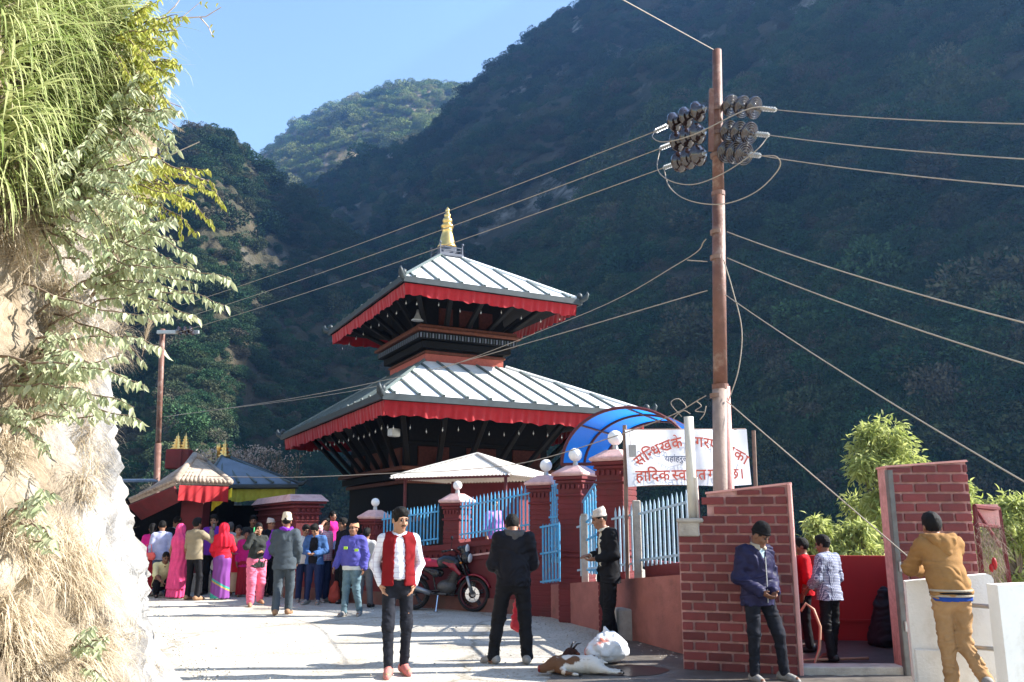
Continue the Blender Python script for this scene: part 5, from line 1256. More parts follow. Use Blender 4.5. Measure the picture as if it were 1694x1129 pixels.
# ---- wet apron by the brick wall; the ground's shade is put into its colour too
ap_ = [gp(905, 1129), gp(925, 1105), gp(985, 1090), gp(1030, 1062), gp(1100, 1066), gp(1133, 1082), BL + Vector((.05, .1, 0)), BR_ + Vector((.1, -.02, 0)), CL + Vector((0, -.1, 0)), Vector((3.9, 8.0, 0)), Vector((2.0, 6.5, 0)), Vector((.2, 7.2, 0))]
def blot(name, pts, z, m, seed, amp=.05, n=14):
    """flat sheet with a ragged outline"""
    rg = np.random.default_rng(seed); out = []
    for i, p in enumerate(pts):
        q = pts[(i + 1) % len(pts)]; k = max(2, min(n, int((q - p).length / .06)))
        for j in range(k):
            r_ = p.lerp(q, j / k); out.append((r_.x + rg.normal(0, amp) * (.3 if j == 0 else .6), r_.y + rg.normal(0, amp) * .6, z))
    bm = bmesh.new(); f = bm.faces.new([bm.verts.new(v) for v in out]); bmesh.ops.triangulate(bm, faces=[f]); me = bpy.data.meshes.new(name); bm.to_mesh(me); bm.free()
    o = link(name, me, m); tag(o, kind='structure'); return o
blot('shaded_wet_pavement', ap_, .0165, mat('shaded_damp_concrete', (.09, .08, .07), .5, .3, 3, .3, 30, dirt=(.16, .14, .12), dscale=4), 1, .045)
# gravel and scraps along the road edges
gb = MB(); rg = np.random.default_rng(21)
for k in range(1300):
    if k % 3 == 0: px, py = rg.uniform(200, 1130), rg.uniform(985, 1129)
    elif k % 3 == 1:
        f = rg.uniform(0, 1); px, py = 335 - 95 * f ** .6 + abs(rg.normal(0, 22)), 1129 - 140 * f
    else:
        f = rg.uniform(0, 1); px, py = 893 + 240 * f - abs(rg.normal(0, 16)), 1018 + 68 * f + abs(rg.normal(0, 6))
    p = gp(px, py); s_ = rg.uniform(.004, .014) * (1.6 if rg.uniform() < .06 else 1)
    gb.sphere((p.x, p.y, .012), (s_, s_ * rg.uniform(.6, 1), s_ * .6), 5, 3)
tag(gb.build('gravel', mat('grey_gravel', (.46, .43, .37), .9, .25, 20), None, False, True), 'loose gravel and grit scattered along the road edges', 'gravel', kind='stuff')
# ---- trees beyond the right-hand walls
def tree(name, label, px, pytop, pybot, Y, halfw, seed, n=2600, col=None, leaf=.085, grp='light green trees below the road'):
    rg = np.random.default_rng(seed); topz = at(px, pytop, Y).z; botz = at(px, pybot, Y).z; x0 = at(px, pytop, Y).x
    gz = float(ground_z(np.array(x0), np.array(Y))); t = thing(name, label, 'tree', (x0, Y, gz), group=grp)
    H = topz - gz; st = MB(); lf = Blades()
    trunk = [Vector((x0 + .12 * math.sin(k * 1.3 + seed), Y + .1 * math.cos(k), gz - .3 + (H * .9 + .3) * k / 7)) for k in range(8)]
    st.tube(trunk, [.14 - .016 * k for k in range(8)], 8)
    W = halfw * Y / F_PX * 1.0
    clumps = []
    for k in range(34):
        f = rg.uniform(0, 1) ** .8; z = botz + (topz - botz) * f
        rad = W * (1 - .75 * max(0, f - .35) / .65) * rg.uniform(.25, 1.0); an = rg.uniform(0, 6.28)
        c = Vector((x0 + rad * math.cos(an), Y + rad * .8 * math.sin(an), z)); clumps.append((c, rg.uniform(.22, .5) * W * .55))
        j = min(7, max(1, int((z - gz - .4) / H * 7))); st.tube([trunk[j - 1], (trunk[j - 1] + c) / 2 + Vector((0, 0, .1)), c], [.03, .018, .006], 5)
    for k in range(n):
        c, r_ = clumps[rg.integers(len(clumps))]; d = rg.normal(size=3); d /= np.linalg.norm(d); p = np.array(c) + d * r_ * rg.uniform(.5, 1.1)
        for q in range(3):
            dl = d * .6 + np.array([0, 0, -.5]) + rg.normal(0, .55, 3); L = leaf * rg.uniform(1.0, 2.1); lf.leaf(p + rg.normal(0, .04, 3), dl, L, L * .26, np.array([rg.normal(), rg.normal(), 1.0]))
    st.build('trunk', m_stem, t, True, True); lf.build('crown', col or m_treeleaf, t)['kind'] = 'stuff'
m_treeleaf = leafmat('willow_green_leaf', (.24, .29, .06), (.50, .53, .20), .5, .5)
tree('leafy_tree', 'tallest light green tree between the two brick walls', 1455, 712, 930, 17, 105, 1, 3000)
tree('leafy_tree', 'small light green sapling showing above the red side sheet', 1350, 862, 960, 15, 34, 2, 550)
tree('leafy_tree', 'light green tree behind the right brick pier', 1585, 800, 980, 18, 60, 3, 1500)
tree('leafy_tree', 'broad light green tree right of the overgrown rack', 1668, 830, 985, 16, 75, 4, 2200)
tree('leafy_tree', 'light green bush growing low behind the red sheet wall', 1420, 872, 965, 15, 60, 5, 1000)
# ---------------------------------------------------------------- people: bodies and clothes grown as smooth distance fields
class Field:
    def __init__(s, lo, hi, h):
        s.lo = np.array(lo, np.float32); s.h = h; s.n = np.ceil((np.array(hi) - s.lo) / h).astype(int) + 1
        s.D = np.full(s.n, .2, np.float32)
        s.ax = [s.lo[k] + h * np.arange(s.n[k], dtype=np.float32) for k in range(3)]
    def sub(s, lo, hi):
        a = np.clip(np.floor((np.array(lo) - s.lo) / s.h).astype(int), 0, s.n); b = np.clip(np.ceil((np.array(hi) - s.lo) / s.h).astype(int) + 1, 0, s.n)
        sl = tuple(slice(a[k], b[k]) for k in range(3))
        X = s.ax[0][sl[0]][:, None, None]; Y = s.ax[1][sl[1]][None, :, None]; Z = s.ax[2][sl[2]][None, None, :]
        return sl, X, Y, Z
    def put(s, sl, d, k, op):
        if op == 'add':
            a = s.D[sl]; hh = np.maximum(k - np.abs(a - d), 0) / max(k, 1e-6); s.D[sl] = np.minimum(a, d) - hh * hh * k * .25
        elif op == 'sub':
            a = s.D[sl]; d = -d; hh = np.maximum(k - np.abs(a - d), 0) / max(k, 1e-6); s.D[sl] = np.maximum(a, d) + hh * hh * k * .25
        elif op == 'and': s.D[sl] = np.maximum(s.D[sl], d)
    def cone(s, a, b, ra, rb, k=.02, op='add', asp=1.0):
        """capsule with two radii; asp squashes it front to back"""
        a, b = np.array(a, np.float32), np.array(b, np.float32); m = max(ra, rb) + k + 2 * s.h
        if op == 'sub': m += .02
        sl, X, Y, Z = s.sub(np.minimum(a, b) - m, np.maximum(a, b) + m)
        ba = b - a; bq = ba.copy(); bq[1] /= asp
        px, py, pz = X - a[0], (Y - a[1]) / asp, Z - a[2]
        t = np.clip((px * bq[0] + py * bq[1] + pz * bq[2]) / max(float(bq @ bq), 1e-9), 0, 1)
        d = np.sqrt((px - t * bq[0]) ** 2 + (py - t * bq[1]) ** 2 + (pz - t * bq[2]) ** 2) - (ra + (rb - ra) * t)
        s.put(sl, d * (asp if asp < 1 else 1), k, op); return s
    def ell(s, c, r, k=.03, op='add', Rm=None):
        c = np.array(c, np.float32); r = np.array(r, np.float32); m = r.max() + k + 2 * s.h
        sl, X, Y, Z = s.sub(c - m, c + m); x, y, z = X - c[0], Y - c[1], Z - c[2]
        if Rm is not None:
            x, y, z = (Rm[0, i] * x + Rm[1, i] * y + Rm[2, i] * z for i in range(3))
        k0 = np.sqrt((x / r[0]) ** 2 + (y / r[1]) ** 2 + (z / r[2]) ** 2); k1 = np.sqrt((x / r[0] ** 2) ** 2 + (y / r[1] ** 2) ** 2 + (z / r[2] ** 2) ** 2)
        s.put(sl, k0 * (k0 - 1) / np.maximum(k1, 1e-4), k, op); return s
    def plane(s, p, n):
        """keep the side the normal points away from"""
        n = np.array(n, np.float32); n = n / np.linalg.norm(n)
        d = (s.ax[0] - p[0])[:, None, None] * n[0] + (s.ax[1] - p[1])[None, :, None] * n[1] + (s.ax[2] - p[2])[None, None, :] * n[2]
        s.D = np.maximum(s.D, d.astype(np.float32)); return s
    def ripple(s, amp, fn):
        m = np.abs(s.D) < 3 * s.h + amp; i = np.argwhere(m); P = s.lo + i * s.h
        s.D[m] += (amp * fn(P)).astype(np.float32); return s
    def mesh(s):
        D = s.D; D[0], D[-1], D[:, 0], D[:, -1], D[:, :, 0], D[:, :, -1] = .2, .2, .2, .2, .2, .2
        I = D < 0; c = np.zeros(np.array(D.shape) - 1, np.int8)
        sl = lambda o: tuple(slice(o[k], D.shape[k] - 1 + o[k]) for k in range(3))
        offs = [(a, b, d) for a in (0, 1) for b in (0, 1) for d in (0, 1)]
        for o in offs: c += I[sl(o)]
        cells = np.argwhere((c > 0) & (c < 8)); n = len(cells); idx = np.full(c.shape, -1, np.int32); idx[tuple(cells.T)] = np.arange(n)
        acc = np.zeros((n, 3), np.float32); cnt = np.zeros(n, np.float32)
        val = {o: D[tuple((cells + o).T)] for o in offs}
        for o in offs:
            for ax in range(3):
                if o[ax]: continue
                q = list(o); q[ax] = 1; q = tuple(q); a, b = val[o], val[q]; m = (a < 0) != (b < 0); t = np.where(m, a / np.where(m, a - b, 1), 0)
                P = np.tile(np.array(o, np.float32), (n, 1)); P[:, ax] += t; acc[m] += P[m]; cnt[m] += 1
        V = s.lo + s.h * (cells + acc / cnt[:, None]); Fq = []
        for ax in range(3):
            u, v = (ax + 1) % 3, (ax + 2) % 3
            A = I[tuple(slice(0, -1) if k == ax else slice(1, -1) for k in range(3))]; B = I[tuple(slice(1, None) if k == ax else slice(1, -1) for k in range(3))]
            for flip, M in ((False, A & ~B), (True, ~A & B)):
                e = np.argwhere(M);
                if not len(e): continue
                base = e.copy(); base[:, u] += 1; base[:, v] += 1     # back to grid index
                def cell(du, dv):
                    q = base.copy(); q[:, u] += du - 1; q[:, v] += dv - 1; return idx[tuple(q.T)]
                f = np.stack([cell(0, 0), cell(1, 0), cell(1, 1), cell(0, 1)], -1); Fq.append(f[:, ::-1] if flip else f)
        if not Fq: return np.zeros((3, 3)), np.zeros((0, 4), int)
        Fq = np.concatenate(Fq); return V, Fq[(Fq >= 0).all(1)]
def field_obj(name, fld, m, parent, flip=True):
    V, Fq = fld.mesh()
    if flip: V = V * np.array([-1, -1, 1])
    me = bpy.data.meshes.new(name); n = len(V); me.vertices.add(n); me.vertices.foreach_set('co', V.astype(np.float32).ravel())
    k = len(Fq); me.loops.add(k * 4); me.loops.foreach_set('vertex_index', Fq.astype(np.int32).ravel()); me.polygons.add(k); me.polygons.foreach_set('loop_start', np.arange(0, 4 * k, 4, dtype=np.int32))
    me.polygons.foreach_set('use_smooth', np.ones(k, bool)); me.update(calc_edges=True)
    return link(name, me, m, parent)
def folds(seed, fx=1.0, fz=1.0):
    """cloth creases: warped stripes"""
    o = seed * 7.13
    def f(P):
        a = vnoise(P * 6 * np.array([fx, fx, fz]) + o, seed); b = vnoise(P * np.array([9 * fx, 9 * fx, 17 * fz]) + o + 5 * a[:, None] * .3, seed + 1)
        return .8 * (1 - 2 * np.abs(b)) + .4 * a
    return f
SK = {k: mat('skin_' + k, c, .5, .08, 9, .08, 120, subs=.06, spec=.35) for k, c in (('tan', (.36, .185, .11)), ('brown', (.24, .115, .068)), ('dark', (.16, .075, .045)))}
m_hair = mat('black_hair', (.007, .006, .0055), .65, .3, 40, .5, 160, spec=.15)
m_greyhair = mat('greying_hair', (.10, .095, .09), .6, .3, 40, .5, 160)
m_eye = mat('dark_eye', (.02, .015, .012), .2, .1, 8); m_lip = mat('lip_brown', (.26, .09, .07), .5, .1, 20)
def cloth(name, c, var=.12, rough=.85, sc=7, col2=None, bump=.15, bs=90, sheen=0.0): return mat('cloth_' + name, c, rough, var, sc, bump, bs, col2=col2, sheen=sheen, spec=.08)
def checks(name, base, line, sx=.045, sz=.045, w=.12, line2=None):
    """woven check: two sets of stripes in the garment's own coordinates"""
    m = bpy.data.materials.new('check_' + name); m.use_nodes = True; nt = m.node_tree; N = nt.nodes; L = nt.links; b = N['Principled BSDF']; b.inputs['Roughness'].default_value = .85; b.inputs['Specular IOR Level'].default_value = .15
    tc = N.new('ShaderNodeTexCoord'); sp = N.new('ShaderNodeSeparateXYZ'); L.new(tc.outputs['Object'], sp.inputs[0])
    ad = N.new('ShaderNodeMath'); ad.operation = 'MULTIPLY_ADD'; ad.inputs[1].default_value = .8; L.new(sp.outputs['Y'], ad.inputs[0]); L.new(sp.outputs['X'], ad.inputs[2])
    def stripe(src, p):
        a = N.new('ShaderNodeMath'); a.operation = 'DIVIDE'; a.inputs[1].default_value = p; L.new(src, a.inputs[0])
        f = N.new('ShaderNodeMath'); f.operation = 'FRACT'; L.new(a.outputs[0], f.inputs[0]); c = N.new('ShaderNodeMath'); c.operation = 'LESS_THAN'; c.inputs[1].default_value = w; L.new(f.outputs[0], c.inputs[0]); return c.outputs[0]
    m1 = N.new('ShaderNodeMix'); m1.data_type = 'RGBA'; m1.inputs['A'].default_value = (*base, 1); m1.inputs['B'].default_value = (*line, 1); L.new(stripe(ad.outputs[0], sx), m1.inputs['Factor'])
    m2 = N.new('ShaderNodeMix'); m2.data_type = 'RGBA'; m2.inputs['B'].default_value = (*(line2 or line), 1); L.new(m1.outputs['Result'], m2.inputs['A']); L.new(stripe(sp.outputs['Z'], sz), m2.inputs['Factor'])
    L.new(m2.outputs['Result'], b.inputs['Base Color'])
    return m
def rot_to(fwd, roll=0.0):
    f = np.array(fwd, float); f /= np.linalg.norm(f); r = np.cross(f, [0, 0, 1.]); r /= np.linalg.norm(r); u = np.cross(r, f)
    return np.stack([r, f, u], 1)                       # columns: right, forward, up
JD = dict(pel=(0, 0, .93), wst=(0, .01, 1.07), chs=(0, .0, 1.25), nck=(0, -.015, 1.43), hd=(0, .015, 1.585),
          shR=(.17, -.015, 1.385), elR=(.215, -.04, 1.11), wrR=(.215, .03, .875), hiR=(.085, 0, .91), knR=(.095, .025, .50), anR=(.10, -.015, .085),
          shL=(-.17, -.015, 1.385), elL=(-.215, -.04, 1.11), wrL=(-.215, .03, .875), hiL=(-.085, 0, .91), knL=(-.095, .025, .50), anL=(-.10, -.015, .085))
class Person:
    def __init__(s, label, base, H, face, h=.012, J=None, look=(0, 1, 0), skin='brown', hair='short', female=False, cat='person', grp=None, build=1.0, palm=None, toes=None, grip=('relax', 'relax')):
        s.t = thing('person', label, cat, base, R(face), grp); s.k = H / 1.72; s.h = h; s.f = female; s.look = look; s.b = build
        s.J = {k: np.array(v, float) for k, v in JD.items()}
        if J:
            for k, v in J.items(): s.J[k] = np.array(v, float)
        if female:
            for a in ('sh',):
                for d in 'RL': s.J[a + d][0] *= .88
        s.seed = abs(hash(label)) % 997 if False else sum(map(ord, label)) % 997
        s.t.scale = (s.k,) * 3; s.HR = rot_to(look); s.skin = SK[skin]; s.grip = grip; s.toes = toes or {}
        P = np.array(list(s.J.values())); s.lo = P.min(0) - [.20, .24, .13]; s.hi = P.max(0) + [.20, .26, .20]; s.lo[2] = min(s.lo[2], -.02)
        s.body(); 
        if hair: s.hair(hair)
        s.face_bits()
    def head(s, x, y, z): return s.J['hd'] + s.HR @ np.array([x, y, z])
    def field(s, h=None): return Field(s.lo, s.hi, h or s.h)
    def torso(s, F, e=0.0, bust=True):
        J, b = s.J, s.b
        F.ell(J['pel'], (.152 * b + e, .108 * b + e, .13 + e), .05).ell(J['wst'], ((.128 if s.f else .138) * b + e, .094 * b + e, .15 + e), .06).ell(J['chs'], ((.148 if s.f else .165) * b + e, .108 * b + e, .19 + e), .06)
        F.cone(J['shR'] - [.035, 0, .012], J['shL'] + [.035, 0, -.012], .048 + e * .75, .048 + e * .75, .07)
        F.cone(J['nck'] + [0, 0, -.01], J['shR'] * .75 + J['nck'] * .25 + [0, 0, -.005], .055 + e * .5, .035 + e * .6, .05).cone(J['nck'] + [0, 0, -.01], J['shL'] * .75 + J['nck'] * .25 + [0, 0, -.005], .055 + e * .5, .035 + e * .6, .05)
        if s.f: F.ell(J['chs'] + [.06, .08, .02], (.055 + e, .05 + e, .06 + e), .05).ell(J['chs'] + [-.06, .08, .02], (.055 + e, .05 + e, .06 + e), .05)
    def arm(s, F, d, e=0.0, frac=1.0, k=.03, cuff=0.0):
        J = s.J; sh, el, wr = J['sh' + d], J['el' + d], J['wr' + d]; b = s.b
        F.cone(sh, el, .054 * b + e, .042 * b + e, k)
        if frac > .5:
            q = el + (wr - el) * min(1, (frac - .5) * 2); F.cone(el, q, .042 * b + e, (.042 - .013 * min(1, (frac - .5) * 2)) * b + e + cuff, k)
    def leg(s, F, d, e=0.0, k=.03, e2=None, end=None):
        J = s.J; hi, kn, an = J['hi' + d], J['kn' + d], J['an' + d]; e2 = e if e2 is None else e2
        F.cone(hi, kn, .085 * s.b + e, .058 + e, k).cone(kn, an if end is None else kn + (an - kn) * end, .055 + e, .038 + e2, k)
    def hand(s, F, d):
        J = s.J; wr, el = J['wr' + d], J['el' + d]; ax = wr - el; ax /= np.linalg.norm(ax); sg = 1 if d == 'R' else -1; g = s.grip[0 if d == 'R' else 1]
        side = np.array([0, 1., 0]) - ax * ax[1]; nn = np.linalg.norm(side); side = side / nn if nn > .3 else np.array([0, 0, 1.])
        side -= ax * (side @ ax); side /= np.linalg.norm(side); nrm = np.cross(ax, side) * sg
        if nrm @ np.array([-sg, 0, 0]) < -.2: nrm = -nrm
        curl = {'relax': .55, 'grip': 1.35, 'flat': .12}[g]
        r = .0098 if s.h > .009 else .0088
        c = wr + ax * .045; F.cone(wr, wr + ax * .03, .026, .027, .015)
        for q in (-.024, -.008, .008, .024): F.cone(wr + ax * .015 + side * q * .6, wr + ax * .085 + side * q, .015, .0135, .012)
        for q, L in ((.029, .062), (.010, .072), (-.009, .068), (-.027, .052)):
            p = wr + ax * .09 + side * q; dirn = ax
            for sgm in range(3):
                an = curl * (.5 + .4 * sgm); dd = ax * math.cos(an) + nrm * math.sin(an); p2 = p + dd * L / 3 * (1.15 - .15 * sgm); F.cone(p, p2, r * (1 - .06 * sgm), r * (.94 - .08 * sgm), .004); p = p2
        p = wr + ax * .025 + side * .026; q1 = p + (side * .75 + ax * .6 + nrm * .25) * .035; q2 = q1 + (ax * .8 + side * .15 + nrm * (.3 + curl * .4)) * .032; F.cone(p, q1, .0135, .011, .01).cone(q1, q2, .0108, .0085, .005)
    def body(s):
        F = s.field(); J = s.J; s.torso(F)
        F.cone(J['nck'] - [0, 0, .05], s.head(0, -.015, -.07), .062 if not s.f else .05, .052 if not s.f else .043, .03)
        for d in 'RL':
            s.arm(F, d); s.leg(F, d)
            an = J['an' + d]; to = np.array(s.toes.get(d, (.03 if d == 'R' else -.03, .16, -.05))); F.cone(an - [0, .02, .04], an + to, .036, .03, .03)
        Rm = s.HR
        F.ell(s.head(0, -.012, .028), (.074, .094, .098), .03, Rm=Rm).ell(s.head(0, .022, -.045), (.055, .066, .075), .04, Rm=Rm)
        F.ell(s.head(0, .062, -.092), (.026, .022, .02), .025, Rm=Rm)
        for q in (-1, 1):
            F.ell(s.head(q * .036, .062, -.028), (.024, .022, .024), .02, Rm=Rm).ell(s.head(q * .076, -.012, -.008), (.011, .023, .032), .006, Rm=Rm)
            F.ell(s.head(q * .030, .088, .010), (.016, .011, .010), .010, 'sub', Rm=Rm)
        F.cone(s.head(0, .082, .014), s.head(0, .104, -.026), .009, .0135, .012).cone(s.head(-.011, .094, -.03), s.head(.011, .094, -.03), .009, .009, .006)
        F.cone(s.head(-.018, .083, -.058), s.head(.018, .083, -.058), .008, .008, .008).cone(s.head(-.014, .082, -.069), s.head(.014, .082, -.069), .008, .008, .006)
        F.cone(s.head(-.045, .072, .030), s.head(.045, .072, .030), .011, .011, .015)
        for d in 'RL': s.hand(F, d)
        s.bo = field_obj('body', F, s.skin, s.t)
    def face_bits(s):
        e = MB()
        for q in (-1, 1):
            p = s.head(q * .030, .081, .010); e.sphere((-p[0], -p[1], p[2]), .0125, 8, 6)
        e.build('eyes', m_eye, s.t, smooth=True)
        b = MB()
        for q in (-1, 1):
            pts = [s.head(q * x, y, z) for x, y, z in ((.014, .088, .029), (.030, .087, .034), (.046, .074, .028))]; b.tube([(-p[0], -p[1], p[2]) for p in pts], [.004, .0045, .0025], 5)
        b.build('eyebrows', m_hair, s.t)
        pts = [s.head(x, y, z) for x, y, z in ((-.022, .087, -.064), (0, .0925, -.063), (.022, .087, -.064))]
        MB().tube([(-p[0], -p[1], p[2]) for p in pts], [.003, .0055, .003], 6).build('lips', m_lip, s.t)
    def moustache(s):
        b = MB(); pts = [s.head(x, y, z) for x, y, z in ((-.03, .080, -.053), (-.014, .095, -.044), (0, .098, -.041), (.014, .095, -.044), (.03, .080, -.053))]
        b.tube([(-p[0], -p[1], p[2]) for p in pts], [.003, .0075, .006, .0075, .003], 6); b.build('moustache', m_hair, s.t)
    def hfield(s, h=None): c = s.J['hd']; return Field(c - .24, c + .22, h or min(s.h, .009))
    def hair(s, kind):
        F = s.hfield(); Rm = s.HR; up = Rm[:, 2]; fw = Rm[:, 1]
        F.ell(s.head(0, -.018, .036), (.085, .104, .108) if kind != 'under' else (.079, .098, .095), .02, Rm=Rm)
        if kind == 'short': F.ell(s.head(.01, .035, .105), (.06, .05, .035), .05, Rm=Rm)
        F.ell(s.head(0, .118, -.035), (.088, .082, .098), .012, 'sub', Rm=Rm)
        F.ripple(.004, lambda P: vnoise(P * 55, 3) + .6 * vnoise(P * 110, 4))
        F.plane(s.head(0, -.05, -.055), -(up * .8 - fw * .35) if kind != 'long' else -up)
        if kind == 'long':
            F.cone(s.head(0, -.09, .02), s.head(0, -.12, -.10), .055, .045, .03).cone(s.head(0, -.12, -.10), s.head(0, -.13, -.20), .04, .02, .03)
        if kind == 'bun': F.ell(s.head(0, -.12, -.02), (.045, .04, .045), .015, Rm=Rm)
        field_obj('hair', F, m_greyhair if kind == 'grey' else m_hair, s.t)
    # ---- clothes
    def top(s, m, e=.018, hem=.86, sleeve=.93, flare=.02, name='shirt', crease=.006, neck=.062, vneck=0.0, collar=None, open_=0.0, armless=False, cuff=.004, fx=1.0, hood=None, loose=0.0, h=None):
        F = s.field(h); J = s.J; s.torso(F, e)
        pel, wst = J['pel'], J['wst']; bot = np.array([pel[0] + (pel[0] - wst[0]) * .3, pel[1], hem])
        F.cone(wst, [pel[0], pel[1], max(hem, .3) - .04], .150 * s.b + e + loose * .5, .158 * s.b + e + flare + loose, .05, asp=.74)
        F.plane([0, 0, hem], (0, 0, -1))
        nk = J['nck']; hd = J['hd']; F.cone(nk + [0, .01, .02], hd, neck, neck, .005, 'sub')
        if vneck: F.cone(nk + [0, .06, .0], nk + [0, .12, -vneck], .045, .012, .005, 'sub')
        if open_:
            for z in np.linspace(hem - .05, nk[2], 12):
                w_ = open_ * (1.0 if z < 1.1 else 1.0 - .25 * (z - 1.1)); F.cone([-w_ * .5, .125, z], [w_ * .5, .125, z], .05, .05, .004, 'sub') if z < nk[2] - .02 else None
        if not armless:
            for d in 'RL': s.arm(F, d, e, sleeve, .035, cuff)
        F.ripple(crease, folds(s.seed, fx))
        ob = field_obj(name, F, m, s.t)
        if collar is not None:
            cm, ch, ct = collar if isinstance(collar, tuple) else (collar, .035, .012)
            C = s.hfield(); nk = J['nck']; ax = hd - nk; ax /= np.linalg.norm(ax)
            for i in range(16):
                a0, a1 = (i / 16 * 2 * math.pi + math.pi / 2), ((i + 1) / 16 * 2 * math.pi + math.pi / 2)
                if i in (0, 15) : continue
                pr = lambda a, zz, rr: nk + [rr * math.cos(a), rr * .95 * math.sin(a) + .012, zz - .018 * math.sin(a)]
                C.cone(pr(a0, .012, .084), pr(a1, .012, .084), ct + .004, ct + .002, .006).cone(pr(a0, ch, .07), pr(a1, ch, .07), ct * .8, ct * .8, .012)
                C.cone(pr((a0 + a1) / 2, 0, .078), pr((a0 + a1) / 2, ch, .07), ct, ct * .8, .012)
            field_obj('collar', C, cm, s.t)
        return ob
    def hood_down(s, m, g=1.0):
        F = s.field(); nk = s.J['nck']
        for i in range(9):
            a0, a1 = math.pi * (.02 + i / 9 * .96) + math.pi, math.pi * (.02 + (i + 1) / 9 * .96) + math.pi
            pr = lambda a: nk + [.108 * g * math.cos(a), .10 * g * math.sin(a) - .01, .035 + .01 * math.sin(a)]
            F.cone(pr(a0), pr(a1), .035, .035, .02)
        bk_ = -.105 - .22 * (g - 1)
        for q in (-1, 1): F.cone(nk + [q * .075 * g, bk_ * .75, .02], nk + [q * .02, bk_, -.085 * g], .038, .026, .03)
        F.cone(nk + [-.06 * g, bk_ * .9, -.01], nk + [.06 * g, bk_ * .9, -.01], .036, .036, .03).cone(nk + [0, bk_, -.03], nk + [0, bk_ * .95, -.12 * g], .045, .02, .04).cone(nk + [0, .02, .04], s.J['hd'], .062, .062, .004, 'sub')
        F.ripple(.010, folds(s.seed + 3)); field_obj('hood', F, m, s.t)
    def pants(s, m, e=.014, top=1.0, end=.97, name='trousers', crease=.006, e2=None, belt=None, h=None):
        F = s.field(h); J = s.J; F.ell(J['pel'], (.155 * s.b + e, .112 * s.b + e, .15), .05)
        for d in 'RL':
            s.leg(F, d, e, .04, .016 + e if e2 is None else e2, end)
        F.plane([0, 0, top], (0, 0, 1)); F.ripple(crease, folds(s.seed + 11, 1, 1.6)); field_obj(name, F, m, s.t)
        if belt is not None:
            B = MB(); n = 28; zc = top - .02
            pts = [(-(s.J['pel'][0] + (.150 * s.b + e) * math.cos(2 * math.pi * i / n)), -(s.J['pel'][1] + (.108 * s.b + e) * math.sin(2 * math.pi * i / n)), zc) for i in range(n + 1)]
            for dz in (-.012, .0, .012): B.tube([(p[0], p[1], p[2] + dz) for p in pts], .010, 6, False)
            B.build('belt', belt, s.t); MB().bbox((-s.J['pel'][0], -(s.J['pel'][1] + .118 * s.b + e), zc), (.05, .012, .036), .004).build('buckle', m_steel, s.t)
    def shoes(s, m, sole=None, bare=False):
        for d in 'RL':
            an = s.J['an' + d]; to = np.array(s.toes.get(d, (.03 if d == 'R' else -.03, .16, -.05))); u = to / np.linalg.norm(to)
            dn = np.cross(np.cross(u, [0, 0, 1.]), u); dn = -dn if dn[2] > 0 else dn; dn /= np.linalg.norm(dn)
            F = Field(np.minimum(an, an + to) - .13, np.maximum(an, an + to) + .13, min(s.h, .009)); a = an - u * .035 + dn * .045
            F.cone(a, an + to * .8 + dn * .012, .045, .040, .03).cone(an + to * .5 + dn * .012, an + to * 1.08 + dn * .012, .040, .032, .02).cone(an - dn * .01, a, .044, .044, .03)
            F.plane(an + dn * .088, dn); field_obj('shoe', F, m, s.t)
            if sole is not None:
                F2 = Field(np.minimum(an, an + to) - .12, np.maximum(an, an + to) + .12, min(s.h, .009)); F2.cone(a, an + to * 1.08 + dn * .02, .047, .04, .03); F2.plane(an + dn * .088, dn); F2.plane(an + dn * .068, -dn); field_obj('sole', F2, sole, s.t)
    def skirt(s, m, top=1.02, hem=.06, r0=.15, r1=.24, name='skirt', pleats=14, amp=.012, asp=.8, h=None, sway=(0, 0)):
        F = s.field(h); pel = s.J['pel']; w_ = s.J['wst']
        F.cone([w_[0], w_[1], top], [pel[0], pel[1], .88], r0, r0 + .025, .05, asp=asp).cone([pel[0], pel[1], .88], [pel[0] + sway[0], pel[1] + sway[1], hem], r0 + .025, r1, .05, asp=asp)
        F.plane([0, 0, hem], (0, 0, -1)).plane([0, 0, top + .02], (0, 0, 1))
        F.ripple(amp, lambda P: np.sin(pleats * np.arctan2(P[:, 1] - pel[1], P[:, 0] - pel[0]) + 2 * vnoise(P * 4, 9)) * np.clip((1.05 - P[:, 2]) * 1.4, .1, 1) * .7 + .5 * vnoise(P * 6, 2)); field_obj(name, F, m, s.t)
    def beanie(s, m):
        F = s.hfield(); Rm = s.HR; F.ell(s.head(0, -.012, .045), (.090, .108, .108), .02, Rm=Rm).ell(s.head(0, -.02, .115), (.06, .07, .045), .05, Rm=Rm); F.plane(s.head(0, 0, .028), -(Rm[:, 2] - .18 * Rm[:, 1]))
        F.ripple(.003, lambda P: vnoise(P * 60, 5)); field_obj('beanie', F, m, s.t)
        B = MB(); pts = []
        for i in range(25):
            a = 2 * math.pi * i / 24; p = s.head(.085 * math.cos(a), -.012 + .102 * math.sin(a), .042 + .022 * math.sin(a)); pts.append((-p[0], -p[1], p[2]))
        B.tube(pts, .011, 6, False); B.build('cuff', m, s.t, smooth=True)
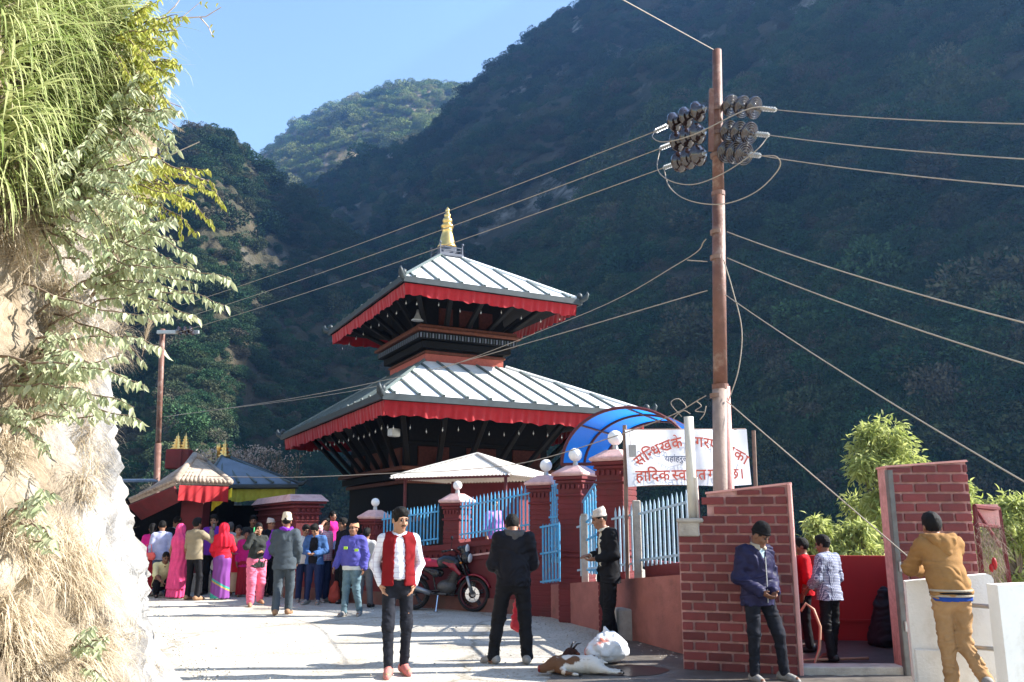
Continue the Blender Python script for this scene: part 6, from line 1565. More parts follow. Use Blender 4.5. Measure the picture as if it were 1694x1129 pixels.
    def topi(s, m, h=.10, lean=.0):
        F = s.hfield(.006); Rm = s.HR
        for i in range(1):
            F.cone(s.head(0, -.012, .045), s.head(0, -.03, .045 + h), .089, .066, .01)
        F.ell(s.head(0, -.012, .045), (.088, .102, .05), .02, Rm=Rm); F.ell(s.head(0, -.022, .05 + h * .55), (.074, .090, h * .62), .02, Rm=Rm)
        F.cone(s.head(.05, -.02, .07 + h), s.head(-.05, -.02, .07 + h), .02, .02, .02, 'sub')
        F.plane(s.head(0, 0, .035), -(Rm[:, 2] - .10 * Rm[:, 1])); F.plane(s.head(0, -.02, .045 + h * 1.02), Rm[:, 2] + .25 * Rm[:, 1] + lean * Rm[:, 0])
        field_obj('topi_cap', F, m, s.t)
    def scarf(s, m, tails=((.05, .16),), L=.42):
        F = s.field(max(.009, s.h)); nk = s.J['nck']
        for i in range(14):
            a0, a1 = i / 14 * 6.283, (i + 1) / 14 * 6.283; pr = lambda a: nk + [.092 * math.cos(a), .085 * math.sin(a) + .01, .03 + .012 * math.sin(2 * a)]
            F.cone(pr(a0), pr(a1), .032, .032, .015)
        for (x, y) in tails:
            F.cone(nk + [x * .8, y * .6, .0], nk + [x, y, -L * .5], .04, .045, .02, asp=.5).cone(nk + [x, y, -L * .5], nk + [x * 1.15, y, -L], .045, .05, .02, asp=.5)
        F.cone(nk + [0, .01, .0], s.J['hd'], .062, .062, .004, 'sub'); F.ripple(.008, folds(s.seed + 5, 1.4, .5)); field_obj('scarf', F, m, s.t)
    def veil(s, m, hem=.5, r1=.27, name='veil', front_open=True, asp=.75):
        F = s.field(); Rm = s.HR; hd, chs, pel = s.J['hd'], s.J['chs'], s.J['pel']
        F.ell(s.head(0, -.03, .035), (.105, .122, .125), .04, Rm=Rm).cone(s.head(0, -.04, -.05), s.J['nck'] + [0, -.03, -.02], .10, .13, .06)
        F.cone(chs + [.08, -.02, .06], chs + [-.08, -.02, .06], .13, .13, .08).cone(chs, [pel[0], pel[1] - .02, hem], .19, r1, .08, asp=asp)
        F.plane([0, 0, hem], (0, 0, -1))
        if front_open: F.ell(s.head(0, .13, -.03), (.078, .085, .125), .015, 'sub', Rm=Rm)
        F.ripple(.012, lambda P: np.sin(11 * np.arctan2(P[:, 1], P[:, 0]) + 4 * vnoise(P * 3, 9)) * .6 + .6 * vnoise(P * np.array([9, 9, 3]), 2)); field_obj(name, F, m, s.t)
def place(px, feet, top, z=0.0):
    b = gp(px, feet, z); return b, at(px, top, b.y).z - z
def held(name, label, cat, p): return thing(name, label, cat, p)
# ---------------------------------------------------------------- the people near the camera
c_white = checks('white_shirt', (.66, .67, .74), (.44, .41, .50), .040, .052, .10)
c_redvest = cloth('dark_red_waistcoat', (.17, .010, .013)); c_jean = cloth('black_jeans', (.017, .018, .024), .35, sc=14); c_belt = mat('black_leather', (.012, .011, .011), .35, .2, 10)
c_black = cloth('black_nylon', (.010, .010, .014), .3, .55); c_blackp = cloth('black_track_trousers', (.009, .009, .011), .3, .6); c_toplit = cloth('grey_toplit_nylon', (.085, .08, .08), .2)  # toplit grey: light on the black hood and collar put into the colour
c_suit = cloth('black_suit', (.012, .012, .014), .25); c_cream = cloth('cream_shirt', (.55, .52, .44)); c_topi = checks('topi_weave', (.58, .54, .47), (.42, .34, .30), .018, .016, .3)
c_navy = cloth('navy_padded_jacket', (.020, .019, .05), .3, .5); c_beige = cloth('beige_collar', (.36, .31, .24)); c_tan = cloth('tan_jacket', (.27, .145, .055), .14); c_khaki = cloth('khaki_trousers', (.34, .205, .10), .12)
c_bluehem = cloth('royal_blue_shirt', (.02, .06, .28)); c_cap = cloth('black_wool', (.012, .012, .013), .3, .95, 30, bump=.5)
s_pink = mat('dusty_pink_canvas', (.46, .16, .14), .8, .15, 12); s_sole = mat('pale_rubber_sole', (.50, .45, .36), .7, .1, 10); s_grey = mat('grey_trainer', (.22, .21, .20), .7, .25, 16); s_black = mat('black_shoe_leather', (.014, .012, .012), .35, .2, 10)
NH_ = .0078
b, H = place(654, 1117, 840)
p = Person('walking man in open dark red waistcoat over white checked shirt, hands in pockets', b, H, 14, NH_, dict(elR=(.245, -.09, 1.12), wrR=(.178, .01, .915), elL=(-.245, -.10, 1.12), wrL=(-.170, .01, .915), anR=(.085, .09, .085), knR=(.10, .085, .50), anL=(-.095, -.05, .09), knL=(-.10, .03, .50), hd=(-.005, .02, 1.585)), look=(-.42, 1, -.18), skin='tan', build=.93)
p.moustache(); p.top(c_white, .012, .97, .97, .0, 'shirt', .005, collar=(c_white, .03, .007)); p.pants(c_jean, .006, 1.0, .98, e2=.012, belt=c_belt); p.shoes(s_pink, s_sole)
p.top(c_redvest, .026, .90, 0, .03, 'waistcoat', .006, neck=.088, open_=.02, armless=True, vneck=.30)
bt = MB()
for k in range(6): bt.sphere((-.0, -(.123 + .004), 1.36 - .068 * k), .006, 8, 5)
bt.build('shirt_buttons', m_globe, p.t)
b, H = place(850, 1099, 868)
p = Person('man in black jacket seen from behind with feet apart, head bowed', b, 1.70, 188, NH_, dict(chs=(0, .03, 1.25), nck=(0, .05, 1.42), hd=(.0, .13, 1.535), elR=(.238, .06, 1.10), wrR=(.15, .25, 1.0), elL=(-.238, .06, 1.10), wrL=(-.12, .27, 1.0), hiR=(.09, 0, .91), knR=(.13, .02, .50), anR=(.15, -.02, .085), hiL=(-.10, 0, .91), knL=(-.17, .05, .50), anL=(-.235, .04, .085)), look=(.05, .8, -.55), skin='brown', hair='short', toes={'L': (-.10, .10, -.05), 'R': (.04, .14, -.05)}, grip=('grip', 'grip'))
p.top(c_black, .034, .86, .97, .0, 'jacket', .013, collar=(c_toplit, .03, .016), loose=.01); p.hood_down(c_toplit); p.pants(c_blackp, .022, 1.0, .99, e2=.032, crease=.009); p.shoes(s_grey, s_sole)
q = b + Vector((.08, .32, 0))
bag = held('red_plastic_bag', 'red plastic bag held by the man in black jacket', 'bag', (q.x, q.y, .30))
F = Field((-.16, -.10, -.03), (.16, .10, .56), .009); F.cone((0, 0, .10), (0, 0, .30), .115, .085, .03, asp=.5).cone((0, 0, .30), (.0, 0, .52), .07, .02, .03, asp=.4).plane((0, 0, .0), (0, 0, -1)).ripple(.012, folds(3, 2, .8))
field_obj('bag_body', F, mat('red_plastic', (.50, .015, .035), .35, .15, 8), bag, False)
MB().box((.03, -.062, .17), (.07, .002, .05)).build('white_print', m_globe, bag)
b, H = place(1010, 1062, 838)
p = Person('man in black suit and patterned cap standing by the carcass, facing the fence', b, H * .99, -82, NH_, dict(chs=(0, .02, 1.25), nck=(0, .05, 1.42), hd=(0, .115, 1.565), elL=(-.22, -.03, 1.10), wrL=(-.12, .20, 1.055), elR=(.20, -.02, 1.10), wrR=(.06, .24, 1.09), anL=(-.10, .08, .085), anR=(.10, -.06, .085)), look=(0, 1, -.22), skin='brown', hair='under', build=.96)
p.top(c_cream, .010, .95, .97, .0, 'shirt', .004, collar=(c_cream, .03, .008)); p.top(c_suit, .026, .74, .93, .03, 'suit_jacket', .010, neck=.075, vneck=.22, open_=.06, loose=.015); p.pants(c_suit, .024, 1.0, .99, e2=.04, crease=.007); p.shoes(s_black); p.topi(c_topi, .10)
b, H = place(1262, 1128, 862)
p = Person('man in navy jacket and black beanie looking down beside the brick wall', b, H, 24, NH_, dict(chs=(0, .02, 1.25), nck=(0, .035, 1.42), hd=(-.015, .085, 1.555), elR=(.235, -.03, 1.10), wrR=(.10, .19, .955), elL=(-.23, -.02, 1.10), wrL=(-.06, .20, .955), anR=(.12, .02, .085), knR=(.12, .05, .5), anL=(-.22, .10, .09), knL=(-.16, .12, .5)), look=(-.35, 1, -.62), skin='dark', hair='under', build=1.03)
p.top(cloth('pale_blue_shirt', (.36, .46, .50)), .012, .95, .6, .0, 'shirt', .003, collar=(MATS['cloth_pale_blue_shirt'], .03, .01)); p.top(c_navy, .030, .80, .97, .01, 'jacket', .014, neck=.078, vneck=.10, collar=(c_beige, .045, .012), loose=.015); p.pants(c_jean, .012, .98, .99, e2=.02, crease=.008); p.shoes(s_grey, s_sole); p.beanie(c_cap)
MB().tube([(.0, -.165, 1.33), (0, -.168, 1.05), (0, -.165, .84)], .006, 6).build('zip', m_steel, p.t)
b = at(1585, 1100, 8.02); b.z = 0
p = Person('boy in tan hooded jacket and khaki trousers leaning over the white parapet', b, 1.69, 180, NH_, dict(pel=(0, -.02, .93), wst=(0, .03, 1.07), chs=(0, .10, 1.25), nck=(0, .165, 1.415), hd=(.0, .235, 1.535), shR=(.155, .13, 1.37), elR=(.200, .33, 1.15), wrR=(.05, .45, 1.115), shL=(-.155, .13, 1.37), elL=(-.200, .33, 1.15), wrL=(-.05, .47, 1.115), knL=(-.07, .04, .50), anL=(-.05, .02, .085), knR=(.09, .04, .50), anR=(.15, -.20, .19)), look=(.05, 1, -.15), skin='brown', toes={'R': (.03, .05, -.15)}, build=.93)
p.top(c_bluehem, .020, .875, .5, .006, 'undershirt', .004); p.top(c_tan, .036, .92, .96, -.012, 'jacket', .012, neck=.075, loose=.016, fx=.8); p.hood_down(c_tan, 1.3); p.pants(c_khaki, .016, 1.0, .99, e2=.024, crease=.012); p.shoes(s_grey, s_sole)
B = MB(); n = 30
for kk, dz in enumerate((0, .022, .044)):
    pts = [(-((.182) * math.cos(6.2832 * i / n)), -(-.012 + .142 * math.sin(6.2832 * i / n)), .925 + dz) for i in range(n + 1)]
    MB().tube(pts, .011, 6, False).build('waistband_stripe', (c_beige, c_cap, c_beige)[kk], p.t)
c_smallcheck = checks('navy_small_check', (.46, .50, .60), (.09, .10, .17), .021, .021, .42)
zf = .02
b = at(1380, 1090, 10.25); b.z = zf
p = Person('youth in small checked shirt holding a hose, back turned, beside the red wall', b, at(1378, 885, 10.25).z - zf, 215, NH_, dict(elL=(-.24, .02, 1.12), wrL=(-.20, .22, .95), elR=(.24, .0, 1.12), wrR=(.12, .22, .98), anL=(-.12, -.06, .085), anR=(.10, .10, .085), nck=(0, .02, 1.43), hd=(0, .05, 1.58)), look=(-.2, 1, -.2), skin='dark', grip=('grip', 'grip'), build=.95)
p.top(c_smallcheck, .028, .82, .78, .03, 'shirt', .009, collar=(c_smallcheck, .03, .009), loose=.03); p.pants(c_blackp, .014, .98, .98, crease=.008); p.shoes(s_black)
b2 = at(1340, 1090, 11.0); b2.z = zf
p2 = Person('person in red shirt half hidden behind the youth with the hose', b2, at(1352, 890, 11.0).z - zf, 250, .012, dict(), look=(0, 1, -.1), skin='dark')
p2.top(cloth('scarlet_shirt', (.45, .012, .018)), .02, .84, .6, .02, 'shirt'); p2.pants(c_blackp); p2.shoes(s_black)
# hose
hs = at(1338, 1002, 10.05)
ho = MB().tube([hs + Vector((-.10, -.02, -.06)), hs + Vector((-.03, 0, .02)), hs + Vector((.04, -.03, -.04)), hs + Vector((.09, -.06, -.22)), hs + Vector((.06, -.08, -.45)), hs + Vector((-.06, -.10, -.72)), Vector((hs.x - .16, hs.y - .05, zf + .04)), Vector((hs.x + .1, hs.y + .1, zf + .03)), Vector((hs.x + .7, hs.y + .2, zf + .03))], .016, 8).build('hose', mat('tan_rubber_hose', (.40, .22, .15), .5, .1, 8), None, False, True)
tag(ho, 'tan rubber hose hanging from the youth\'s hand to the floor', 'hose')
# ---------------------------------------------------------------- the crowd by the shrines
CH = .0125
c_lav = cloth('lavender_shirt', (.38, .40, .58)); c_jeans = cloth('blue_jeans', (.08, .12, .22)); c_pink = cloth('hot_pink_veil', (.66, .07, .20), .15); c_mag = cloth('magenta_top', (.50, .02, .18)); c_dred = cloth('dark_red_skirt', (.28, .02, .03))
c_tanck = checks('tan_check', (.33, .27, .17), (.16, .13, .09), .03, .025, .3); c_purple = cloth('purple_shirt', (.13, .03, .30)); c_redj = cloth('scarlet_jacket', (.62, .02, .04)); c_yel = cloth('pale_yellow_shirt', (.58, .54, .30))
c_dj = cloth('dark_olive_jacket', (.035, .038, .035), .25); c_pinkt = cloth('rose_pink_trousers', (.70, .16, .25), .12); c_gsuit = cloth('slate_grey_suit', (.058, .072, .085), .15); c_lilac = cloth('violet_scarf', (.16, .03, .34)); c_denim = cloth('denim_jacket', (.05, .11, .26), .3); c_ind = cloth('indigo_jeans', (.02, .03, .08))
c_bluej = cloth('blue_violet_jacket', (.085, .08, .32), .15); c_gjean = cloth('faded_green_jeans', (.11, .17, .20), .3); c_teeW = cloth('white_tee', (.62, .62, .60)); c_gry = cloth('pale_grey_shirt', (.40, .40, .40)); c_greyp = cloth('grey_trousers', (.13, .13, .14)); c_lime = mat('lime_patch', (.40, .62, .05), .7, .1, 8)
c_beig = cloth('beige_kurta', (.50, .38, .25)); c_redk = cloth('red_kurta_panel', (.55, .02, .04)); c_lil2 = cloth('lilac_dress', (.40, .20, .55)); c_blk = c_black
def sari(name, base, band, gold, z0, slope):
    m = bpy.data.materials.new('sari_' + name); m.use_nodes = True; nt = m.node_tree; N = nt.nodes; L = nt.links; b = N['Principled BSDF']; b.inputs['Roughness'].default_value = .6
    tc = N.new('ShaderNodeTexCoord'); sp = N.new('ShaderNodeSeparateXYZ'); L.new(tc.outputs['Object'], sp.inputs[0])
    ad = N.new('ShaderNodeMath'); ad.operation = 'MULTIPLY_ADD'; ad.inputs[1].default_value = slope; L.new(sp.outputs['X'], ad.inputs[0]); L.new(sp.outputs['Z'], ad.inputs[2])
    r = N.new('ShaderNodeValToRGB'); r.color_ramp.interpolation = 'CONSTANT'; st = [(0, band), (.045, base), (z0, gold), (z0 + .035, band), (z0 + .08, base)]
    while len(r.color_ramp.elements) < len(st): r.color_ramp.elements.new(.5)
    for k, (p, c) in enumerate(st): r.color_ramp.elements[k].position = p; r.color_ramp.elements[k].color = (*c, 1)
    L.new(ad.outputs[0], r.inputs['Fac']); L.new(r.outputs['Color'], b.inputs['Base Color']); return m
m_sari = sari('purple', (.17, .03, .22), (.02, .28, .24), (.40, .26, .06), .30, -.55)
s_brown = mat('tan_sandal', (.28, .16, .09), .7, .15, 12)
def P_(label, px, feet, top, face, z=0.0, **kw):
    b, H = place(px, feet, top, z); return Person(label, b, H, face, CH, grp='people gathered by the shrines', **kw)
p = P_('woman in magenta top and red skirt with coral handbag by the cliff', 243, 986, 866, 200, female=True, hair='long'); p.top(c_mag, .016, .78, .6, .03, 'blouse'); p.skirt(c_dred)
hb = held('handbag', 'coral red handbag on the arm of the woman by the cliff', 'handbag', gp(238, 986) + Vector((.12, -.25, .78))); F = Field((-.2, -.1, -.02), (.2, .1, .45), .012); F.cone((-.09, 0, .08), (.09, 0, .08), .09, .09, .03, asp=.5).ripple(.008, folds(2)); field_obj('bag_body', F, mat('coral_leather', (.62, .09, .08), .4, .1, 8), hb, False)
MB().tube([(-.08, 0, .15), (-.05, 0, .33), (.05, 0, .33), (.08, 0, .15)], .008, 6).build('strap', MATS['coral_leather'], hb)
p = P_('man in lavender shirt and blue jeans turned towards the shrine', 259, 986, 862, 205, look=(0, 1, -.4)); p.top(c_lav, .018, .82, .95, .02, collar=(c_lav, .03, .008)); p.pants(c_jeans); p.shoes(s_grey)
p = P_('man in dark jacket over light blue shirt looking down behind the pink veil', 283, 979, 855, 55, look=(0, 1, -.6)); p.top(cloth('light_blue_shirt', (.30, .50, .60)), .012, .95, .9, collar=(MATS['cloth_light_blue_shirt'], .03, .01)); p.top(c_blk, .028, .84, .93, .02, 'jacket', vneck=.25, open_=.06, neck=.08); p.pants(c_ind); p.shoes(s_black)
p = Person('balding man in pale yellow shirt crouching on the ground', gp(266, 988), 1.66, 35, CH, dict(pel=(0, -.14, .27), wst=(0, -.08, .42), chs=(0, .02, .58), nck=(0, .10, .74), hd=(0, .17, .87), shR=(.17, .07, .70), elR=(.22, .24, .50), wrR=(.12, .36, .38), shL=(-.17, .07, .70), elL=(-.22, .24, .50), wrL=(-.12, .36, .40), hiR=(.085, -.12, .27), knR=(.15, .24, .44), anR=(.12, .05, .085), hiL=(-.085, -.12, .27), knL=(-.15, .24, .44), anL=(-.12, .05, .085)), look=(0, 1, -.5), skin='dark', hair='under', grp='people gathered by the shrines'); p.top(c_yel, .02, .22, .45, .0); p.pants(c_blk, .014, .40); p.shoes(s_black)
p = P_('woman wrapped from head to hem in a hot pink veil', 291, 990, 868, 165, female=True, hair=None); p.skirt(c_pink, 1.0, .03, .16, .25); p.veil(c_pink, .22, .26)
p = P_('man in tan checked shirt lifting a phone to take a picture', 316, 993, 857, 160, J=dict(elR=(.27, .20, 1.24), wrR=(.13, .34, 1.44), elL=(-.24, .05, 1.12), wrL=(-.18, .28, 1.18), anR=(.19, -.05, .085), knR=(.15, .03, .5)), grip=('grip', 'relax')); p.top(c_tanck, .022, .84, .95, .02, collar=(c_tanck, .03, .008), loose=.01); p.pants(c_blackp, .01); p.shoes(s_brown)
M_ = wmat(p.t); q = M_ @ Vector((-.12, -.42, 1.53)); ph = held('mobile_phone', 'black mobile phone held up by the man in the tan checked shirt', 'phone', q); MB().bbox((0, 0, 0), (.075, .012, .15), .005, rz=R(160)).build('phone_body', mat('black_glass', (.01, .01, .012), .1, .1, 4), ph); MB().box((-.004, -.009, 0), (.06, .002, .12), rz=R(160)).build('screen', mat('grey_screen', (.10, .11, .13), .2, .1, 3), ph)
p = P_('man in purple shirt facing the road behind the phone holder', 346, 984, 852, 4, look=(.1, 1, 0)); p.top(c_purple, .018, .84, .6, .02, collar=(c_purple, .03, .009)); p.pants(c_blackp); p.shoes(s_black)
p = P_('woman in scarlet hooded jacket and purple sari with teal border, seen from behind', 363, 992, 866, 190, female=True, hair=None, J=dict(elL=(-.24, .02, 1.1), wrL=(-.20, .16, .98), elR=(.24, .05, 1.12), wrR=(.18, .26, 1.12))); p.skirt(m_sari, 1.0, .03, .165, .22, 'sari', 10, .010); p.top(c_redj, .026, .93, .97, .02, 'jacket', .010); p.veil(c_redj, 1.18, .19, 'hood')
hb = held('cloth_bag', 'pale cloth bag hanging from the hand of the woman in scarlet', 'bag', wmat(p.t) @ Vector((.21, -.16, .62))); F = Field((-.12, -.1, -.02), (.12, .1, .4), .012); F.cone((0, 0, .09), (0, 0, .2), .075, .055, .02, asp=.6).cone((0, 0, .2), (0, 0, .33), .03, .01, .02).ripple(.01, folds(4, 2)); field_obj('bag_body', F, c_gry, hb, False)
p = P_('grey haired man half hidden behind the woman in scarlet', 374, 981, 864, 175, hair='grey'); p.top(c_gry, .018, .84, .95); p.pants(c_ind); p.shoes(s_black)
p = P_('woman in beige and red kurta facing the road', 388, 986, 869, 8, female=True, hair='long', skin='tan', J=dict(elR=(.21, .0, 1.12), wrR=(.10, .18, 1.05), elL=(-.21, .0, 1.12), wrL=(-.10, .18, 1.05))); p.skirt(c_beig, .9, .10, .13, .15, 'trousers', 4, .006); p.top(c_beig, .018, .56, .8, .02, 'kurta', neck=.075, vneck=.05)
MB().bbox((0, -.150, .88), (.20, .02, .62), .008).build('kurta_panel', c_redk, p.t)
p = P_('moustached man in dark clothes behind the woman on the phone', 412, 981, 853, 15); p.moustache(); p.top(c_dj, .022, .84, .95); p.pants(c_blackp); p.shoes(s_black)
p = P_('woman in maroon clothes standing left of the woman on the phone', 402, 987, 876, 20, female=True, hair='bun'); p.skirt(c_dred, .95, .05, .15, .2); p.top(c_mag, .018, .75, .9, .03, 'kurta')
p = P_('woman in dark jacket and rose pink trousers walking with phone at ear', 420, 1003, 865, 28, female=True, hair='bun', skin='tan', J=dict(elR=(.25, .12, 1.22), wrR=(.115, .10, 1.47), elL=(-.22, .05, 1.13), wrL=(-.06, .20, 1.12), anR=(.10, .06, .085), knR=(.10, .09, .5), anL=(-.16, -.22, .12), knL=(-.11, .0, .5)), grip=('grip', 'relax')); p.pants(c_pinkt, .045, 1.0, .98, 'trousers', .014, e2=.045); p.top(c_dj, .03, .78, .95, .03, 'jacket', .012, collar=(c_dj, .035, .012)); p.shoes(s_brown)
ph = held('mobile_phone', 'mobile phone with green case at the ear of the walking woman', 'phone', wmat(p.t) @ Vector((-.10, -.06, 1.545))); MB().bbox((0, 0, 0), (.012, .07, .14), .004).build('phone_body', mat('green_case', (.06, .45, .16), .5, .1, 5), ph)
p = P_('man in black coat and beige cap beside the grey suit', 441, 986, 858, 60, hair='under'); p.top(c_blk, .026, .74, .95, .02, 'coat', collar=(c_blk, .03, .01)); p.pants(c_blackp); p.shoes(s_black); p.topi(c_topi, .09)
p = P_('man in slate grey suit, beige cap and violet scarf walking away', 466, 1018, 851, 186, hair='under', J=dict(anR=(.09, .12, .085), knR=(.095, .12, .50), anL=(-.09, -.16, .10), knL=(-.095, .02, .50), elR=(.235, -.02, 1.1), wrR=(.20, .12, .90), elL=(-.235, .0, 1.1), wrL=(-.16, .18, 1.0)), build=1.02); p.top(c_gsuit, .030, .77, .96, .02, 'suit_jacket', .009, loose=.01, collar=(c_gsuit, .02, .012)); p.pants(c_gsuit, .022, 1.0, .99, e2=.03); p.shoes(s_brown); p.topi(cloth('cream_topi', (.58, .50, .38)), .115); p.scarf(c_lilac, ((-.275, -.03), (-.25, .06)), .44)
b = gp(484, 990); p = Person('small child in red top and white trousers behind the grey suit', b, 1.12, 10, CH, grp='people gathered by the shrines'); p.top(c_redk, .02, .84, .95); p.pants(c_teeW, .02); p.shoes(s_black)
p = P_('man in white tee shirt behind the one in denim jacket', 500, 996, 868, 25, look=(-.3, 1, -.3)); p.top(c_teeW, .02, .84, .45); p.pants(c_ind, .014); p.shoes(s_grey)
p = P_('young man in denim jacket and indigo jeans looking at his hands', 517, 1000, 866, -6, look=(.2, 1, -.75), skin='tan', J=dict(nck=(0, .02, 1.43), hd=(0, .06, 1.575), elR=(.25, .0, 1.12), wrR=(.06, .22, 1.07), elL=(-.25, .0, 1.12), wrL=(-.06, .22, 1.07), anR=(.13, .02, .085), anL=(-.13, .04, .085))); p.top(c_blk, .014, .86, .5, .0, 'tee_shirt'); p.top(c_denim, .03, .84, .95, .02, 'denim_jacket', .010, open_=.10, neck=.08, collar=(c_denim, .035, .012), loose=.01); p.pants(c_ind, .008, e2=.012); p.shoes(s_grey, s_sole)
p = P_('person in pink print top raising a hand to the head by the fence', 533, 996, 858, 60, J=dict(elR=(.30, .10, 1.50), wrR=(.14, .06, 1.62))); p.top(checks('pink_print', (.58, .20, .32), (.62, .50, .50), .05, .04, .3), .02, .84, .6); p.pants(c_ind); p.shoes(s_grey)
b = at(548, 900, 19.6); b.z = .42; p = Person('girl in magenta top standing behind the wall by the fence', b, at(548, 846, 19.6).z - .42, 60, CH, grp='people gathered by the shrines', female=True, hair='long'); p.top(c_mag, .018, .8, .9); p.skirt(c_ind)
p = P_('man in black jacket behind the blue violet jacket', 563, 998, 857, -50); p.top(c_blk, .028, .84, .95, .01, 'jacket', collar=(c_blk, .03, .012)); p.pants(c_blackp); p.shoes(s_black)
p = P_('man in blue violet jacket with lime patches and tan cap', 580, 1019, 864, -10, hair='under', look=(.25, 1, .12), J=dict(elR=(.25, .02, 1.1), wrR=(.30, .12, .90), elL=(-.25, -.02, 1.1), wrL=(-.24, .04, .88), anR=(.10, .10, .085), anL=(-.15, -.06, .085)), build=1.03); p.top(c_teeW, .026, .83, .3, .01, 'sweater'); p.top(c_bluej, .036, .90, .97, -.005, 'jacket', .012, collar=(c_bluej, .03, .012), loose=.015); p.pants(c_gjean, .02, 1.0, .99, e2=.025, crease=.010); p.shoes(s_grey, s_sole); p.topi(cloth('tan_cap', (.50, .24, .14)), .07)
for x, y, z in ((-.09, -.165, 1.24), (.12, -.150, 1.20)): MB().bbox((x, y, z), (.075, .012, .05), .004).build('lime_patch', c_lime, p.t)
p = P_('man in pale grey shirt walking away beside the waistcoat man', 602, 1006, 874, 172, J=dict(anR=(.1, .12, .085), anL=(-.1, -.1, .09))); p.top(c_gry, .02, .84, .95, .02); p.pants(c_greyp, .016); p.shoes(s_black)
b = at(818, 900, 17.5); b.z = .42; p = Person('woman in lilac dress standing behind the fence above the motorcycle', b, at(818, 824, 17.5).z - .42, 40, CH, female=True, hair='long', skin='tan'); p.skirt(c_lil2, 1.0, .04, .15, .3, 'dress_skirt'); p.top(c_lil2, .018, .85, .6, .02, 'bodice')
b = at(690, 900, 18.4); b.z = .42; p = Person('person in dark clothes standing behind the far fence panel', b, at(690, 846, 18.4).z - .42, -30, CH); p.top(c_dj, .022, .84, .95); p.pants(c_ind); p.shoes(s_black)
rb = held('red_sack', 'dusty red cloth sack standing against the foot of the red wall', 'sack', gp(553, 998)); F = Field((-.2, -.16, -.02), (.2, .16, .5), .012); F.cone((0, 0, .12), (0, 0, .26), .13, .10, .03).cone((0, 0, .26), (.02, 0, .38), .05, .06, .03).plane((0, 0, 0), (0, 0, -1)).ripple(.012, folds(6, 2)); field_obj('sack_body', F, cloth('brick_red_cloth', (.40, .07, .05)), rb, False)
# ---------------------------------------------------------------- motorcycle, carcass, sack
m_tyre = mat('tyre_rubber', (.020, .020, .021), .85, .2, 20, .3, 60); m_alloy = mat('grey_alloy', (.30, .30, .31), .35, .15, 10, metal=.7); m_bikered = mat('crimson_lacquer', (.24, .010, .022), .22, .1, 6, spec=.5); m_bikeblk = mat('black_lacquer', (.012, .012, .014), .25, .2, 8, spec=.5)
m_engine = mat('dark_engine_metal', (.09, .088, .085), .5, .3, 14, .3, 60, metal=.4); m_chrome = mat('chrome', (.60, .60, .62), .12, .05, 6, metal=1.0); m_lens = mat('headlamp_lens', (.66, .68, .70), .12, .05, 6, spec=.6); m_amber = mat('amber_lens', (.55, .18, .02), .25, .1, 6); m_seat = mat('red_seat_vinyl', (.40, .02, .05), .5, .15, 10)
fr_, rr_ = gp(778, 1012), gp(690, 1009)
mid = (fr_ + rr_) / 2; dv = fr_ - rr_; yaw = math.atan2(dv.y, dv.x)
bk = thing('motorcycle', 'red and black motorcycle parked on its stand against the red wall', 'motorcycle', (mid.x, mid.y, 0), yaw)
RW, WB = .305, max(1.18, min(1.28, dv.length)); xf, xr = WB / 2, -WB / 2
def wheel(x, front, steer=0.0):
    T = Matrix.Translation((x, 0, RW)) @ Matrix.Rotation(steer, 4, 'Z') @ Matrix.Rotation(R(90), 4, 'X')
    t = MB(); n = 40; prof = [(.255, -.04), (.285, -.052), (.302, -.03), (.307, 0), (.302, .03), (.285, .052), (.255, .04)]; V = []
    for i in range(n):
        a = 2 * math.pi * i / n
        for r_, z in prof: V.append((r_ * math.cos(a), r_ * math.sin(a), z))
    m = len(prof); t.add(V, [(i * m + k, ((i + 1) % n) * m + k, ((i + 1) % n) * m + (k + 1) % m, i * m + (k + 1) % m) for i in range(n) for k in range(m)], T)
    ty = t.build('wheel', m_tyre, bk, smooth=True)
    rim = MB(); prof = [(.225, -.035), (.256, -.04), (.258, .04), (.225, .035)]; V = []
    for i in range(n):
        a = 2 * math.pi * i / n
        for r_, z in prof: V.append((r_ * math.cos(a), r_ * math.sin(a), z))
    m = 4; rim.add(V, [(i * m + k, ((i + 1) % n) * m + k, ((i + 1) % n) * m + (k + 1) % m, i * m + (k + 1) % m) for i in range(n) for k in range(m)], T)
    rim.build('rim', mat('dull_maroon_rim', (.07, .012, .016), .4, .2, 8) if front else m_bikeblk, ty, smooth=True)
    for k in range(5):
        a = 2 * math.pi * k / 5 + .3
        for off in (-.10, .10): MB().tube([(.04 * math.cos(a + off * 2), .04 * math.sin(a + off * 2), 0), (.232 * math.cos(a + off), .232 * math.sin(a + off), 0)], .013, 6, M=T).build('spoke', m_bikeblk, ty)
    MB().lathe([(.045, -.05), (.05, -.03), (.05, .03), (.045, .05)], 14, T).build('hub', m_alloy, ty)
    if front:
        d = MB(); n2 = 36; V = []
        for i in range(n2):
            a = 2 * math.pi * i / n2; V += [(.07 * math.cos(a), .07 * math.sin(a), .062), (.135 * math.cos(a) * (1 + .04 * (i % 2)), .135 * math.sin(a) * (1 + .04 * (i % 2)), .062), (.135 * math.cos(a) * (1 + .04 * (i % 2)), .135 * math.sin(a) * (1 + .04 * (i % 2)), .067), (.07 * math.cos(a), .07 * math.sin(a), .067)]
        d.add(V, [(i * 4 + k, ((i + 1) % n2) * 4 + k, ((i + 1) % n2) * 4 + (k + 1) % 4, i * 4 + (k + 1) % 4) for i in range(n2) for k in range(4)], T); d.build('brake_disc', m_chrome, ty)
        for k in range(6):
            a = 2 * math.pi * k / 6; MB().box((.09 * math.cos(a), .09 * math.sin(a), .066), (.06, .014, .006), T, rz=a).build('disc_arm', m_alloy, ty)
    return ty
wheel(xf, True); wheel(xr, False)
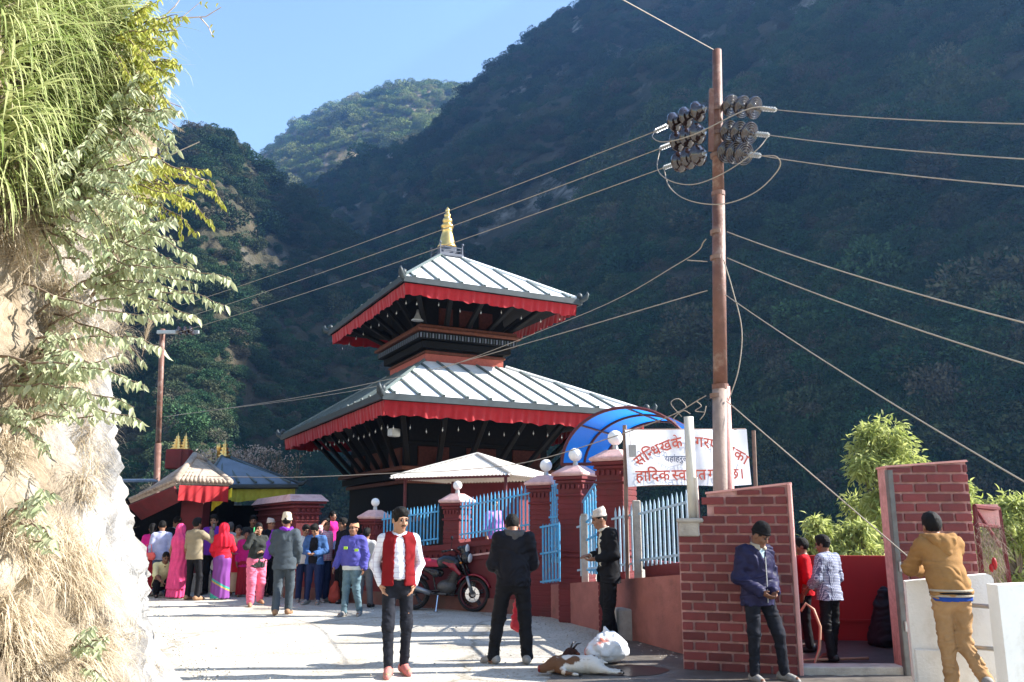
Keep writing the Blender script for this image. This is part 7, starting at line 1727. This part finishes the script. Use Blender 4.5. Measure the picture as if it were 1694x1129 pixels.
def fo(name, m, build, lo, hi, h=.010):
    F = Field(lo, hi, h); build(F); return field_obj(name, F, m, bk, False)
hx, hz = xf - .30, 1.00                                   # steering head
for s in (-1, 1):
    MB().tube([(xf, s * .085, RW), (xf - .10, s * .085, .62)], .030, 10).build('fork_slider', m_alloy, bk, smooth=True)
    MB().tube([(xf - .09, s * .085, .60), (hx + .02, s * .085, hz)], .021, 10).build('fork_tube', m_bikeblk, bk, smooth=True)
    MB().tube([(hx - .0, s * .06, hz + .03), (hx - .03, s * .22, hz + .09), (hx - .12, s * .36, hz + .07)], .013, 8).build('handlebar', m_bikeblk, bk, smooth=True)
    MB().tube([(hx - .10, s * .33, hz + .072), (hx - .16, s * .42, hz + .06)], .019, 8).build('hand_grip', m_tyre, bk, smooth=True)
    MB().tube([(hx - .05, s * .27, hz + .08), (hx - .0, s * .32, hz + .26)], .006, 6).build('mirror_stem', m_bikeblk, bk)
    MB().sphere((hx - .0, s * .33, hz + .30), (.018, .055, .038), 12, 8).build('mirror', m_bikeblk, bk, smooth=True)
    MB().tube([(hx + .12, s * .07, hz - .14), (hx + .12, s * .17, hz - .14)], .008, 6).build('indicator_stem', m_bikeblk, bk); MB().sphere((hx + .12, s * .19, hz - .14), (.025, .03, .022), 10, 7).build('indicator', m_amber, bk, smooth=True)
    MB().tube([(xr - .02, s * .10, RW + .02), (xr + .12, s * .12, .74)], .022, 8).build('shock_absorber', m_bikered, bk, smooth=True)
    MB().tube([(xr, s * .09, RW), (-.05, s * .09, .36)], .020, 8).build('swing_arm', m_bikeblk, bk)
    MB().tube([(-.08, s * .12, .33), (-.08, s * .26, .31)], .014, 6).build('foot_peg', m_tyre, bk)
def arcfender(cx, cz, r_, a0, a1, w, m, name):
    V = []; n = 16
    for i in range(n + 1):
        a = R(a0 + (a1 - a0) * i / n)
        for y, rr in ((-w, r_ - .015), (-w * .6, r_ + .012), (0, r_ + .018), (w * .6, r_ + .012), (w, r_ - .015), (w * .5, r_ - .004), (-w * .5, r_ - .004)): V.append((cx + rr * math.cos(a), y, cz + rr * math.sin(a)))
    k = 7; Fq = [(i * k + j, i * k + k + j, i * k + k + (j + 1) % k, i * k + (j + 1) % k) for i in range(n) for j in range(k)] + [tuple(range(k)), tuple(range(n * k + k - 1, n * k - 1, -1))]
    return npmesh(name, V, Fq, m, bk, smooth=True)
arcfender(xf, RW, .345, 20, 150, .07, m_bikered, 'front_fender'); arcfender(xr, RW, .36, 40, 175, .075, m_bikeblk, 'rear_fender')
fo('headlamp_cowl', m_bikeblk, lambda F: F.ell((hx + .15, 0, hz - .05), (.10, .11, .13), .03).ell((hx + .10, 0, hz + .09), (.07, .09, .08), .04), (hx - .05, -.2, hz - .25), (hx + .32, .2, hz + .25))
fo('headlamp', m_lens, lambda F: F.ell((hx + .215, 0, hz - .06), (.045, .085, .09), .01), (hx + .1, -.15, hz - .2), (hx + .3, .15, hz + .1))
fo('wind_visor', m_lens, lambda F: F.ell((hx + .17, 0, hz + .10), (.03, .08, .09), .01), (hx + .05, -.15, hz - .05), (hx + .3, .15, hz + .25))
fo('fuel_tank', m_bikeblk, lambda F: F.ell((.10, 0, .86), (.25, .135, .13), .04).ell((.22, 0, .84), (.14, .15, .11), .05).cone((.0, 0, .80), (-.14, 0, .78), .09, .06, .05).plane((0, 0, .76), (0, 0, -1)), (-.3, -.22, .6), (.45, .22, 1.05))
for s in (-1, 1):
    fo('tank_shroud', m_bikeblk if s > 0 else m_bikered, lambda F: F.cone((.22, s * .13, .80), (.36, s * .12, .66), .055, .03, .03, asp=.5).cone((.22, s * .13, .80), (.04, s * .13, .86), .05, .02, .03, asp=.5), (-.1, s * .13 - .12, .5), (.5, s * .13 + .12, 1.0))
    fo('side_cover', m_bikeblk, lambda F: F.cone((-.12, s * .10, .66), (-.34, s * .09, .74), .075, .03, .03, asp=.5), (-.5, s * .1 - .13, .5), (.05, s * .1 + .13, .9))
fo('seat', m_seat, lambda F: F.cone((-.10, 0, .80), (-.32, 0, .83), .085, .095, .04).cone((-.32, 0, .84), (-.58, 0, .90), .085, .06, .03).plane((0, 0, .775), (0, 0, -1)), (-.75, -.18, .65), (.1, .18, 1.05))
fo('tail', m_bikered, lambda F: F.cone((-.42, 0, .78), (-.70, 0, .86), .075, .035, .03), (-.85, -.15, .6), (-.2, .15, 1.0))
MB().tube([(-.60, .09, .86), (-.74, .08, .95), (-.74, -.08, .95), (-.60, -.09, .86)], .012, 8).build('grab_rail', m_alloy, bk, smooth=True)
fo('engine', m_engine, lambda F: F.ell((.06, 0, .42), (.19, .14, .13), .03).cone((.14, 0, .48), (.24, 0, .66), .085, .08, .02), (-.2, -.22, .22), (.42, .22, .8))
for k in range(6): MB().bbox((.155 + .018 * k, 0, .52 + .030 * k), (.19, .21, .008), .003, Matrix.Translation((0, 0, 0))).build('cooling_fin', m_engine, bk)
MB().tube([(.24, .08, .60), (.34, .10, .48), (.28, .12, .30), (.0, .14, .27), (-.22, .15, .30)], .019, 8).build('exhaust_pipe', m_engine, bk, smooth=True)
MB().tube([(-.20, -.15, .31), (-.72, -.17, .47)], [.045, .055], 12).build('silencer', m_alloy, bk, smooth=True); MB().tube([(.10, -.12, .30), (-.20, -.15, .31)], .02, 8).build('exhaust_joint', m_engine, bk)
MB().tube([(hx, 0, hz - .04), (.26, 0, .52), (.20, 0, .28), (-.15, 0, .30), (-.22, 0, .64), (-.6, 0, .80)], .022, 8).tube([(hx, 0, hz - .06), (-.1, 0, .74), (-.6, 0, .80)], .02, 8).build('frame', m_bikeblk, bk, smooth=True)
MB().tube([(-.06, -.12, .30), (-.02, -.30, .01)], .013, 8).build('side_stand', m_chrome, bk); MB().bbox((-.02, -.31, .012), (.07, .05, .012), .003).build('stand_foot', m_chrome, bk)
fo('instrument_pod', m_bikeblk, lambda F: F.ell((hx + .03, 0, hz + .11), (.05, .09, .05), .02), (hx - .1, -.15, hz), (hx + .15, .15, hz + .22))
bk.rotation_euler = (R(0), 0, yaw)

# ---- slaughtered goat, its head, and the white sack
def patch_mat(name, a, b_, sc, th, c=None):
    m = bpy.data.materials.new(name); m.use_nodes = True; nt = m.node_tree; N = nt.nodes; L = nt.links; bs = N['Principled BSDF']; bs.inputs['Roughness'].default_value = .85; bs.inputs['Specular IOR Level'].default_value = .15
    tc = N.new('ShaderNodeTexCoord'); nz = N.new('ShaderNodeTexNoise'); nz.inputs['Scale'].default_value = sc; nz.inputs['Detail'].default_value = 4; L.new(tc.outputs['Object'], nz.inputs['Vector'])
    r = N.new('ShaderNodeValToRGB'); r.color_ramp.elements[0].position = th - .02; r.color_ramp.elements[1].position = th + .02; r.color_ramp.elements[0].color = (*a, 1); r.color_ramp.elements[1].color = (*b_, 1)
    L.new(nz.outputs['Fac'], r.inputs['Fac']); L.new(r.outputs['Color'], bs.inputs['Base Color'])
    n2 = N.new('ShaderNodeTexNoise'); n2.inputs['Scale'].default_value = 90; L.new(tc.outputs['Object'], n2.inputs['Vector']); bp = N.new('ShaderNodeBump'); bp.inputs['Strength'].default_value = .5; bp.inputs['Distance'].default_value = .01; L.new(n2.outputs['Fac'], bp.inputs['Height']); L.new(bp.outputs['Normal'], bs.inputs['Normal'])
    return m
g = gp(953, 1117); goat = thing('goat_carcass', 'white and brown goat carcass lying on the shaded damp pavement', 'goat', (g.x, g.y, .016), R(-4))
F = Field((-.45, -.25, -.02), (.52, .28, .32), .009)
F.ell((-.02, .02, .085), (.25, .125, .095), .03).ell((-.18, .02, .085), (.13, .11, .085), .04).ell((.16, .02, .09), (.13, .12, .09), .04).cone((-.24, .0, .07), (-.36, -.02, .045), .065, .045, .04)
F.cone((.20, -.05, .06), (.33, -.10, .04), .055, .028, .03).cone((.33, -.10, .035), (.47, -.08, .022), .022, .016, .01).cone((.20, .06, .06), (.32, .02, .04), .055, .028, .03).cone((.32, .02, .035), (.46, .05, .022), .022, .016, .01)
F.cone((-.16, -.08, .05), (-.10, -.19, .03), .045, .022, .03).cone((-.10, -.19, .03), (.03, -.21, .02), .02, .014, .01).cone((.25, .03, .12), (.33, .06, .10), .022, .010, .02)
F.plane((0, 0, 0), (0, 0, -1)).ripple(.005, folds(8, 2)); field_obj('body', F, patch_mat('goat_hide', (.13, .065, .035), (.60, .55, .49), 4.2, .47), goat, False)
MB().sphere((-.38, -.02, .045), (.02, .045, .04), 10, 7).build('cut_neck', mat('raw_flesh', (.20, .015, .012), .4, .3, 20, .3, 50), goat, smooth=True)
for p_ in ((.475, -.08, .02), (.465, .05, .02), (.04, -.21, .018)): MB().sphere(p_, (.022, .014, .014), 8, 6).build('hoof', m_tyre, goat, smooth=True)
h_ = gp(944, 1097); gh = thing('severed_goat', 'dark brown severed goat head beside the white sack', 'goat head', (h_.x, h_.y, .016), R(25))
F = Field((-.2, -.15, -.02), (.2, .15, .25), .008); F.ell((0, 0, .08), (.08, .065, .07), .02).cone((-.05, 0, .06), (-.14, -.02, .035), .05, .03, .03).cone((.03, .05, .12), (.04, .13, .10), .022, .012, .01).cone((.03, -.05, .12), (.04, -.13, .09), .022, .012, .01).plane((0, 0, 0), (0, 0, -1)).ripple(.006, folds(9, 2)); field_obj('head', F, patch_mat('dark_goat_hide', (.045, .02, .014), (.14, .05, .03), 9, .55), gh, False)
for s in (-1, 1): MB().tube([(.02, s * .03, .14), (.06, s * .05, .19), (.11, s * .06, .20)], [.014, .010, .004], 7).build('horn', m_bikeblk, gh, smooth=True)
MB().sphere((.075, 0, .06), (.02, .045, .045), 10, 7).build('cut_neck', MATS['raw_flesh'], gh, smooth=True)
s_ = gp(1004, 1103); sk = thing('white_sack', 'bulging white plastic sack stained pink beside the goat carcass', 'sack', (s_.x, s_.y + .12, .016))
F = Field((-.36, -.28, -.02), (.36, .28, .48), .010); F.ell((.04, 0, .16), (.23, .17, .17), .05).ell((-.10, .0, .12), (.15, .15, .12), .05).cone((.05, 0, .26), (.0, .02, .38), .07, .03, .05).plane((0, 0, 0), (0, 0, -1))
F.ripple(.020, lambda P: (1 - 2 * np.abs(vnoise(P * 9, 4))) * .7 + (1 - 2 * np.abs(vnoise(P * 19, 5))) * .45)
field_obj('sack_body', F, patch_mat('stained_white_plastic', (.50, .16, .12), (.66, .66, .68), 2.6, .40), sk, False)
blot('blood_stain', [gp(x, y) for x, y in ((985, 1114), (1035, 1103), (1080, 1106), (1112, 1112), (1085, 1120), (1035, 1122), (1000, 1121))], .0215, mat('dried_blood', (.035, .012, .010), .35, .3, 8), 3, .03)
# black solid put in for a shadow against the red wall
dk = gp(1470, 1080, -.11); dk = at(1470, 1060, 11.5); sil_ = thing('shadow_silhouette', 'solid black shadow bundle standing in the corner by the red wall', 'silhouette', (dk.x, 11.5, .02))
F = Field((-.4, -.3, -.02), (.4, .3, .85), .016); F.cone((0, 0, .1), (0, 0, .45), .26, .16, .05).ell((0, 0, .62), (.09, .09, .11), .06).plane((0, 0, 0), (0, 0, -1)).ripple(.02, folds(4, 1)); field_obj('shadow_solid', F, c_black, sil_, False)
# dry seed-head shrub behind the shrines
ds = thing('dry_seed_shrub', 'pale dry shrub with seed heads behind the shrine roofs', 'shrub', (at(415, 800, 27).x, 27, -.3)); sb, lb = MB(), Blades(); rg = np.random.default_rng(3)
for k in range(150):
    px = rg.uniform(325, 475); top_ = rg.uniform(738, 785) + abs(px - 400) * .12; a_ = at(px + rg.normal(0, 8), 830, 27 + rg.uniform(-.5, .5)); b_ = at(px + rg.normal(0, 14), top_, a_.y); sb.tube([a_, (a_ + b_) / 2 + Vector((rg.normal(0, .05), 0, 0)), b_], .008, 4)
    for q in range(9): lb.leaf(np.array(b_) + rg.normal(0, .1, 3), rg.normal(0, 1, 3), rg.uniform(.05, .11), .05, rg.normal(0, 1, 3))
o = sb.build('stems', m_stem, ds, True); o['kind'] = 'stuff'; lb.build('seed_heads', leafmat('pale_seed', (.30, .24, .20), (.52, .44, .38), .2, .8), ds)['kind'] = 'stuff'
